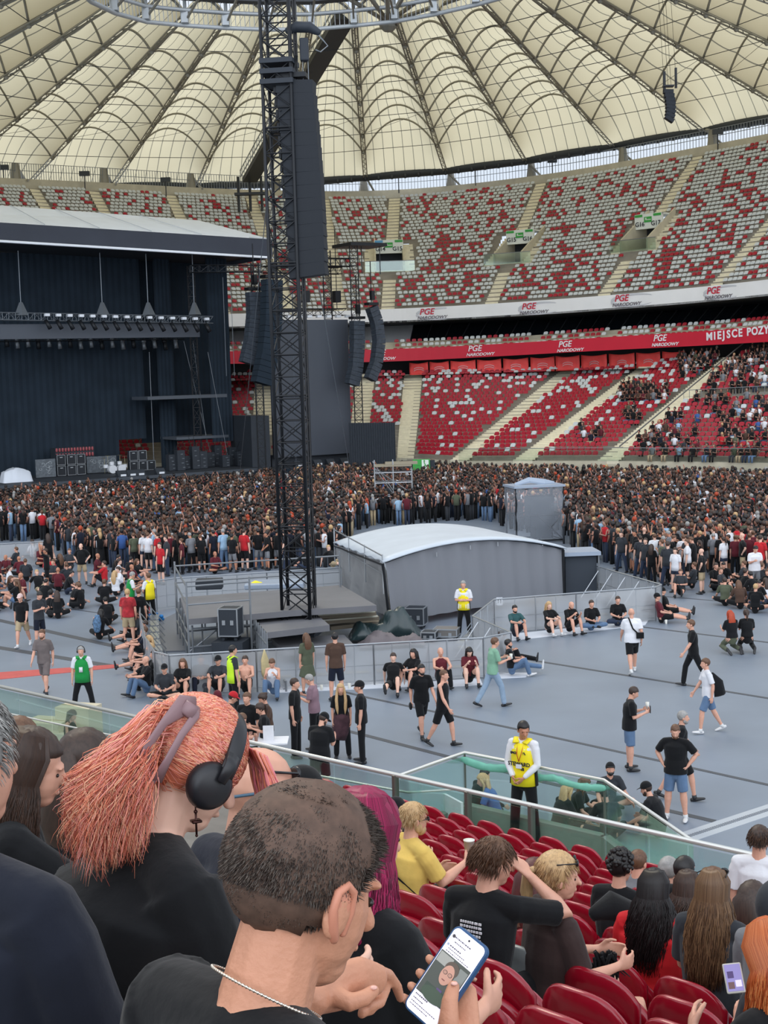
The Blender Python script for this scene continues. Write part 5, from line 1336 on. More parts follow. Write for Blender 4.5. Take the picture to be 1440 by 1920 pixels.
# ------------------------------------------------------------ fence of the small stage
FH = 1.13
MESHM = bpy.data.materials.new('fence_mesh'); MESHM.use_nodes = True; bs = MESHM.node_tree.nodes['Principled BSDF']; bs.inputs['Base Color'].default_value = (*srgb(196,198,200),1); bs.inputs['Metallic'].default_value = .5; bs.inputs['Roughness'].default_value = .45; bs.inputs['Alpha'].default_value = .66; MATS['fence_mesh'] = MESHM
def fence(pts, lab, plen=1.15, step=True, h=FH):
    P = [at_z(u,v,h) for u,v in pts]; P = [V(p.x,p.y,0) for p in P]
    root = thing('crowd_barrier', lab, 'fence', P[0]); o = P[0].copy(); mr, mp, ms, mf = MB(), MB(), MB(), MB()
    for a,b in zip(P,P[1:]):
        L = (b-a).length; n = max(1,round(L/plen)); d = (b-a).normalized(); nr = V(-d.y,d.x,0)
        mr.tube(a-o+V(0,0,h), b-o+V(0,0,h), .026, 6)
        for i in range(n+1):
            p = a.lerp(b,i/n)-o; mr.tube(p+V(0,0,0), p+V(0,0,h), .024, 5)
            if i < n:
                q = a.lerp(b,(i+1)/n)-o; mid = p.lerp(q,.5)
                for z in (.12,.55): mr.tube(p+V(0,0,z), q+V(0,0,z), .012, 4)
                mr.tube(p.lerp(q,.5)+V(0,0,.1), p.lerp(q,.5)+V(0,0,h), .012, 4)
                if step: mr.tube(mid+nr*.02+V(0,0,h-.1), mid+nr*.75+V(0,0,.05), .018, 4); ms.box(mid+nr*.42+V(0,0,.28),((q-p).length*.8,.3,.03), math.atan2(d.y,d.x))
        mp.add([a-o+V(0,0,.05), b-o+V(0,0,.05), b-o+V(0,0,h-.04), a-o+V(0,0,h-.04)], [(0,1,2,3)])
    mr.build('rail_frame', ALU, root); mp.build('mesh_panel', MESHM, root)
    if step: ms.build('step_plate', ALU, root)
fence([(264,1108),(262,1150),(272,1195),(290,1222),(317,1229)], 'silver barrier curving round the left end of the small stage')
fence([(317,1229),(480,1219),(700,1207),(906,1196),(958,1186)], 'long silver crowd barrier in front of the small stage')
fence([(958,1186),(886,1155),(926,1124)], 'short slanting barrier run beside the hi-vis guard')
fence([(926,1124),(1080,1112),(1229,1101)], 'silver barrier in front of the tent right end with seated people')
fence([(1229,1101),(1240,1096),(1112,1060)], 'silver barrier running back along the right of the tent')
fence([(264,1108),(292,1089),(330,1084),(500,1073),(640,1064)], 'silver barrier behind the small stage', step=False)
fence([(-30,1022),(88,1015)], 'short silver barrier in the crowd at the left edge of the photo', step=False)
p = at_z(933,1132,.8); m = MB(); m.box((0,0,0),(.2,.02,.26)); o = m.build('notice_sheet', M_PAPER, None); o.location = p+V(.05,-.15,.1); tag(o,'small paper notice fixed to the barrier right of the hi-vis guard','notice')
m = MB(); 
for x in (-.04,.04): m.box((x,0,0),(.03,.01,.12)); m.ball((x,0,.08),(.02,.008,.02),6,4)
k = m.build('pictogram', M_TXT, o); k.location = (0,-.015,0)
m = MB(); m.path([V(0,0,0),V(.0,.0,-.25),V(.03,0,-.6)],[(.02,.02),(.13,.05),(.17,.05)],10,round_ends=True); o = m.build('jacket', cloth('beige',(196,180,136)), None, True); o.location = at_z(496,1218,FH)+V(0,-.08,.0); tag(o,'beige jacket hanging over the crowd barrier','jacket')
r = thing('fire_extinguisher', 'red fire extinguisher standing inside the left barrier', 'fire extinguisher', at_z(277,1158,0)); m = MB(); m.lathe((0,0,0),[(.08,0),(.085,.05),(.085,.42),(.04,.5),(.02,.55)],10); m.build('cylinder', mat('ext_red', srgb(190,30,34), .4), r, True); m = MB(); m.box((0,0,.57),(.05,.12,.04)); m.build('handle', SBLK, r)
m = MB(); rn = random.Random(8)
for i in range(14): m.ball((rn.uniform(-.22,.22),rn.uniform(-.2,.2),rn.uniform(.05,.3)),(rn.uniform(.05,.12),rn.uniform(.04,.1),rn.uniform(.05,.09)),7,5)
o = m.build('blue_bag', mat('bag_blue', srgb(40,130,200), .5), None, True); o.location = at_z(292,1166,0); tag(o, 'crumpled bright blue plastic bag on the floor inside the barrier', 'bag')
def cup(p, lab, h=.14, col=None, par=None):
    m = MB(); m.lathe((0,0,0),[(.03,0),(.032,.005),(.042,h),(.039,h),(.03,.02)],14); o = m.build('paper_cup', col or mat('cup_white', srgb(226,224,214), .6), None, True); o.location = p; tag(o, lab, 'cup'); return o
cup(at_z(603,1294,.013), 'white paper cup standing left of the barefoot sunbather by the barrier' if False else 'white paper cup on the floor below the green dress'); cup(at_z(655,1291,.013), 'white paper cup on the paper mat right of the brown tee man'); cup(at_z(1249,1170,0), 'white paper cup on the floor before the two men with outstretched legs')
# ------------------------------------------------------------ people on the floor
def at_feet(u, v, z=0): return at_z(u, v, z)
def P_(u, v, lab, pose, az, z=0, **k): 
    nm = 'person'; o = person(nm, lab, at_feet(u, v, z), az, pose, **k); return o
JEANL = cloth('pale_denim', (140,160,180))
Pw = P_(1186,1262,'bald man in oversized white tee and black shorts walking away with crossbody bag','walk',0,build=1.18,topm=WHT,botm=BLK,hair='bald',shoe=SHW,h=1.84)
def bag_strap(R_, size=(.2,.08,.16), side=1):
    root, pts, dz = R_; m = MB(); sh = pts['neck']+pts['xs']*(-.09*side)-pts['t2']*.0; hipp = pts['pel']+pts['xs']*(.19*side)+V(0,-.04,.10); ch = pts['chest']
    m.path([sh+V(0,.10,0), sh+V(0,0,.045), sh+V(.0,-.12,.03), sh+V(.04*side,-.165,-.10), ch-pts['fw']*.175, hipp-pts['fw']*.14],[(.02,.006)]*6,6,side=V(1,0,0)); child_mesh(root,'bag_strap',m,BLK,dz)
    m = MB(); m.box(hipp-pts['fw']*.12,size); return child_mesh(root,'bag',m,BLK,dz,False)
bag_strap(Pw)
P_(1301,1287,'man in black tee and black trousers walking left across the empty floor','walk',272,topm=BLK,bottom='trousers',botm=BLK,hairm=HM_,h=1.82)
o = P_(1328,1374,'man in white tee and denim shorts striding left with a black tote bag','walk2',268,topm=WHT,botm=DENIM,shoe=SHW,hairm=HM_,h=1.76)
m = MB(); pp = o[1]; m.path([pp['chest']+V(.16,-.10,.1), pp['chest']+V(.2,-.22,-.1), pp['chest']+V(.2,-.24,-.36)],[(.03,.10),(.06,.2),(.07,.24)],10,side=V(1,0,0),round_ends=True); child_mesh(o[0],'tote_bag',m,BLK,o[2])
m = MB(); m.ball(pp['chest']+V(.262,-.23,-.14),(.01,.09,.08),8,6); child_mesh(o[0],'bag_print',m,GREYC,o[2])
o = P_(1181,1444,'stocky man in black tee and blue shorts holding a cup and phone','phone',92,build=1.15,topm=BLK,botm=DENIM,shoe=SHB,h=1.78)
pp = o[1]; w_ = pp['arms']['R'][2]; m = MB(); m.box(w_+V(-.03,.12,.07),(.08,.012,.15)); child_mesh(o[0],'phone',m,SHB,o[2],False); w_ = pp['arms']['L'][2]; m = MB(); m.lathe(w_+V(.02,.1,.03),[(.03,0),(.04,.13)],10); child_mesh(o[0],'cup',m,mat('cup_white'),o[2])
P_(1276,1500,'grey-haired man in black tee and black shorts passing behind the polo man','walk',95,topm=BLK,botm=BLK,hairm=HG,h=1.80,extra=('beard',))
P_(1268,1538,'broad man in black polo shirt and denim shorts with hands on hips','hips',205,build=1.18,topm=BLK,botm=DENIM,hair='buzz',hairm=HM_,shoe=SHW,h=1.83,extra=('beard',),kw=dict(head=(-12,22)))
o = P_(925,1325,'man in sage green tee and pale jeans walking right with drinks','walkhold',72,topm=SAGE,bottom='jeans',botm=JEANL,hairm=HM_,h=1.80)
pp = o[1]; m = MB(); w_ = pp['arms']['R'][2]; m.lathe(w_+V(-.05,.12,.0),[(.03,0),(.042,.13)],10); m.box(w_+V(-.13,.12,.02),(.14,.1,.05)); child_mesh(o[0],'drink_tray',m,mat('cup_white'),o[2])
o = P_(792,1383,'bearded man in black tee and black shorts walking with a cap in hand','walk',160,topm=BLK,botm=BLK,hairm=HB,extra=('beard',),build=1.06,h=1.78)
pp = o[1]; m = MB(); m.ball(pp['arms']['R'][2]+V(.02,0,-.12),(.03,.09,.09),10,7); child_mesh(o[0],'held_cap',m,BLK,o[2])
P_(832,1399,'man in black tank top and black shorts walking beside the bearded man','walk2',118,top='tank',topm=BLK,botm=BLK,hair='buzz',hairm=HM_,h=1.78)
P_(556,1420,'man in black printed tee and wide black trousers standing by the railing','stand',105,topm=BLK,bottom='trousers',botm=BLK,hairm=HD,h=1.78)
P_(592,1404,'man in mauve tee looking down beside the printed tee man','phone',285,topm=MAUVE,bottom='trousers',botm=BLK,hairm=HG,h=1.72)
o = P_(643,1421,'woman with very long fair hair and plaid shirt round her waist','stand',178,sex='f',topm=BLK,bottom='trousers',botm=BLK,hair='long',hairm=HL,h=1.66)
pp = o[1]; m = MB()
for s_ in (-1,1): m.path([pp['H'](.06*s_,.03,.06),pp['H'](.088*s_,.03,-.06),pp['neck']+V(.10*s_,.13,-.06),pp['chest']+V(.09*s_,.165,-.02),pp['pel']+V(.08*s_,.16,.12)],[(.02,.015),(.03,.02),(.035,.02),(.035,.018),(.01,.008)],8,side=V(1,0,0),round_ends=True)
child_mesh(o[0],'front_hair',m,HL,o[2])
m = MB(); m.path([pp['pel']+V(0,0,.10),pp['pel']+V(0,0,-.05),pp['pel']+V(.03,0,-.3),pp['pel']+V(.06,0,-.48)],[(.16,.12),(.20,.15),(.2,.16),(.16,.13)],12,side=V(1,0,0)); child_mesh(o[0],'waist_shirt',m,cloth('plaid',(72,48,54),.5),o[2])
P_(680,1430,'man in black tee, long trousers and cap seen from the side','stand',268,topm=BLK,bottom='trousers',botm=BLK,hat='cap',h=1.80)
P_(602,1505,'heavy man in black tee and black cap leaning on the glass railing','phone',25,topm=BLK,bottom='shorts',botm=BLK,build=1.25,hat='cap',h=1.80,extra=('beard',),kw=dict(head=(20,38),lean=12))
P_(632,1315,'man in brown tee and navy shorts standing at the barrier with his back turned','stand',350,topm=BROWN,botm=NAVY,hairm=HB,h=1.80)
P_(578,1302,'woman in olive dress with long brown hair facing the barrier','stand',330,sex='f',topm=OLIVE,bottom='skirt',botm=OLIVE,hair='long',hairm=HM_,h=1.64)
VEST = {}
def vest(R_, mt, band=True, name='vest', tex=None):
    root, pts, dz = R_; m = MB(); P = pts; ch, pel, nk, t2, xs, fw = P['chest'],P['pel'],P['neck'],P['t2'],P['xs'],P['fw']
    m.path([pel-V(0,0,.12), pel+t2*.06, pel+t2*.17, ch, ch+t2*.12, nk-t2*.03],[(.20,.150),(.192,.143),(.178,.136),(.190,.142),(.178,.132),(.12,.09)],20,side=xs)
    for s in (-1,1): m.path([nk+xs*s*.07-t2*.02+fw*.1, nk+xs*s*.10+t2*.03, nk+xs*s*.07-t2*.03-fw*.1],[(.05,.012)]*3,8,side=xs)
    o = child_mesh(root,name,m,mt,dz)
    if band:
        m = MB()
        for s in (-1,1):
            m.path([pel+xs*s*.205-V(0,0,.12), pel+xs*s*.19+t2*.15, ch+xs*s*.187+t2*.1],[(.012,.045)]*3,8,side=xs)
        child_mesh(root,'vest_edging',m,BLK,dz)
    return o
o = P_(440,1342,'young man in lime hi-vis vest and black trousers by the barrier','stand',62,topm=CHAR,bottom='trousers',botm=BLK,hairm=HB,h=1.78); vest(o, LIME)
o = P_(158,1338,'older man in green vest over white shirt with ear defenders','stand_wide',178,topm=WHT,bottom='trousers',botm=BLK,hairm=HG,h=1.76); vest(o, GRN, False)
m = MB(); H_ = o[1]['H']; m.path([H_(math.sin(a)*.095,-.01,.03+math.cos(a)*.11) for a in np.linspace(-1.6,1.6,11)],.010,6)
for s in (-1,1): m.ball(H_(.092*s,-.005,-.01),(.022,.035,.04),10,7)
child_mesh(o[0],'headset',m,SHB,o[2]); m = MB(); m.box(o[1]['chest']+V(.0,.165,-.05),(.09,.01,.13)); child_mesh(o[0],'badge_card',m,WHT,o[2])
P_(86,1303,'bearded man in grey brown shirt and matching shorts walking forward','walk2',188,topm=cloth('taupe',(110,100,98)),botm=cloth('taupe'),hairm=HM_,extra=('beard',),h=1.84)
P_(44,1213,'man in pale cap, black printed tee and khaki shorts walking','walk',185,topm=BLK,botm=KHAKI,hat='cap',hatm=cloth('pale_pink',(214,186,180)),shoe=SHW,h=1.78,build=1.1)
P_(76,1213,'man in charcoal tee and navy shorts walking beside the pale cap','phone',130,topm=CHAR,botm=NAVY,hairm=HB,h=1.82)
o = P_(243,1207,'man in red patterned shirt standing with his back to us by the barrier','stand',8,topm=cloth('red_pattern',(160,44,50),.5),botm=KHAKI,hairm=HL,h=1.78,build=1.12)
P_(264,1203,'dark-haired man in black tee squeezed beside the red patterned shirt','stand',20,topm=BLK,botm=BLK,hairm=HM_,h=1.74)
o = P_(247,1166,'grey-haired man in green vest leaning toward the barrier','phone',62,topm=WHT,bottom='trousers',botm=BLK,hairm=HG,h=1.78); vest(o, GRN, False)
o = P_(283,1168,'guard in yellow hi-vis vest and black trousers inside the left barrier','front',320,topm=WHT,bottom='trousers',botm=BLK,hairm=HM_,h=1.76); vest(o, HIVIS)
o = P_(871,1193,'guard in yellow hi-vis vest with folded arms before the tent wall','crossed',190,.05,topm=WHT,bottom='trousers',botm=BLK,hairm=HG,h=1.78,build=1.08); vest(o, HIVIS)
# seated along the barriers
rows = [
 (262,1188,'knees',262,'man in black tee seated first in the line along the left barrier',dict(topm=BLK)),
 (258,1204,'one_knee',258,'man in dark tee seated with legs out below the red patterned shirt',dict(topm=CHAR)),
 (266,1222,'legs_out',260,'shirtless man with bare legs seated against the curved barrier',dict(top=None)),
 (272,1240,'knees',255,'man in navy tee resting arms on knees against the curved barrier',dict(topm=NAVY,hairm=HM_)),
 (276,1258,'one_knee',262,'woman in black top with fair hair seated against the curved barrier',dict(sex='f',topm=BLK,hair='long',hairm=HL)),
 (283,1275,'knees',255,'fair-haired man in grey tee with bent knees at the barrier corner',dict(topm=GREYC,hairm=HL)),
 (290,1290,'knees',250,'man in black tee with tattooed arms at the barrier corner',dict(topm=BLK,bottom='trousers')),
 (275,1303,'knees',235,'man in black tee and jeans with head bowed near the corner',dict(topm=BLK,bottom='jeans',botm=DENIM,hair='bald')),
 (312,1314,'cross_leg',182,'man in charcoal tee and dark cap seated cross-legged',dict(topm=CHAR,hat='cap')),
 (345,1309,'knees',186,'woman in black with long hair hugging her knees, white shoes',dict(sex='f',topm=BLK,hair='long',hairm=HM_,shoe=SHW,bottom='short')),
 (379,1301,'one_knee',176,'man in black printed tee with hand at his chin below the barrier',dict(topm=BLK,bottom='trousers',botm=NAVY)),
 (411,1303,'knees',190,'man in charcoal tee and cap seated left of the lime vest',dict(topm=CHAR,hat='cap')),
 (462,1303,'knees',182,'bare-shouldered man seated right of the lime vest',dict(top=None,bottom='shorts')),
 (514,1306,'knees_phone',186,'person in white tank top and jeans with red socks bent over',dict(sex='f',top='tank',topm=WHT,bottom='jeans',botm=DENIM,hairm=HM_)),
 (738,1300,'lean_back',185,'person in black lying back with bare knees raised on the paper mat',dict(topm=BLK,botm=BLK,skin=2)),
 (776,1290,'knees',215,'woman in black with curly dark hair beside the raised knees',dict(sex='f',topm=BLK,hair='long',hairm=HB)),
 (828,1287,'knees',170,'bald man in maroon tank top with hand on his face',dict(top='tank',topm=MAROON,bottom='trousers',hair='bald')),
 (880,1284,'knees_phone',172,'woman in maroon top and boots looking at her phone',dict(sex='f',topm=MAROON,bottom='short',hair='long',hairm=HB,skin=2)),
 (948,1250,'one_knee',100,'man in black trousers stretched out at the barrier end',dict(topm=BLK,bottom='trousers')),
 (960,1268,'one_knee',85,'bearded man in black tee and jeans with white trainers sitting',dict(topm=BLK,bottom='jeans',botm=DENIM,shoe=SHW,extra=('beard',),hairm=HB)),
 (967,1197,'knees',160,'bearded man in teal tee seated at the left of the right-hand barrier row',dict(topm=TEAL,botm=NAVY,extra=('beard',),hairm=HB)),
 (1031,1190,'knees',155,'woman in black tee with bare legs and white trainers by the barrier',dict(sex='f',topm=BLK,bottom='short',hair='long',hairm=HL,shoe=SHW,skin=2)),
 (1068,1188,'knees_phone',150,'bald bearded man in black tee checking his phone by the barrier',dict(topm=BLK,botm=BLK,hair='bald',extra=('beard',))),
 (1108,1182,'cross_leg',165,'man in black printed tee and jeans cross-legged by the barrier',dict(topm=BLK,bottom='jeans',botm=DENIM)),
 (1158,1174,'cross_leg',175,'man in black tee with blue print at the right of the barrier row',dict(topm=BLK,bottom='jeans',botm=DENIMD)),
 (1240,1168,'legs_out',98,'man in brown tee and black cap with outstretched bare legs',dict(topm=MAROON,hat='cap')),
 (1250,1156,'legs_out',96,'man in black behind the brown tee, legs outstretched too',dict(topm=BLK,hat='cap')),
 (1373,1226,'kneel',345,'woman with long bright red hair kneeling on the open floor',dict(sex='f',topm=BLK,bottom='trousers',botm=OLIVE,hair='long',hairm=HR)),
 (1401,1224,'kneel',5,'woman in black with brown ponytail sitting beside the red hair',dict(sex='f',topm=BLK,bottom='trousers',hair='pony',hairm=HD)),
 (892,1538,'cross_lean',60,'dark-haired man in black jacket seated behind the glass enclosure',dict(top='long',topm=BLK,bottom='trousers',hairm=HB)),
 (930,1546,'cross_lean',280,'blonde woman in blue seated behind the glass enclosure',dict(sex='f',topm=cloth('blue',(60,92,150)),bottom='jeans',botm=DENIM,hair='long',hairm=HL)),
 (1047,1572,'cross_lean',60,'woman in black with fair hair down, nearest behind the glass',dict(sex='f',top='long',topm=BLK,bottom='trousers',hair='long',hairm=HL)),
 (1075,1552,'cross_lean',110,'woman with long brown hair seated just beyond the fair-haired one',dict(sex='f',topm=BLK,bottom='trousers',hair='long',hairm=HM_)),
 (1138,1522,'cross_lean',165,'bearded man in black cap looking up, cross-legged on the floor',dict(topm=CHAR,botm=BLK,hat='cap',hairm=HB,extra=('beard',),build=1.1,kw=dict(head=(20,-18)))),
 (1143,1583,'cross_lean',350,'man in black tee with his back to the glass, head bent',dict(topm=BLK,botm=NAVY,hairm=HB)),
 (1236,1570,'cross_lean',300,'broad man in black tee and black cap seated outside the glass',dict(topm=BLK,botm=BLK,hat='cap',build=1.2,extra=('beard',))),
 (187,1199,'cross_lean',10,'person with blue tie-dye backpack sitting on the open floor',dict(topm=BLK,hair='long',hairm=HB)),
 (204,1172,'cross_lean',330,'dark-haired person in black and blue tee sitting on the floor',dict(topm=BLK,hairm=HB)),
 (197,1136,'cross_leg',0,'man in black tee cross-legged with his back to us',dict(topm=BLK,bottom='trousers',hairm=HM_,build=1.1)),
 (137,1140,'cross_lean',60,'man in black tee leaning in, left of a pair on the floor',dict(topm=BLK,hairm=HM_)),
 (153,1142,'cross_leg',300,'man in black tee, right of a pair on the floor',dict(topm=BLK,hairm=HM_)),
 (95,1158,'cross_leg',20,'woman in black with hair up sitting behind the walking pair',dict(sex='f',top='tank',topm=BLK,hair='bun',hairm=HB)),
 (109,1160,'cross_leg',350,'woman in black dress with long hair sitting behind the walking pair',dict(sex='f',topm=BLK,hair='long',hairm=HD)),
 (218,1120,'knees',20,'blonde person in white top sitting near the yellow vest',dict(topm=WHT,hair='long',hairm=HL)),
 (1360,1136,'cross_lean',10,'person in olive top bent forward at the crowd edge',dict(topm=OLIVE,bottom='trousers')),
 (1388,1142,'cross_lean',0,'brown-haired person in brown top seated beside the olive top',dict(topm=BROWN,hair='long',hairm=HM_)),
 (1416,1150,'cross_leg',30,'fair-haired person in black sitting at the right crowd edge',dict(topm=BLK,hairm=HL,bottom='short')),
 (1438,1138,'cross_leg',340,'person in white tank top seated at the right photo edge',dict(top='tank',topm=WHT,hair='long',hairm=HD)),
]
SEATED_PTS = []
for (u,v,pose,az,lab,k) in rows:
    k = dict(k); k.setdefault('botm', BLK); o = P_(u,v,lab,pose,az,voxel=.013,**k); SEATED_PTS.append((u,v))
    if 'backpack' in lab:
        m = MB(); pp = o[1]; m.path([pp['pel']-pp['fw']*.2+V(0,0,.08), pp['chest']-pp['fw']*.24, pp['chest']-pp['fw']*.2+V(0,0,.2)],[(.12,.07),(.15,.1),(.1,.06)],12,side=V(1,0,0),round_ends=True); child_mesh(o[0],'backpack',m,mat('tiedye', srgb(80,110,140), .8, noise=.6, nscale=18),o[2])
P_(1415,1116,'big man in white tee and grey trousers standing at the crowd edge','phone',170,topm=WHT,bottom='trousers',botm=GREYC,hairm=HB,h=1.84,build=1.2)
# people round the small white table below the left railing: given by the top of the head
def PH(u, vh, h, lab, pose, az, **k):
    p = at_z(u, vh, h); p.z = 0; return person('person', lab, p, az, pose, h=h/ (1.0), **k)
PH(404,1292,1.70,'person in maroon cap and grey top in the group by the table','phone',150,topm=GREYC,hat='cap',hatm=MAROON,bottom='trousers')
PH(428,1296,1.72,'person in red cap and black tee in the group by the table','phone',80,topm=BLK,hat='cap',hatm=RED,bottom='trousers')
PH(463,1297,1.80,'short-haired man in black tee standing in the group by the table','stand',200,topm=BLK,hairm=HM_,bottom='trousers')
PH(447,1335,1.62,'woman with fair brown hair and bare shoulders at the table','phone',120,sex='f',top='tank',topm=KHAKI,hair='long',hairm=HM_,bottom='trousers')
PH(404,1338,1.66,'dark-haired woman in black bending over the table','phone',90,sex='f',topm=BLK,hair='bun',hairm=HD,bottom='trousers')
PH(496,1316,1.68,'woman in black with dark hair tied back right of the table','phone',262,sex='f',topm=BLK,hair='pony',hairm=HD,bottom='trousers')
PH(500,1297,1.66,'woman in brown top behind the one with tied dark hair','phone',250,sex='f',topm=BROWN,hair='bun',hairm=HD,bottom='trousers')
PH(128,1329,1.60,'woman with long dark hair beside the cardboard boxes','phone',110,sex='f',top='tank',topm=BLK,hair='long',hairm=HD,bottom='trousers')
PH(676,1443,1.25,'smiling person with long hair just below the glass railing','chair',178,sex='m',topm=BLK,hair='long',hairm=HM_,bottom='trousers',eyes=True)
t0_ = at_z(490,1388,.95); r = thing('standing_table', 'small white standing table with cups and a menu card', 'table', V(t0_.x,t0_.y,0))
m = MB(); m.box((0,0,.93),(1.1,.6,.04)); bevel(m.build('table_top', WHT, r), .01)
m = MB(); m.tube((0,0,.02),(0,0,.92),.03,8); m.box((0,0,.015),(.5,.4,.03)); m.build('pedestal', ALUD, r)
for i,(dx,dy) in enumerate(((-.3,-.1),(-.22,.08),(-.4,.05),(-.1,-.05))): cup(t0_+V(dx,dy,0), ['paper cup at the front left of the standing table','paper cup at the back of the standing table','paper cup at the left end of the standing table','paper cup in the middle of the standing table'][i], .16, mat('cup_brown', srgb(150,110,96), .6) if i%2 else None)
m = MB(); m.box((0,0,.15),(.22,.02,.3)); o = m.build('menu_card', WHT, None); o.location = t0_+V(.15,0,0); tag(o, 'white menu card standing on the small white table', 'menu card')
CARD = mat('cardboard', srgb(196,186,160), .8)
for (u,v,w_,d_,h_,lab) in ((92,1393,1.0,.7,.55,'pale cardboard box left of the woman with long dark hair'),(150,1385,.9,.6,.8,'taller pale cardboard box right of the woman with long dark hair'),(118,1398,.8,.6,.35,'low pale cardboard box between the two others')):
    r = thing('cardboard_box', lab, 'box', at_z(u,v,0), math.radians(-20), 'cardboard boxes')
    m = MB(); m.box((0,0,h_/2),(w_,d_,h_)); m.build('carton', CARD, r)
    m = MB(); m.box((0,0,h_+.002),(w_,.05,.005)); m.build('tape', mat('tape', srgb(170,150,110), .4), r)
# ------------------------------------------------------------ the crowd
rn = random.Random(77)
def combine(geo, mats, dz):
    vs, fs, mi, sl = [], [], [], []
    for k, mb in geo.items():
        if k not in mats: continue
        m_ = mats[k]; 
        if m_ not in sl: sl.append(m_)
        b = len(vs); vs += [(p[0],p[1],p[2]-dz) for p in mb.v]; fs += [[b+i for i in f] for f in mb.f]; mi += [sl.index(m_)]*len(mb.f)
    me = bpy.data.meshes.new('person'); me.from_pydata(vs, [], fs)
    for m_ in sl: me.materials.append(m_)
    me.polygons.foreach_set('material_index', mi); me.polygons.foreach_set('use_smooth', [True]*len(fs)); me.update(); return me
names = {id(BLK):'black',id(CHAR):'charcoal',id(NAVY):'navy',id(WHT):'white',id(GREYC):'grey',id(RED):'red',id(MAROON):'maroon',id(OLIVE):'olive',id(BROWN):'brown',id(SKYB):'pale blue',id(YELT):'yellow',id(KHAKI):'khaki',id(DENIM):'denim',id(DENIMD):'dark denim',id(ORG):'orange',id(SAGE):'sage green'}
hn = {id(HB):'black',id(HD):'dark brown',id(HM_):'brown',id(HL):'fair',id(HG):'grey',id(HR):'red'}
STAND_V, SIT_V = [], []
spec = [('stand','m',BLK,'trousers',BLK,'short',HD),('phone','m',BLK,'shorts',BLK,'short',HM_),('stand','f',BLK,'trousers',BLK,'long',HD),('front','m',BLK,'shorts',GREYC,'short',HB),('stand_wide','m',CHAR,'trousers',DENIMD,'short',HD),('phone','f',BLK,'short',DENIM,'long',HL),('hips','m',BLK,'shorts',KHAKI,'bald',None),('stand','m',WHT,'shorts',BLK,'short',HM_),('stand','m',NAVY,'trousers',BLK,'short',HB),('phone','m',GREYC,'trousers',BLK,'short',HG),('stand','f',MAROON,'trousers',BLK,'bun',HM_),('crossed','m',BLK,'trousers',DENIM,'short',HL),('raise','m',BLK,'shorts',BLK,'short',HD),('stand','m',OLIVE,'shorts',BLK,'short',HM_),('stand','f',WHT,'short',DENIMD,'pony',HD),('stand','m',RED,'shorts',BLK,'short',HD),('stand','m',SKYB,'trousers',DENIM,'short',HG)]
for (pose,sex,tm,bt,bm,hr,hm) in spec:
    g, zm, pts = person_geometry(pose, sex, rn.choice((1,1,1.12)), 'tee', bt, hr, None, (), low=True, h=1.76 if sex=='m' else 1.66, kw=dict(eyes=False))
    me = combine(g, dict(body=SKIN[rn.randrange(3)], shirt=tm, trousers=bm, shoes=SHB, hair=hm), zm)
    STAND_V.append((me, 'standing person, '+names[id(tm)]+' tee, '+(hn[id(hm)]+' hair' if hm else 'shaved head')))
for (pose,sex,tm,bt,bm,hr,hm) in [('cross_leg','m',BLK,'trousers',BLK,'short',HD),('knees','f',BLK,'short',DENIM,'long',HM_),('one_knee','m',CHAR,'shorts',BLK,'short',HM_),('cross_lean','m',BLK,'jeans',DENIMD,'short',HB),('knees','m',RED,'shorts',BLK,'short',HD),('cross_leg','f',WHT,'trousers',BLK,'pony',HD),('lean_back','m',BLK,'shorts',KHAKI,'short',HL),('cross_leg','m',MAROON,'shorts',BLK,'bald',None)]:
    g, zm, pts = person_geometry(pose, sex, 1.05, 'tee', bt, hr, None, (), low=True, kw=dict(eyes=False))
    me = combine(g, dict(body=SKIN[rn.randrange(3)], shirt=tm, trousers=bm, shoes=SHB, hair=hm), zm)
    SIT_V.append((me, 'sitting person, '+names[id(tm)]+' top, '+(hn[id(hm)]+' hair' if hm else 'shaved head')))
def inpoly(x, y, P):
    c = False; j = len(P)-1
    for i in range(len(P)):
        if (P[i][1] > y) != (P[j][1] > y) and x < (P[j][0]-P[i][0])*(y-P[i][1])/(P[j][1]-P[i][1])+P[i][0]: c = not c
        j = i
    return c
REG = [(-60,905),(1500,905),(1500,1100),(1440,1098),(1400,1092),(1330,1088),(1262,1108),(1215,1095),(1180,1078),(1105,1055),(1060,1020),(900,975),(760,985),(700,985),(640,1015),(640,1062),(420,1075),(300,1080),(250,1070),(150,1062),(95,1025),(90,1012),(-60,1020)]
cands = []
tries = 0
SF = lambda p: (p-S0).dot(E2)
LFx = [(LF(k).x, LF(k).y) for k in range(500,1740,20)]
from collections import defaultdict
gridd = defaultdict(list)
def free(p, r_):
    cx, cy = int(p.x//1), int(p.y//1)
    for i in (-1,0,1):
        for j in (-1,0,1):
            for q in gridd[(cx+i,cy+j)]:
                if (q-p).length < r_: return False
    gridd[(cx,cy)].append(p); return True
while tries < 90000 and len(cands) < 3900:
    tries += 1
    y = rn.uniform(50,112); x = rn.uniform(-.30,.30)*y; p = V(x,y,0); u, v = project(p)
    if not inpoly(u, v, REG) : continue
    if SF(p) > -1.2 and x < 1: continue
    if x >= 1 and y > float(np.interp(x,[q[0] for q in LFx],[q[1] for q in LFx]))-.8: continue
    if (V(x,y,0)-at_z(1003,1012,0)).length < 2.1 or (p-at_z(738,921,84)*0-V(at_d(738,921,84).x,84,0)).length < 1.6 or (p-V(at_d(790,871,104).x,104,0)).length < 2: continue
    dens = .35+.65*min(1,max(0,(y-52)/14))
    if rn.random() > dens: continue
    if not free(p, .40): continue
    cands.append((v, p))
cands.sort(key=lambda c: -c[0])
print('CROWD', len(cands))
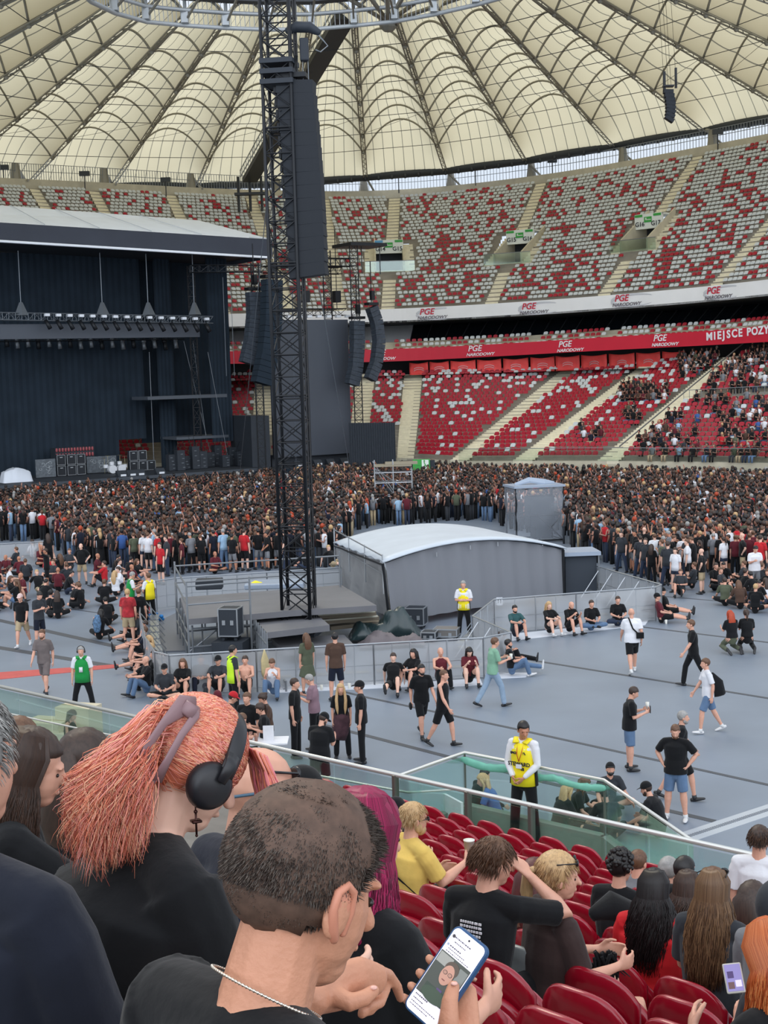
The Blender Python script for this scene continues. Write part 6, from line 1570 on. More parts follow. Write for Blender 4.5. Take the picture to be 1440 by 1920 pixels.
def place_copy(vlist, p, az, label_tail, group):
    me, lab = rn.choice(vlist); o = bpy.data.objects.new('person', me); COL.objects.link(o); o.location = p; o.rotation_euler = (0,0,math.radians(-az)); s = rn.uniform(.93,1.06); o.scale = (s,s,s)
    tag(o, lab+label_tail, 'person', group); return o
for v, p in cands[:95]: 
    u = project(p)[0]
    place_copy(STAND_V, p, rn.gauss(-20 if u < 700 else -35, 50), ', crowd edge, '+('far left' if u < 200 else 'left of the mast' if u < 400 else 'behind small stage' if u < 700 else 'near the tent' if u < 1120 else 'right of the tent' if u < 1270 else 'far right'), 'standing people at the crowd edge')
# sitting people in the open areas
SREG_L = [(-30,1062),(90,1045),(150,1070),(330,1092),(300,1100),(250,1108),(215,1112),(120,1135),(60,1140),(-30,1150)]
SREG_R = [(1262,1112),(1330,1095),(1440,1102),(1460,1160),(1400,1130),(1345,1118),(1275,1120)]
for REGx, n_, (ua,ub,va,vb), tail in ((SREG_L,42,(-30,330,1040,1152),', loose groups at left'),(SREG_R,16,(1262,1462,1094,1160),', groups at right'),([(330,1070),(640,1062),(640,1068),(330,1078)],14,(330,640,1062,1078),', behind small stage')):
    k_ = 0; t_ = 0
    while k_ < n_ and t_ < 4000:
        t_ += 1; u = rn.uniform(ua,ub); v = rn.uniform(va,vb)
        if not inpoly(u,v,REGx): continue
        if any(abs(u-a)<18 and abs(v-b)<10 for a,b in SEATED_PTS): continue
        p = at_z(u,v,0)
        if not free(p,.75): continue
        if k_ % 6 == 5: place_copy(STAND_V, p, rn.uniform(0,360), tail, 'people standing among the sitting groups')
        else: place_copy(SIT_V, p, rn.uniform(0,360), tail, 'people sitting on the floor')
        k_ += 1
# the rest of the crowd: one mass
def tiny(sit=False, arms=0, wide=1.0, long=False):
    m = MB(); b = 0 if not sit else -.40
    mats_i = dict(skin=0,shirt=1,leg=2,hair=3)
    if not sit:
        for s in (-1,1): m.path([(s*.09,0,.0),(s*.09,0,.85)],[.07,.09],4,m=2)
    else:
        for s in (-1,1): m.path([(s*.1,0,.5),(s*.11,.4,.5),(s*.11,.42,.1)],[.09,.08,.06],4,m=2)
    m.path([(0,0,.86+b),(0,0,1.15+b),(0,0,1.38+b),(0,0,1.46+b)],[(.17*wide,.12),(.16*wide,.12),(.20*wide,.12),(.08,.07)],8,side=V(1,0,0),m=1)
    for s in (-1,1):
        if arms == 1: m.path([(s*.19,0,1.38+b),(s*.24,.10,1.12+b),(s*.08,.32,1.20+b)],[.055,.045,.035],4,m=0)
        elif arms == 2 and s == 1: m.path([(s*.19,0,1.38+b),(s*.30,.1,1.6+b),(s*.2,.15,1.85+b)],[.055,.045,.035],4,m=0)
        else: m.path([(s*.20,0,1.40+b),(s*.25,.0,1.12+b),(s*.22,.08,.90+b)],[.055,.045,.035],4,m=0)
        m.path([(s*.16,0,1.40+b),(s*.235,.01,1.2+b)],[.07,.06],4,m=1)
    m.tube((0,0,1.44+b),(0,.01,1.55+b),.05,5,m=0)
    m.ball((0,.02,1.61+b),(.078,.09,.115),6,5,m=0); m.ball((0,-.022,1.65+b),(.098,.112,.118),7,5,m=3)
    if long: m.path([(0,-.06,1.62+b),(0,-.10,1.45+b),(0,-.11,1.28+b)],[(.07,.05),(.10,.05),(.05,.03)],5,side=V(1,0,0),m=3)
    return m
TV = [tiny(False,a,w,l) for a,w,l in ((0,1,False),(1,1,False),(0,1.15,False),(0,1.05,False),(0,.9,True),(0,.9,True),(0,1.1,False),(0,1,False),(1,1.1,False),(0,1,True),(0,1.1,False),(2,1,False),(0,1.15,False),(0,1,False))]
TS = [tiny(True,a,1,l) for a,l in ((1,False),(0,False),(1,True))]
CS = [mat('skin_crowd_a', srgb(160,112,94), .6), mat('skin_crowd_b', srgb(134,92,76), .6), mat('skin_crowd_c', srgb(178,132,114), .6)]
CMATS = CS+[BLK,CHAR,NAVY,WHT,GREYC,RED,MAROON,OLIVE,BROWN,SKYB,ORG,cloth('blue'),HB,HD,HM_,HL,HG,DENIM,DENIMD,KHAKI,HR]
SHI = [3]*62+[4]*10+[5]*5+[6]*8+[7]*6+[8]*2+[9]*4+[10]*3+[11]*3+[12]*2+[14]*2
HRI = [15]*11+[16]*11+[17]*4+[18]*1+[19]+[23]
LGI = [3]*6+[20]*2+[21]*2+[22]+[4]*2
def mass(name, items, label, var):
    vs, fs, mi = [], [], []; base = 0; arrs = [np.array(t.v) for t in var]
    for (p, az, s) in items:
        j = rn.randrange(len(var)); t = var[j]; a = math.radians(-az); c, sn = math.cos(a)*s, math.sin(a)*s; A_ = arrs[j]
        X = np.empty_like(A_); X[:,0] = A_[:,0]*c-A_[:,1]*sn+p.x; X[:,1] = A_[:,0]*sn+A_[:,1]*c+p.y; X[:,2] = A_[:,2]*s+p.z
        vs.append(X); col = (rn.randrange(3), rn.choice(SHI), rn.choice(LGI), rn.choice(HRI))
        for f, m_ in zip(t.f, t.m): fs.append([base+i for i in f]); mi.append(col[m_])
        base += len(A_)
    me = bpy.data.meshes.new(name); me.from_pydata(np.concatenate(vs).tolist(), [], fs)
    for m_ in CMATS: me.materials.append(m_)
    me.polygons.foreach_set('material_index', mi); me.polygons.foreach_set('use_smooth', [True]*len(fs)); me.update()
    o = bpy.data.objects.new(name, me); COL.objects.link(o); tag(o, label, 'crowd', kind='stuff')
mass('standing_crowd', [(p, rn.gauss(-25,60), rn.uniform(.92,1.07)) for v,p in cands[95:]], 'dense crowd of standing people, mostly in black, filling the floor before the stage', TV)
# spectators seated and standing on the far lower stand
items = []
def prob(u, v):
    if u > 1300 and 650 < v < 775: return .45
    if 1290 < u and 775 <= v: return .16+.2*(v>820)+.28*(1330<u<1420 and 790<v<830)
    if 1195 < u < 1300 and 790 < v: return .45 if u < 1275 else .3
    if 1160 < u < 1250 and 735 < v < 765: return .75
    if 1270 < u < 1315 and 680 < v < 720: return .5
    if 1085 < u < 1135 and 815 < v < 845: return .4
    if 1160 < u < 1190 and 780 < v < 800: return .5
    return 0
for (p,t,nn,grey,u,v) in lower:
    if rn.random() < prob(u, v): items.append((p+V(0,0,.0)-nn*.1, math.degrees(math.atan2(-nn.x,-nn.y)), rn.uniform(.95,1.05)))
mass('seated_spectators', [(p-V(0,0,.12),a,s) for p,a,s in items], 'scattered people sitting on the far lower stand at the right', TS)
items = []
for k in range(70):
    u = rn.uniform(1288,1460); kk = 1250+(u-1288)*1.35; p = LB(kk); items.append((V(p.x+rn.uniform(-1,1),p.y+rn.uniform(.3,1.4),8.25), rn.uniform(120,240), 1))
for k in range(46):
    kk = rn.uniform(820,1500); p = LF(kk); q = LF(kk+3)-LF(kk-3); nn = V(-q.y,q.x,0).normalized(); p = p-nn*rn.uniform(.4,1.2); items.append((V(p.x,p.y,0),rn.uniform(0,360),1))
mass('concourse_people', items, 'people standing along the pitch wall and at the head of the far lower stand', TV)
# glass parapet before the lower stand and the mid-block walkway
m = MB()
for a_,b_ in zip(range(860,1700,14), range(874,1714,14)):
    p, q = LF(a_), LF(b_); m.quad(p+V(0,-.05,.0),q+V(0,-.05,.0),q+V(0,-.05,.9),p+V(0,-.05,.9))
struct('trim_glass_parapet', m, M_TGLASS)
m = MB()
for a_,b_ in zip(range(860,1700,14), range(874,1714,14)): m.tube(LF(a_)+V(0,-.05,.9), LF(b_)+V(0,-.05,.9), .03, 4)
for a_,b_ in zip(range(1160,1700,14), range(1174,1714,14)):
    p, q = rowpt(LF,LB,a_,.50), rowpt(LF,LB,b_,.50); m.tube(p+V(0,0,1.0),q+V(0,0,1.0),.03,4); m.tube(p,p+V(0,0,1.0),.02,4); m.tube(p+V(0,0,.5),q+V(0,0,.5),.015,4)
a_, b_ = rowpt(LF,LB,1168,0), rowpt(LF,LB,1168,1)
m.tube(a_+V(0,0,1),b_+V(0,0,1),.05,4)
struct('trim_hand_rail', m, mat('rail_grey'))
# ------------------------------------------------------------ the stand we sit in
ND = V(.70,.714,0); RD = V(-.714,.70,0)
def NP(p, q, z=0): return ND*p+RD*q+V(0,0,z)
def tread(k): return 7.0-(.375*k-.00425*k*(k-1))
m = MB()
for k in range(-2,18):
    z = tread(k); zn = tread(k+1)
    P0, P1, Q0, Q1 = NP(.8*k-.42,-26), NP(.8*k-.42,32), NP(.8*k+.38,-26), NP(.8*k+.38,32)
    m.quad(P0+V(0,0,z), Q0+V(0,0,z), Q1+V(0,0,z), P1+V(0,0,z)); m.quad(Q0+V(0,0,z), Q0+V(0,0,zn), Q1+V(0,0,zn), Q1+V(0,0,z))
struct('floor_near_terrace', m, mat('near_concrete', srgb(120,116,110), .85, noise=.12, nscale=2))
# first rail and glass
RZ = 2.65
RA, RB = at_z(-120,1260,RZ), at_z(1560,1636,RZ)
dr = (RB-RA).normalized()
def rail_at(u):   # point of the rail that shows at column u
    lo, hi = 0, (RB-RA).length
    for _ in range(40):
        mid = (lo+hi)/2
        if project(RA+dr*mid)[0] < u: lo = mid
        else: hi = mid
    return RA+dr*lo
NGL = glassmat('green_glass', (.88,.965,.94), .07)
POSTM = mat('post_steel', srgb(120,116,108), .4, metal=.6); RAILM = mat('rail_steel', srgb(206,206,200), .3, metal=.5)
zt = 1.55
m = MB(); nrm = V(-dr.y,dr.x,0)
a, b = V(RA.x,RA.y,0), V(RB.x,RB.y,0)
if nrm.dot(ND) < 0: nrm = -nrm
m.add([a-nrm*1.0,b-nrm*1.0,b+nrm*.12,a+nrm*.12,a-nrm*1.0+V(0,0,zt),b-nrm*1.0+V(0,0,zt),b+nrm*.12+V(0,0,zt),a+nrm*.12+V(0,0,zt)],[(0,3,2,1),(4,5,6,7),(0,1,5,4),(1,2,6,5),(2,3,7,6),(3,0,4,7)])
struct('wall_near_base', m, mat('near_concrete'))
root = thing('glass_barrier', 'long glass balustrade with steel handrail in front of the lowest seat row', 'barrier', V(RA.x,RA.y,zt)); o3 = V(*root.location)
m = MB(); m.path([RA-o3, RB-o3], [(.035,.028)]*2, 8, side=V(0,0,1)); m.build('handrail', RAILM, root, True)
us = [-60,34,95,204,300,405,515,626,741,877,996,1134,1217,1290,1380,1480]
m = MB()
for u0, u1 in zip(us, us[1:]):
    p, q = rail_at(u0), rail_at(u1); d = (q-p).normalized()*.012; m.box(((p+q)/2)-V(0,0,.56)-o3, ((q-p).length-.024, .016, 1.0), math.atan2(d.y,d.x))
m.build('glass_pane', NGL, root)
for u in (741,877,996):
    p = rail_at(u); m = MB(); m.box(p-o3-V(0,0,.56), (.10,.055,1.12), math.atan2(dr.y,dr.x)+math.pi/2); m.box(p-o3-V(0,0,1.05), (.2,.12,.05), math.atan2(dr.y,dr.x)); bevel(m.build('post', POSTM, root), .006)
# slim lower rail on the near side
m = MB(); pts = [at_z(u,v,2.3) for u,v in ((-40,1327),(12,1337),(166,1370),(520,1440),(765,1486),(868,1479))]
m.path(pts, .018, 6); o = m.build('lower_hand_rail', RAILM, None, True); tag(o, 'slim lower handrail running just below the long glass balustrade', 'handrail')
# enclosure of the gangway with the steward
EP = [at_z(750,1475,RZ), at_z(871,1411,RZ), at_z(1133,1463,RZ), at_z(1296,1602,RZ)]
EP[0] = rail_at(748); EP[3] = rail_at(1300)
m = MB(); pl = [V(p.x,p.y,0) for p in EP]; m.prism([pl[0],pl[3],pl[2],pl[1]], 0, zt-.01); struct('floor_gangway', m, mat('gangway_floor', srgb(176,186,168), .8, noise=.06, nscale=2))
root = thing('gangway_enclosure', 'glass enclosure with steel rail around the guard in yellow', 'barrier', V(pl[1].x,pl[1].y,zt)); o4 = V(*root.location)
m = MB(); m.path([p-o4 for p in EP], [(.026,.022)]*4, 8, side=V(0,0,1)); m.build('handrail', RAILM, root, True)
m = MB()
for p, q in zip(EP, EP[1:]):
    L = (q-p).length; n = max(1, round(L/1.6)); d = (q-p).normalized()
    for i in range(n):
        a_, b_ = p.lerp(q,i/n), p.lerp(q,(i+1)/n); m.box((a_+b_)/2-V(0,0,.56)-o4, ((b_-a_).length-.03,.016,1.02), math.atan2(d.y,d.x))
m.build('glass_pane', NGL, root)
m = MB()
for p, q in zip(pl, pl[1:]): m.bbox(V(p.x,p.y,0)-V(o4.x,o4.y,0), V(q.x,q.y,0)-V(o4.x,o4.y,0), .32, .14, 0)
m.build('kerb', mat('kerb_concrete', srgb(128,134,124), .8), root)
m = MB()
for p in EP[1:3]: m.box(p-V(0,0,.55)-o4,(.03,.03,1.1))
m.build('corner_post', POSTM, root)
m = MB(); q0, q1 = at_z(835,1553,1.6), at_z(868,1572,1.6); m.box((q0+q1)/2+V(0,0,.28),( (q1-q0).length,.04,.5), math.atan2((q1-q0).y,(q1-q0).x)); o = m.build('white_board', WHT, None); tag(o, 'low white board standing inside the glass enclosure', 'board')
m = MB(); P = []
for i in range(40):
    t = i/39; p = EP[1].lerp(EP[2], t); P.append(p+V(0,0,-.10-.045*abs(math.sin(t*9.4)))-nrm*.03)
m.path(P, [(.042+.022*abs(math.sin(i*.5+math.sin(i*.9))),.03) for i in range(40)], 10, side=V(0,0,1), round_ends=True); o = m.build('rolled_sheet', mat('sheet_mint', srgb(120,190,168), .5, noise=.12, nscale=6), None, True); tag(o, 'mint green rolled sheet tied under the enclosure handrail', 'sheet')
m = MB(); q = at_z(1190,1610,zt)
a_, b_ = rail_at(1120), rail_at(1290)
for i in range(3): m.bbox(a_+nrm*(.25+.3*i), b_+nrm*(.15+.2*i), .12, .28, zt-.0+.12*(2-i)*.0)
tag(m.build('low_step', mat('gangway_floor')), 'pale concrete step at the right end of the gangway', 'step')
# ------------------------------------------------------------ red seats near us
SEATR = mat('near_seat_red', srgb(150,12,34), .22, spec=.6, noise=.04, nscale=5, coat=.3); SEATG = mat('near_seat_grey', srgb(150,156,156), .3, spec=.6, coat=.2)
def shell(w, z0, H, yb, th, curve, lean, topdrop):
    m = MB(); cols = 17; prof = []
    rows_ = []
    for i in range(cols):
        s = -1+2*i/(cols-1); e = abs(s)
        zt_ = z0+H*(1-topdrop*e**3.2); x = w*s*(1-.05*e*e); y0 = yb+curve*s*s
        loop = []
        for t in (0,.3,.6,.85): z = z0+(zt_-z0)*t; loop.append(V(x, y0-lean*(z-z0), z))
        r_ = th/2
        for a in (150,120,90,60,30): loop.append(V(x, y0-lean*(zt_-z0)+r_+math.cos(math.radians(a))*r_*1.3, zt_-r_*.5+math.sin(math.radians(a))*r_*1.1))
        for t in (.85,.6,.3,0): z = z0+(zt_-z0)*t; loop.append(V(x, y0+th-lean*(z-z0)-.01*math.sin(math.pi*t), z))
        rows_.append(loop)
    n = len(rows_[0]); vs = [p for r_ in rows_ for p in r_]
    fs = [(i*n+j, i*n+(j+1)%n, (i+1)*n+(j+1)%n, (i+1)*n+j) for i in range(cols-1) for j in range(n)]
    fs += [tuple(range(n-1,-1,-1)), tuple(range((cols-1)*n, cols*n))]
    m.add(vs, fs); return m
def seat_parts(mt, pan_up=True):
    # y+ is down-slope (the way a sitter faces)
    a = shell(.232,.36,.46,-.02,.035,.06,.10,.30); b = shell(.222,.34,.34,-.075,.045,.055,.10,.34)
    c = shell(.215,.38,.30,.06,.05,.05,.02,.35)
    d = MB(); d.box((0,-.02,.22),(.06,.10,.44)); d.box((0,.06,.36),(.36,.12,.05)); d.box((0,-.08,.03),(.12,.2,.05))
    return [('backrest',a,mt),('back_support',b,mt),('seat_pan',c,mt),('bracket',d,mat('bracket_dark',(.03,.03,.035),.5,metal=.5))]
protoM = {}
for key, mt in (('red',SEATR),('grey',SEATG)): protoM[key] = [(n_, mb.mesh(n_, mt_, True)) for n_, mb, mt_ in seat_parts(mt)]
AZ_ = math.atan2(ND.y, ND.x)-math.pi/2
def near_seat(k, q, col, lab, group):
    r = thing('stadium_seat', lab, 'seat', NP(.8*k-.12, q, tread(k)), AZ_, group)
    for n_, me in protoM[col]:
        o = bpy.data.objects.new(n_, me); COL.objects.link(o); o.parent = r
    return r
cnt = 0; near_u = []
for k in range(2,18):
    for j in range(-46,44):
        q = j*.5+(.0 if k%2 else .0)
        top = NP(.8*k-.12, q, tread(k)+.8); 
        if top.y < 1.2: continue
        u, v = project(top)
        if u < -70 or u > 1510 or v > 1990: continue
        # behind the big figures of the two nearest rows nothing shows
        if k < 5 and u > 1480: continue
        if (u < 490 and v < 1440) or (60 < u < 440 and v > 1420) or (200 < u < 640 and v > 1500) or (640 < u < 745 and v > 1560) or (u < 100 and v > 1520) or v > 1965 or u < -40 or u > 1475: continue
        if k >= 6 and u < 900 and v < 1500: pass
        near_u.append((k,q,u,v)); cnt += 1
print('NEARSEATS', cnt)
gk = min(near_u, key=lambda s: math.hypot(s[2]-938, s[3]-1752) if True else 0)
word = {2:'second',3:'third',4:'fourth',5:'fifth',6:'sixth',7:'seventh',8:'eighth',9:'ninth',10:'tenth',11:'eleventh',12:'twelfth',13:'thirteenth',14:'fourteenth',15:'fifteenth',16:'sixteenth',17:'lowest'}
for s in near_u:
    k,q,u,v = s
    if s is gk: near_seat(k,q,'grey','single light grey folded flip seat among the red ones','near stand seats')
    else: near_seat(k,q,'red','glossy red near flip seat, '+word[k]+' row down','glossy red seats, '+word[k]+' row of the near stand')
# ------------------------------------------------------------ spectators on the near stand
def solve(u, vtop, hh=1.30):
    """distance at which the top of a seated head at pixel (u,vtop) is hh above the tread"""
    best = None
    for D in np.arange(2.0,22,.02):
        p = at_d(u, vtop, D); pp = p.dot(ND) if False else (p.x*ND.x+p.y*ND.y); e = abs(p.z-(tread(pp/.8)+hh))
        if best is None or e < best[0]: best = (e, D)
    return best[1]
def by_head(u, vc, D):
    def f(pts, dz, az=[0]): return None
    return f
def near_person(u, vtop, lab, pose, az, D=None, hh=1.30, **k):
    D = solve(u, vtop, hh) if D is None else D
    T = at_d(u, vtop, D); kw = k
    def pos(pts, dz):
        h = pts['head']+V(0,0,dz); R = Matrix.Rotation(math.radians(-az), 3, 'Z'); w = R @ h
        return V(T.x-w.x, T.y-w.y, T.z-.125-w.z)
    k.setdefault('voxel', .0075); k.setdefault('eyes', True); k.setdefault('bottom','trousers')
    return person('person', lab, pos, az, pose, **k)+(D,)
def print_marks(R_, lines, colr, z0=.02, w=.17, dx=0, rows_=5):
    """rows of tiny letter-like blocks on the back of a shirt"""
    root, pts, dz = R_[:3]; m = MB(); rr = random.Random(4); c = pts['chest']
    for i in range(rows_):
        x = -w/2
        while x < w/2:
            L = rr.uniform(.006,.02); m.box(c+pts['xs']*(x+L/2+dx)-pts['fw']*(.131)+pts['t2']*(z0+.05-i*.020), (L*.85,.006,.011)); x += L+.004
    child_mesh(root,'shirt_print',m,colr,dz,False)
def sunglasses(R_, up=0, back=0):
    root, pts, dz = R_[:3]; H = pts['H']; m = MB()
    for s in (-1,1):
        c = H(.034*s,.102-back,.006+up); m.ball(c,(.026,.008,.019),12,6,pts['HM']); m.tube(H(.06*s,.095-back,.01+up), H(.082*s,-.01-back,.005+up), .0035, 5)
    m.tube(H(-.01,.105-back,.01+up),H(.01,.105-back,.01+up),.003,5); child_mesh(root,'sunglasses',m,mat('shades', (.012,.012,.014), .15),dz)
R1 = near_person(775,1505,'blond bearded man in soft yellow tee with strap, holding a cup','chair',62,build=1.14,topm=YELT,bottom='shorts',botm=BLK,hair='short',hairm=HL,skin=0,extra=('beard',),kw=dict(head=(8,4),R=((.12,.5,-.9),(-.25,.95,.35))))
sunglasses(R1)
root, pts, dz = R1[:3]; m = MB(); m.path([pts['neck']+pts['xs']*-.10-pts['fw']*.06+V(0,0,.01), pts['chest']-pts['fw']*.145+V(-.03,0,.12), pts['chest']-pts['fw']*.155+V(.08,0,.0), pts['pel']+pts['xs']*.19+V(0,0,.12)],[(.02,.005)]*4,6,side=V(1,0,0)); child_mesh(root,'bag_strap',m,BLK,dz)
w_ = pts['arms']['R'][2]; m = MB(); m.lathe(w_+pts['arms']['R'][3]*.09+V(-.03,0,-.03),[(.028,0),(.042,.15),(.044,.15),(.044,.155)],14); child_mesh(root,'cup',m,mat('cup_white'),dz)
R2 = near_person(742,1497,'man in black cap and black top beyond the yellow tee, at the glass','chair',48,topm=BLK,hat='cap',hairm=HL,extra=('backcap','beard'),hh=1.25,D=13.2)
R3 = near_person(925,1572,'person with brown bob in black tour tee, hand raised to the face','chair_face',34,sex='m',topm=BLK,hair='short',hairm=HM_,skin=0,kw=dict(tR=(.16,.26,.56),head=(34,14)))
print_marks(R3, 5, WHT, dx=.0, w=.12, z0=.06)
root, pts, dz = R3[:3]; m = MB(); c = pts['chest']-pts['fw']*.126-V(0,0,.045)
for (x,z,a,b) in ((-.04,0,.045,.02),(-.01,.015,.03,.022),(.02,0,.02,.03),(-.06,-.02,.03,.014)): m.ball(c+pts['xs']*x+V(0,0,z),(a,.006,b),10,6)
child_mesh(root,'shirt_emblem',m,mat('print_red', srgb(220,70,40), .7),dz)
R4 = near_person(1046,1600,'woman in dark brown shirt with fair ponytail and sunglasses on her head','chair',72,sex='f',top='tee',topm=cloth('dark_brown',(58,44,42)),hair='pony',hairm=HL,skin=0,kw=dict(head=(15,6)),build=1.1,bottom='short')
sunglasses(R4, .085, .02)
near_person(1003,1612,'woman with long dark red-brown hair half hidden behind the brown shirt','chair',40,sex='f',topm=BLK,hair='long',hairm=mat('hair_auburn', srgb(84,40,38), .5, noise=.25, nscale=30, stretch=(3,3,.4)),D=8.6)
R5 = near_person(1163,1595,'person with short curly black hair and black top, bare neck','chair',38,sex='f',top='tee',topm=BLK,hair='short',hairm=HB,skin=0)
root, pts, dz = R5[:3]; m = MB(); rr = random.Random(2)
for i in range(90):
    a = rr.uniform(0,6.28); b = rr.uniform(-.35,1.5); H = pts['H']; r_ = .098
    y = math.sin(a)*math.cos(b); 
    if y > .55 and math.sin(b) < .55: continue
    m.ball(H(math.cos(a)*math.cos(b)*.088, y*.106-.014, math.sin(b)*.105+.034), rr.uniform(.014,.024), 7, 5)
child_mesh(root,'curls',m,HB,dz)
near_person(1197,1594,'person with short brown hair just right of the curly black hair','chair',44,topm=GREYC,hairm=HM_,D=13.5)
near_person(1254,1607,'grey-haired person seen as a head above the long black hair','chair',40,topm=CHAR,hairm=HG,D=12)
near_person(1284,1606,'dark-haired person next to the grey-haired head','chair',46,topm=BLK,hairm=HB,D=11.6)
near_person(1412,1655,'person with dark frizzy hair at the right edge below the white tee','chair',40,topm=BLK,hair='wavy',hairm=HD,D=8.4)
near_person(1462,1656,'person in grey hood at the right edge','chair',44,topm=GREYC,hair='short',hat='hood',hatm=CHAR,D=7.0)
R6 = near_person(1424,1548,'man in white tee with dark cat drawing on the back, right edge','stand',30,topm=WHT,hairm=HD,D=11.5)
root, pts, dz = R6[:3]; m = MB(); c = pts['chest']-pts['fw']*.128
m.ball(c+V(0,0,.03),(.045,.006,.04),12,8); m.ball(c+V(.02,0,-.05),(.03,.006,.05),12,8)
for s in (-1,1): m.path([c+V(.025*s,0,.055),c+V(.04*s,0,.09)],[.018,.003],6)
m.path([c+V(.04,0,-.08),c+V(.09,0,-.07),c+V(.11,0,-.02)],[.009,.008,.005],6); child_mesh(root,'cat_print',m,mat('print_dark',(.03,.03,.035),.8),dz)
# --- long hair made of many fine locks
def locks(name, parent, dz, fn, n, seg, rad, mats, world=False, seed=1):
    rr = random.Random(seed); m = MB()
    for i in range(n):
        pts_ = fn(i/n, rr); L = len(pts_); m.path(pts_, [rad*(1-.75*(j/(L-1))**1.5) for j in range(L)], 3, m=rr.randrange(len(mats)))
    me = m.mesh(name, mats, True); me.transform(Matrix.Translation((0,0,dz))); o = bpy.data.objects.new(name, me); COL.objects.link(o); o.parent = parent; return o
def hm(name, rgb): return mat(name, srgb(*rgb), .42, spec=.4)
def fall(pts, length, spread=.10, wav=.01, back=.10, z0=.12, side=1.0):
    H = pts['H']
    def f(t, rr):
        a = rr.uniform(-2.15,2.15); r0 = rr.uniform(.0,1)          # angle about the crown, 0 = back
        top = H(.02*math.sin(a),-.02,.128)
        x, y = math.sin(a), -math.cos(a)
        mid = H(x*.090, y*.108-.014, .055); low = H(x*.092, y*.106-.016-.01, -.03)
        e = [top, H(x*.055,y*.075-.016,.115), mid, low]
        hz = V(0,0,-1); out = (low-H(0,-.014,-.03)); out.z = 0; out = out.normalized() if out.length else out
        L = length*rr.uniform(.75,1.05); ph = rr.uniform(0,6)
        backdir = -pts['fw']; bd = V(backdir.x,backdir.y,0).normalized()
        for j in range(1,8):
            s = j/7; e.append(low+hz*L*s+out*spread*.35*math.sin(s*2.2)*rr.uniform(.7,1.3)+bd*.03*s+V(math.sin(ph+s*9)*wav, math.cos(ph+s*8)*wav, 0))
        return e
    return f
R7 = near_person(1226,1630,'woman in bright red tee with long wavy black hair down her back','chair',28,sex='f',top='tee',topm=mat('cloth_bright_red', srgb(200,14,26), .8, noise=.05, bump=.2, bscale=12),hair='short',hairm=HB,build=1.15,kw=dict(head=(0,8)),bottom='jeans',botm=DENIMD)
locks('long_hair', R7[0], R7[2], fall(R7[1], .42, .14, .012), 1500, 8, .0042, [HB, hm('hair_soft_black',(38,30,30))], seed=3)
R8 = near_person(1338,1628,'woman with long light brown hair and dark top near the right edge','chair',34,sex='f',topm=CHAR,hair='short',hairm=HM_,D=7.6)
locks('long_hair', R8[0], R8[2], fall(R8[1], .46, .12, .006), 1500, 8, .004, [hm('hair_lb1',(112,84,60)), hm('hair_lb2',(140,108,78)), hm('hair_lb3',(88,64,46))], seed=4)
sunglasses(R8, .09, .03)
R9 = near_person(1290,1632,'woman with wavy dark brown hair between the red tee and the light brown hair','chair',36,sex='f',topm=BLK,hair='short',hairm=HD,D=9.6)
locks('long_hair', R9[0], R9[2], fall(R9[1], .34, .14, .018), 700, 8, .005, [HD, hm('hair_db2',(76,54,44))], seed=5)
OR1, OR2 = hm('hair_orange',(196,96,44)), hm('hair_orange_light',(222,138,80))
R10 = near_person(1447,1728,'person with long orange hair and black top at the lower right corner','chair',330,sex='f',top='long',topm=BLK,hair='short',hairm=OR1,D=4.6,kw=dict(head=(10,30),tL=(-.10,.36,.30)),bottom='trousers',voxel=.006)
locks('long_hair', R10[0], R10[2], fall(R10[1], .34, .08, .006), 1600, 8, .003, [OR1, OR2, hm('hair_orange_deep',(168,76,34))], seed=6)
c = at_d(1376,1834,4.55); r = thing('smartphone', 'small phone in clear case held by the orange-haired person', 'phone', c); FMp = frame_M((0,0,0), V(1,-.1,.12), V(.1,.6,.75))
m = MB(); m.box((0,0,0),(.062,.10,.010),M=FMp.to_3x3()); bevel(m.build('case', mat('case_clear', srgb(190,186,176), .3), r), .006)
SCRN = mat('screen_lit', srgb(120,110,160), .3, emit=.6)
m = MB(); m.box(FMp.to_3x3() @ V(0,0,.006),(.052,.088,.002),M=FMp.to_3x3()); m.build('screen', SCRN, r)
for (x,y,cc) in ((-.01,.01,(60,40,90)),(.012,-.02,(200,190,210)),(-.012,-.025,(90,60,60))): m = MB(); m.box(FMp.to_3x3() @ V(x,y,.0075),(.02,.022,.001),M=FMp.to_3x3()); m.build('app_tile', mat('tile%d'%cc[0], srgb(*cc), .4, emit=.5), r)
# dark trousered knee beside the orange hair, seated neighbour
R11 = near_person(1492,1700,'person in black mostly outside the right edge, dark trousered knee raised','chair',350,topm=CHAR,bottom='trousers',botm=cloth('slate',(46,48,54)),hairm=HD,D=5.6,kw=dict(LL=((-.25,1,.75),(.0,.2,-1)),LR=((.1,1,0),(0,.1,-1))))
o = MB(); o.path([V(0,0,0),V(.10,.04,.03),V(.2,.02,-.02),V(.26,0,-.10)],[(.05,.04),(.1,.06),(.1,.06),(.04,.03)],10,round_ends=True); ob = o.build('black_jacket', BLK, None, True); ob.location = at_d(1118,1712,8.4); tag(ob, 'bundled black jacket lying on the lap beside the brown shirt', 'jacket')
o = MB(); rr = random.Random(6)
for i in range(40): a = V(rr.uniform(-.06,.06),rr.uniform(-.04,.04),rr.uniform(-.02,.06)); o.path([a, a+V(rr.uniform(-.02,.05),0,-.06), a+V(rr.uniform(-.02,.08),0,-.13)],[.012,.009,.003],4)
ob = o.build('fringed_bag', BLK, None, True); ob.location = at_d(1133,1800,7.2); tag(ob, 'black fringed bag hanging between the brown shirt and the red tee', 'bag')
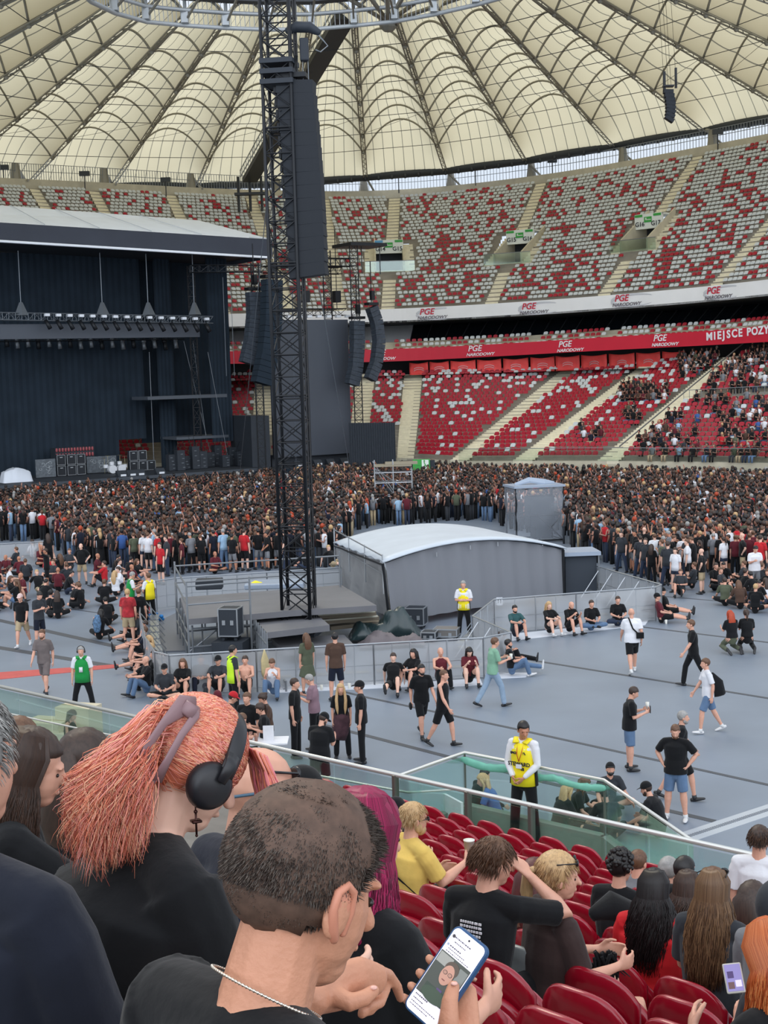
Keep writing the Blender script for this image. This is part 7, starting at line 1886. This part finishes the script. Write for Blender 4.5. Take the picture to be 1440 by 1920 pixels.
# --- steward in yellow
RS = person('person','young guard in yellow vest and white shirt standing in the glass enclosure', at_z(985,1579,zt), 212, 'front', topm=WHT, top='long', bottom='trousers', botm=BLK, hairm=HB, skin=1, voxel=.008, eyes=True, h=1.80, kw=dict(head=(-38,14)))
vest(RS, HIVIS)
root, pts, dz = RS; c = pts['chest']
def chest_text(body, size, x, z, bold=.004, col=M_TXT):
    o = text('vest_lettering', body, size, frame_M((0,0,0), V(-1,0,0), V(0,0,1)), col, root, bold=bold, ext=.002); o.matrix_local = Matrix.Translation(c+V(x,.152,z)+V(0,0,dz)) @ frame_M((0,0,0), V(-1,0,0), V(0,0,1)); return o
chest_text('STEWARD', .075, 0, -.07, .003); chest_text('SAO', .045, .085, .09); chest_text('PL', .04, -.085, .09); chest_text('18', .055, -.05, -.14)
m = MB()
for s in (-1,1): m.path([pts['neck']+V(.05*s,.06,.0), c+V(.035*s,.150,.08), c+V(.0,.158,-.03)],.005,5)
child_mesh(root,'lanyard',m,mat('lanyard_red', srgb(190,30,30), .6),dz)
m = MB(); m.box(c+V(0,.160,-.10),(.09,.006,.06)); child_mesh(root,'badge_card',m,WHT,dz,False)
# magenta hair, bald man, left woman, grey man, heads by the rail
MG = [hm('hair_magenta',(140,24,70)), hm('hair_magenta_light',(176,40,92)), hm('hair_magenta_dark',(96,16,48))]
R12 = near_person(680,1482,'woman with long straight magenta hair and black tee beyond the phone man','chair',50,sex='f',top='tee',topm=BLK,hair='short',hairm=MG[0],D=3.35,build=1.12,voxel=.006,bottom='trousers',botm=GREYC,kw=dict(head=(-4,10)))
locks('long_hair', R12[0], R12[2], fall(R12[1], .26, .05, .003), 2600, 8, .0022, MG, seed=7)
R13 = near_person(482,1402,'bald man in navy tee with dark sunglasses pushed up on his head','chair',58,topm=NAVY,hair='bald',D=3.5,voxel=.006,build=1.2,kw=dict(head=(0,18)))
sunglasses(R13, .07, .035)
root, pts, dz = R13[:3]; m = MB(); H = pts['H']
for s in (-1,1): m.path([H(.07*s,.09,.06),H(.088*s,0,.035),H(.06*s,-.10,.0),H(0,-.125,-.015)],.004,6)
child_mesh(root,'glasses_cord',m,mat('cord_blue', srgb(70,100,120), .5),dz)
R14 = near_person(55,1368,'dark-haired woman in black tee seen in profile at the left edge','chair_face',78,sex='f',topm=BLK,hair='short',hairm=HD,D=4.3,voxel=.006)
locks('long_hair', R14[0], R14[2], fall(R14[1], .24, .05, .004), 1800, 8, .003, [HD, hm('hair_db3',(70,50,40))], seed=8)
R15 = near_person(-84,1292,'grey-haired man in dark navy tee cut off by the left edge','chair',30,topm=cloth('dark_navy',(26,30,42)),hair='short',hairm=HG,D=2.25,voxel=.006,build=1.2)
near_person(36,1345,'person with brown hair seen above the profile woman','chair',50,topm=MAROON,hair='short',hairm=HM_,D=7.2)
near_person(-6,1338,'person with auburn hair at the left edge behind the grey-haired man','chair',50,sex='f',topm=BLK,hair='bun',hairm=HR,D=8.5)
near_person(160,1372,'person with dark curly hair just left of the pink hair','chair',50,topm=BLK,hair='wavy',hairm=HD,D=5.2)
near_person(567,1442,'man in black cap and dark top behind the bald man','chair',50,topm=BLK,hat='cap',hairm=HM_,D=6.4,extra=('beard',))
near_person(530,1462,'person with thinning brown hair partly hidden behind the bald man','chair',52,topm=BLK,hair='buzz',hairm=HM_,D=5.4)

def short_locks(R_, n, L0, mats, rad=.0022, seed=31, low=-.03):
    H = R_[1]['H']
    def f(t, rr):
        while True:
            a = rr.uniform(0,6.283); z_ = rr.uniform(-.7,1); c_ = math.sqrt(1-z_*z_); d = V(c_*math.cos(a), c_*math.sin(a), z_)
            X = V(d.x*.082, d.y*.101, d.z*.096)+V(0,-.014,.034)
            line = .064 if X.y > .055 else (.064-(.055-X.y)*1.5 if X.y > -.01 else (low-(-.01-X.y)*.5))
            if X.z >= line: break
        L = L0*rr.uniform(.6,1.2); p = H(X.x,X.y,X.z); o = (H(d.x,d.y,d.z)-H(0,0,0)).normalized()
        fl = (H(.2*d.x,.3 if X.y > 0 else -.25,-.4)-H(0,0,0)).normalized()
        return [p-o*.004, p+o*L*.28+fl*L*.2, p+o*L*.4+fl*L*.62+V(0,0,-L*.1), p+o*L*.36+fl*L+V(0,0,-L*.35)]
    return locks('hair_locks', R_[0], R_[2], f, n, 4, rad, mats, seed=seed)
short_locks(R1, 900, .030, [HL, hm('hair_lb4',(212,180,136))])
short_locks(R3, 1500, .034, [HM_, hm('hair_b5',(84,58,42))], low=-.06)
short_locks(R6, 700, .025, [HD, HM_])
short_locks(R4, 900, .03, [HL, hm('hair_b6',(150,116,82))], low=-.05)
short_locks(R15, 2500, .018, [HG, hm('hair_g2',(120,118,116)), hm('hair_g3',(176,174,170))], rad=.0014)
# ------------------------------------------------------------ the woman with pink hair and headphones
PK_ = [hm('hair_coral',(232,138,106)), hm('hair_pink',(240,158,146)), hm('hair_peach',(246,186,150)), hm('hair_rose_dark',(196,98,78))]
PD = 2.7; PAZ = 62
RP = near_person(352,1322,'woman with coral pink hair in a claw clip, black headphones and black tee','chair',PAZ,sex='f',top='tee',topm=BLK,hair='short',hairm=PK_[0],D=PD,voxel=.0045,build=1.42,skin=2,kw=dict(head=(-6,34),lean=12))
rootP, ptsP, dzP = RP[:3]; HP = ptsP['H']
RPi = Matrix.Rotation(math.radians(PAZ), 3, 'Z')
def toloc(root, az, w, dz): return Matrix.Rotation(math.radians(az), 3, 'Z') @ (V(*w)-V(*root.location)) - V(0,0,dz)
def PL(u, v, D): return toloc(rootP, PAZ, at_d(u,v,D), dzP)
# roots on the skull gathered back into the clip, then falling
clip = HP(.02,-.135,.035)
def gather(t, rr):
    a = rr.uniform(-1.65,1.65); b = rr.uniform(.0,1)
    # start on the front/side hairline, run over the skull to the clip
    th = rr.uniform(-.2,1.45)
    x, y, z = math.sin(a), math.cos(a), 0
    st = V(.088*math.sin(a)*math.cos(th), .106*math.cos(a)*math.cos(th)-.014, .104*math.sin(th)+.034)
    c = V(.02+rr.gauss(0,.014),-.105,.05+rr.gauss(0,.02)); e = []
    for j in range(8):
        s = j/7; q = st.lerp(c, s); d = V(q.x/.090, (q.y+.014)/.108, (q.z-.034)/.106); L = d.length
        tgt = 1.0+.05*rr.random()
        if L > .2: q = V(q.x/L*tgt, (q.y+.014)/L*tgt-.014, (q.z-.034)/L*tgt+.034)
        e.append(HP(q.x, q.y, q.z))
    return e
locks('gathered_hair', rootP, dzP, gather, 9000, 8, .0013, PK_, seed=11)
def tail(t, rr):
    ox, oz = rr.gauss(0,.022), rr.gauss(-.02,.020); e = []
    dn = V(0,0,-1); bd = V(-ptsP['fw'].x,-ptsP['fw'].y,0).normalized(); sd_ = ptsP['xs']
    k1 = rr.uniform(.4,1.3); L = rr.uniform(.05,.17); side = rr.uniform(-.8,1.0)
    p0 = HP(.02+ox*.6,-.105,.045+oz); e.append(p0); p1 = p0+bd*.035*k1+V(0,0,.004+rr.uniform(-.015,.012)); e.append(p1)
    p2 = p1+bd*.035*k1+sd_*side*.02+V(0,0,-.03); e.append(p2)
    ph = rr.uniform(0,6)
    for j in range(1,8):
        s = j/7; e.append(p2+dn*L*s+bd*(.045*math.sin(s*2)*k1+.02*s)+sd_*side*.07*s+V(math.sin(ph+7*s),math.cos(ph+7*s),0)*.010)
    return e
locks('hair_tail', rootP, dzP, tail, 8500, 10, .00125, PK_, seed=12)
def bangs(t, rr):
    st = HP(rr.uniform(.01,.075), .088+rr.uniform(-.02,.01), .085); e = [st]; dn = V(0,0,-1)
    p1 = st+(HP(.0,.1,0)-HP(0,0,0))*.22+V(0,0,-.03); e.append(p1); L = rr.uniform(.08,.17); ph = rr.uniform(0,6)
    for j in range(1,6):
        s = j/5; e.append(p1+dn*L*s+ptsP['fw']*.01*math.sin(3*s)+V(math.sin(ph+4*s),math.cos(ph+4*s),0)*.004+ptsP['xs']*.015*s)
    return e
locks('fringe_hair', rootP, dzP, bangs, 700, 7, .0024, [PK_[1], hm('hair_bright_pink',(232,128,140)), PK_[0]], seed=13)
# claw clip
CLIPM = mat('claw_clip', srgb(150,120,124), .35, alpha=.85)
m = MB(); r_ = ptsP['xs']
m2 = lambda x,y,z: HP(x,y,z)
m.path([m2(.055,-.085,.105), m2(.066,-.115,.095), m2(.070,-.135,.05), m2(.066,-.140,.0), m2(.058,-.125,-.045)],[(.018,.004),(.022,.004),(.009,.004),(.008,.004),(.014,.004)],10,side=(HP(0,0,1)-HP(0,1,0)))
m.path([m2(.055,-.085,.105), m2(.075,-.085,.09), m2(.088,-.10,.045), m2(.086,-.10,-.005), m2(.075,-.095,-.05)],[(.014,.004),(.009,.004),(.008,.004),(.008,.004),(.012,.004)],10,side=(HP(0,1,0)-HP(0,0,0)))
m.path([m2(.058,-.125,-.045), m2(.075,-.095,-.05)],[(.012,.005)]*2,8,side=(HP(0,0,1)-HP(0,0,0)))
m.path([m2(.066,-.115,.095), m2(.078,-.09,.09)],[(.014,.005)]*2,8,side=(HP(0,0,1)-HP(0,0,0)))
child_mesh(rootP,'claw_clip',m,CLIPM,dzP,True,'mauve plastic claw clip')
# headphones
HPM = mat('headphone_black', srgb(34,34,38), .38, spec=.5)
hp = MB()
arc = [HP(math.sin(a)*.108, .012+.012*math.cos(a), -.002+.134*math.cos(a)) for a in np.linspace(-1.45,1.45,25)]
hp.path(arc, [(.018,.0075)]*25, 12, side=(HP(0,1,0)-HP(0,0,0)))
child_mesh(rootP,'headband',hp,HPM,dzP)
for s in (-1,1):
    M3 = ptsP['HM'] @ Matrix.Rotation(math.radians(-90*s),3,'Y').inverted() if False else ptsP['HM'] @ Matrix.Rotation(math.radians(90*s),3,'Y')
    hp = MB(); hp.lathe(HP(.088*s,.0,-.014), [(.020,-.012),(.042,-.010),(.047,.0),(.046,.010),(.041,.022),(.030,.028),(.004,.030)], 28, M3); o = child_mesh(rootP,'ear_cup',hp,HPM,dzP)
    hp = MB(); hp.path([HP(.107*s,.010,.055),HP(.121*s,.006,.035),HP(.124*s,.002,.0)],[(.016,.006),(.014,.006),(.010,.005)],10,side=(HP(0,1,0)-HP(0,0,0))); child_mesh(rootP,'yoke',hp,HPM,dzP)
m = MB(); e0 = HP(.086,-.005,-.055); 
m.tube(e0, e0+V(0,0,-.018), .0015, 5); m.tube(e0+V(0,0,-.018), e0+V(0,0,-.06), .0022, 5); m.box(e0+V(0,0,-.034),(.018,.018,.004)); m.ball(e0+V(0,0,-.016),.004,6,5); m.ball(e0+V(0,0,-.062),.003,6,5)
child_mesh(rootP,'earring',m,mat('earring_dark', srgb(70,44,40), .3, metal=.8),dzP,True,'dark cross earring')
# ------------------------------------------------------------ the man with the phone
MD = 1.74; MAZ = 52
FS = {}
# the phone: placed in space, tilted to his eyes
PC = at_d(838,1834,2.28)
cx = CM.to_3x3() @ V(1,0,0); cy = CM.to_3x3() @ V(0,-1,0); ct = CM.to_3x3() @ V(0,0,1)
wv = (cx*57+cy*32+ct*57).normalized(); lv = (cx*102-cy*145-ct*20.6).normalized(); lv = (lv-wv*lv.dot(wv)).normalized(); nv = wv.cross(lv)
if nv.dot(ct) < 0: nv = -nv
def PHN(x, y, z): return PC+wv*x+lv*y+nv*z
def mkhandR(mb, wr, conv):
    s = 1.02
    def c(*a): return conv(PHN(*a))
    # palm behind / beside the right edge, towards the lower end
    mb.path([wr, c(.075,-.118,-.035), c(.058,-.080,-.030), c(.045,-.040,-.028), c(.030,-.012,-.026)], [(.027,.021),(.034,.026),(.042,.022),(.040,.016),(.030,.012)], 14, side=conv(PHN(0,1,0))-conv(PHN(0,0,0)) if False else (conv(PHN(1,0,0))-conv(PHN(0,0,0))), round_ends=True)
    mb.path([c(.075,-.100,-.02), c(.062,-.075,.0), c(.050,-.045,.012), c(.036,-.022,.016), c(.026,-.002,.013)], [.021*s,.0205*s,.0165*s,.0135*s,.0105*s], 12, round_ends=True)   # thumb over the edge
    for i,(y0,y1) in enumerate(((-.012,.002),(-.035,-.026),(-.058,-.052),(-.078,-.074))):
        r_ = (.0098,.0102,.0098,.0088)[i]
        mb.path([c(.040,y0,-.028), c(.010,y0+.004,-.024), c(-.022,y1,-.020), c(-.041,y1+.002,-.010), c(-.047,y1+.004,.002)], [r_*1.05,r_*1.1,r_,r_*.95,r_*.82], 9, round_ends=True)
def mkhandL(mb, wr, conv):
    def c(u,v,D): return conv(at_d(u,v,D))
    mb.path([wr, c(610,1862,2.02), c(640,1848,2.04), c(672,1838,2.06), c(700,1838,2.08)], [(.026,.021),(.031,.023),(.038,.022),(.037,.019),(.028,.014)], 14, side=conv(at_d(600,1700,2.0))-conv(at_d(600,1800,2.0)), round_ends=True)
    mb.path([c(668,1822,2.05), c(700,1818,2.09), c(728,1828,2.14), c(744,1850,2.17), c(751,1872,2.19)], [.0115,.0108,.0098,.0088,.0072], 10, round_ends=True)   # index
    mb.path([c(672,1836,2.08), c(706,1838,2.13), c(722,1858,2.14), c(712,1880,2.12), c(696,1886,2.09)], [.0115,.011,.0102,.0092,.0080], 10, round_ends=True)
    mb.path([c(668,1850,2.09), c(696,1856,2.13), c(706,1876,2.13), c(694,1894,2.10), c(680,1896,2.08)], [.011,.0105,.0098,.0088,.0078], 10, round_ends=True)
    mb.path([c(660,1862,2.09), c(684,1872,2.12), c(690,1890,2.11), c(678,1902,2.08)], [.010,.0095,.0088,.0074], 10, round_ends=True)
    mb.path([c(632,1868,2.01), c(656,1880,2.00), c(682,1872,2.01), c(700,1858,2.03)], [.0165,.0145,.0125,.0100], 10, round_ends=True)   # thumb
mk = dict(sex='m', build=1.22, top='tee', bottom='trousers', hair='short', hat=None)
kwM = dict(head=(-2,22), lean=14, seat=None)
g_, zm_, ptsM = person_geometry('chair', h=1.80, kw=kwM, **mk)
T_ = at_d(562,1484,MD); RZm = Matrix.Rotation(math.radians(-MAZ),3,'Z'); RZi = Matrix.Rotation(math.radians(MAZ),3,'Z')
wh = RZm @ (ptsM['head']); PELW = V(T_.x,T_.y,T_.z-.128)-wh       # world position of his pelvis
conv = lambda w: RZi @ (V(*w)-PELW)
wrR = conv(PHN(.085,-.165,-.04)); wrL = conv(at_d(585,1872,2.0))
kwM.update(tR=tuple(wrR), tL=tuple(wrL), poleR=(.6,-.1,-1), poleL=(-.8,.2,-.9), fnR=lambda mb,wr: mkhandR(mb,wr,conv), fnL=lambda mb,wr: mkhandL(mb,wr,conv))
SKM = mat('skin_man', srgb(206,146,116), .48, noise=.06, nscale=14, bump=.12, bscale=120)
def posM(pts, dz): return PELW-V(0,0,dz)
RM = person('person','man with short dark hair, silver neck chain and black tee looking at his phone', posM, MAZ, 'chair', h=1.80, kw=kwM, voxel=.0036, topm=BLK, botm=DENIMD, hairm=HD, eyes=True, **mk)
rootM, ptsM, dzM = RM; rootM.data.materials[0] = SKM
HMf = ptsM['H']
# ears with rim and lobe
for s in (-1,1):
    m = MB(); m.path([HMf(.076*s,.012,-.030), HMf(.079*s,.013,-.004), HMf(.082*s,.006,.020), HMf(.084*s,-.008,.027), HMf(.086*s,-.020,.017), HMf(.085*s,-.020,-.004), HMf(.081*s,-.010,-.026), HMf(.077*s,.0,-.038)],[.005,.0055,.006,.0062,.0062,.006,.0075,.006],8,round_ends=True)
    m.ball(HMf(.081*s,-.006,-.004),(.006,.017,.027),10,7,ptsM['HM']); child_mesh(rootM,'ear',m,mat('skin_ear', srgb(208,138,112), .5),dzM)
# short hair as fine bristles over the scalp
HS = [hm('hair_man_dark',(46,36,31)), hm('hair_man_mid',(66,52,44)), hm('hair_man_grey',(104,94,86))]
def bristle(t, rr):
    while True:
        a = rr.uniform(0,6.283); z_ = rr.uniform(-.75,1); c_ = math.sqrt(1-z_*z_); d = V(c_*math.cos(a), c_*math.sin(a), z_)
        X = V(d.x*.0795, d.y*.0985, d.z*.0925)+V(0,-.014,.034)
        line = .066 if X.y > .055 else (.066-(.055-X.y)*1.5 if X.y > -.01 else (-.032-(-.01-X.y)*.52))
        if X.z < line+rr.uniform(-.004,.01): continue
        crown = math.hypot((X.x-.0)/.034, (X.y+.034)/.034)
        if X.z > .09 and crown < 1 and rr.random() < .93-.5*crown: continue
        break
    L = rr.uniform(.007,.013)*(1.5 if X.y > .04 else 1)*( .55 if X.z < .0 else 1)
    flow = V(.15*d.x,-.35,-.55 if z_ < .8 else -.05) if X.y < .02 else V(.3,.6,.2)
    p = HMf(X.x,X.y,X.z); dd = ((HMf(d.x,d.y,d.z)-HMf(0,0,0)).normalized()*.75+(HMf(flow.x,flow.y,flow.z)-HMf(0,0,0)).normalized()*.8).normalized()
    return [p-dd*.002, p+dd*L*.55, p+dd*L+V(0,0,-L*.15)]
locks('hair_bristles', rootM, dzM, bristle, 21000, 3, .00085, HS, seed=21)
for ch in rootM.children:
    if ch.name.split('.')[0] == 'hair': ch.data.materials[0] = mat('scalp_hair', srgb(92,70,58), .7, noise=.25, nscale=60)
# neck chain
m = MB(); nk = ptsM['neck']; ring = []
for i in range(90):
    a = 2*math.pi*i/90; ring.append(nk+ptsM['xs']*math.cos(a)*.078+ptsM['fw']*math.sin(a)*.070+ptsM['t2']*(.030-.02*math.sin(a))+V(0,0,.0))
m.path(ring+[ring[0]], .0016, 6)
for i in range(0,90): m.ball(ring[i], .0024, 5, 4)
child_mesh(rootM,'neck_chain',m,mat('silver', srgb(226,214,200), .25, metal=.9),dzM)
# finger nails
m = MB(); 
for (w_, nd) in ((PHN(.029,.004,.0225), nv), (at_d(700,1852,2.022), ct)): m.ball(conv(w_),(.0062,.0062,.003),10,6)
child_mesh(rootM,'nail',m,mat('nail', srgb(232,180,166), .35),dzM)
# phone
root = thing('smartphone', 'large blue-cased phone showing a portrait photo, held by the neck-chain man', 'phone', PC)
M3 = Matrix(((wv.x,lv.x,nv.x),(wv.y,lv.y,nv.y),(wv.z,lv.z,nv.z)))
def rrect(mb, w, h, r, z0, z1):
    pts = []
    for (sx,sy,a0) in ((1,1,0),(-1,1,90),(-1,-1,180),(1,-1,270)):
        for k in range(6): a = math.radians(a0+k*18); pts.append((sx*(w/2-r)+r*math.cos(a), sy*(h/2-r)+r*math.sin(a)))
    b = MB(); b.prism([V(x,y,0) for x,y in pts], z0, z1); mb.add([M3 @ V(*p) for p in b.v], b.f)
m = MB(); rrect(m,.079,.163,.014,-.006,.0052); bevel(m.build('case', mat('case_blue', srgb(44,84,128), .45), root), .0022, 3)
m = MB(); rrect(m,.0715,.155,.010,.0050,.0058); m.build('screen', mat('phone_screen', srgb(232,228,240), .2, emit=.62), root)
def tile(name, x, y, w, h, rgb, z=.0060, r_=.0008, e=.45):
    m = MB(); rrect(m,w,h,r_,z,z+.0003); m.v = [tuple(V(*p)+wv*x+lv*y) for p in m.v]; return m.build(name, mat('px_%d_%d_%d'%rgb, srgb(*rgb), .3, emit=e), root)
tile('photo', 0,-.006,.069,.078,(70,74,68))
tile('photo_part', .0,-.034,.050,.022,(54,66,56),.0063); tile('photo_part', .004,-.030,.012,.018,(84,64,110),.0066)
tile('photo_part', -.018,.022,.03,.018,(150,150,144),.0063); tile('photo_part', .024,.012,.018,.03,(120,124,120),.0063)
m = MB(); 
def disc(name, x,y,rx,ry,rgb,z):
    b = MB(); n = 26; ps = [V(x+rx*math.cos(2*math.pi*i/n), y+ry*math.sin(2*math.pi*i/n),0) for i in range(n)]; b.prism(ps, z, z+.0003); b.v = [tuple(M3 @ V(*p)) for p in b.v]; return b.build(name, mat('px_%d_%d_%d'%rgb, srgb(*rgb), .3, emit=.45), root)
disc('photo_shoulder', 0,-.036,.026,.012,(60,76,60),.0069); disc('photo_hair', .003,.016,.0145,.013,(84,72,62),.0070); disc('photo_face', .001,.004,.0128,.0175,(186,140,122),.0073)
for sx in (-1,1): disc('photo_glasses', .001+sx*.0055,.007,.0045,.0035,(60,46,44),.0076); disc('photo_eye', .001+sx*.0055,.007,.0036,.0027,(170,130,114),.0079)
tile('photo_mouth', .0,-.005,.007,.0016,(120,70,66),.0079)
disc('camera_hole', 0,.071,.0018,.0018,(14,14,16),.0066)
rr = random.Random(15)
for (y, x0, n_, h_) in ((.062,-.026,9,.0020),(.055,-.022,7,.0016),(.046,-.026,6,.0020),(.041,-.026,10,.0013),(.036,-.028,13,.0013),(-.050,-.030,8,.0024),(-.057,-.030,6,.0016),(-.063,-.030,14,.0013),(-.068,-.030,11,.0013)):
    x = x0
    for k in range(n_):
        w_ = rr.uniform(.0015,.004); tile('screen_text', x+w_/2, y, w_, h_, (90,88,98), .0062, .0003, .3); x += w_+.0012
disc('profile_picture', -.029,.062,.003,.003,(60,56,60),.0064); disc('profile_picture', -.030,.046,.0022,.0022,(150,160,180),.0064)
# loose pieces that are things of their own become parts of their own
def split_loose(o):
    me = o.data; par = list(range(len(me.vertices)))
    def find(a):
        while par[a] != a: par[a] = par[par[a]]; a = par[a]
        return a
    for e in me.edges: par[find(e.vertices[0])] = find(e.vertices[1])
    G = defaultdict(list)
    if o.name.split('.')[0] == 'shoes':       # left and right shoe: islands grouped by nearness
        isl = defaultdict(list)
        for f in me.polygons: isl[find(f.vertices[0])].append(f)
        K = list(isl.values())
        cen = [sum((Vector(f.center) for f in fs), Vector())/len(fs) for fs in K]
        for i, fs in enumerate(K):
            j = 0 if i == 0 else (0 if (cen[i]-cen[0]).length < (cen[i]-cen[len(K)//2]).length else 1)
            G[j] += fs
    else:
        for f in me.polygons: G[find(f.vertices[0])].append(f)
    if len(G) < 2: return
    for fs in G.values():
        idx = {}; vs = []; ff = []
        for f in fs:
            r_ = []
            for v in f.vertices:
                if v not in idx: idx[v] = len(vs); vs.append(tuple(me.vertices[v].co))
                r_.append(idx[v])
            ff.append(r_)
        m2_ = bpy.data.meshes.new(o.name.split('.')[0]); m2_.from_pydata(vs, [], ff)
        for mt in me.materials: m2_.materials.append(mt)
        m2_.polygons.foreach_set('use_smooth', [fs[0].use_smooth]*len(ff)); m2_.update()
        n = bpy.data.objects.new({'shoes':'shoe'}.get(o.name.split('.')[0], o.name.split('.')[0]), m2_); COL.objects.link(n); n.parent = o.parent; n.matrix_local = o.matrix_local
    bpy.data.objects.remove(o)
for o in list(COL.objects):
    if o.parent is not None and o.type == 'MESH' and o.name.split('.')[0] in ('hoist_cable','steps','control_panel','roof_seam','sleeve_block','latch','tom_drum','bass_drum','cymbal','step_nosing','mast_leg','top_lamps','pole','cable_stand','corner_post','running_mark','tie_mark','shoes','vest_edging'): split_loose(o)
# labels: things that look alike are told apart by their order from the left
_ord = ['leftmost','second from left','third from left','fourth from left','fifth from left','sixth from left','seventh from left','eighth from left','ninth from left','tenth from left','eleventh from left','twelfth from left','thirteenth from left','fourteenth from left','fifteenth from left','sixteenth from left','seventeenth from left','eighteenth from left','nineteenth from left','twentieth from left']
_same = defaultdict(list)
for o in COL.objects:
    if o.parent is None and o.get('label') and o.get('kind') is None: _same[o['label']].append(o)
for lab, L_ in _same.items():
    if len(L_) > 1:
        L_.sort(key=lambda o: project(o.location)[0])
        n_ = len(L_)
        for i, o in enumerate(L_):
            w_ = _ord[i] if i < 20 and i <= n_/2+1 or n_-1-i >= 20 else (_ord[n_-1-i].replace('left','right') if n_-1-i else 'rightmost')
            if i >= 20 and n_-1-i >= 20: w_ = 'mid-row'
            o['label'] = lab+', '+w_
for o in COL.objects:
    if o.get('label') and len(o['label'].split()) > 16: print('LONG', o['label'])
bpy.data.scenes.remove(_TMP)
for o in list(bpy.data.objects):
    if o.users == 0: bpy.data.objects.remove(o)
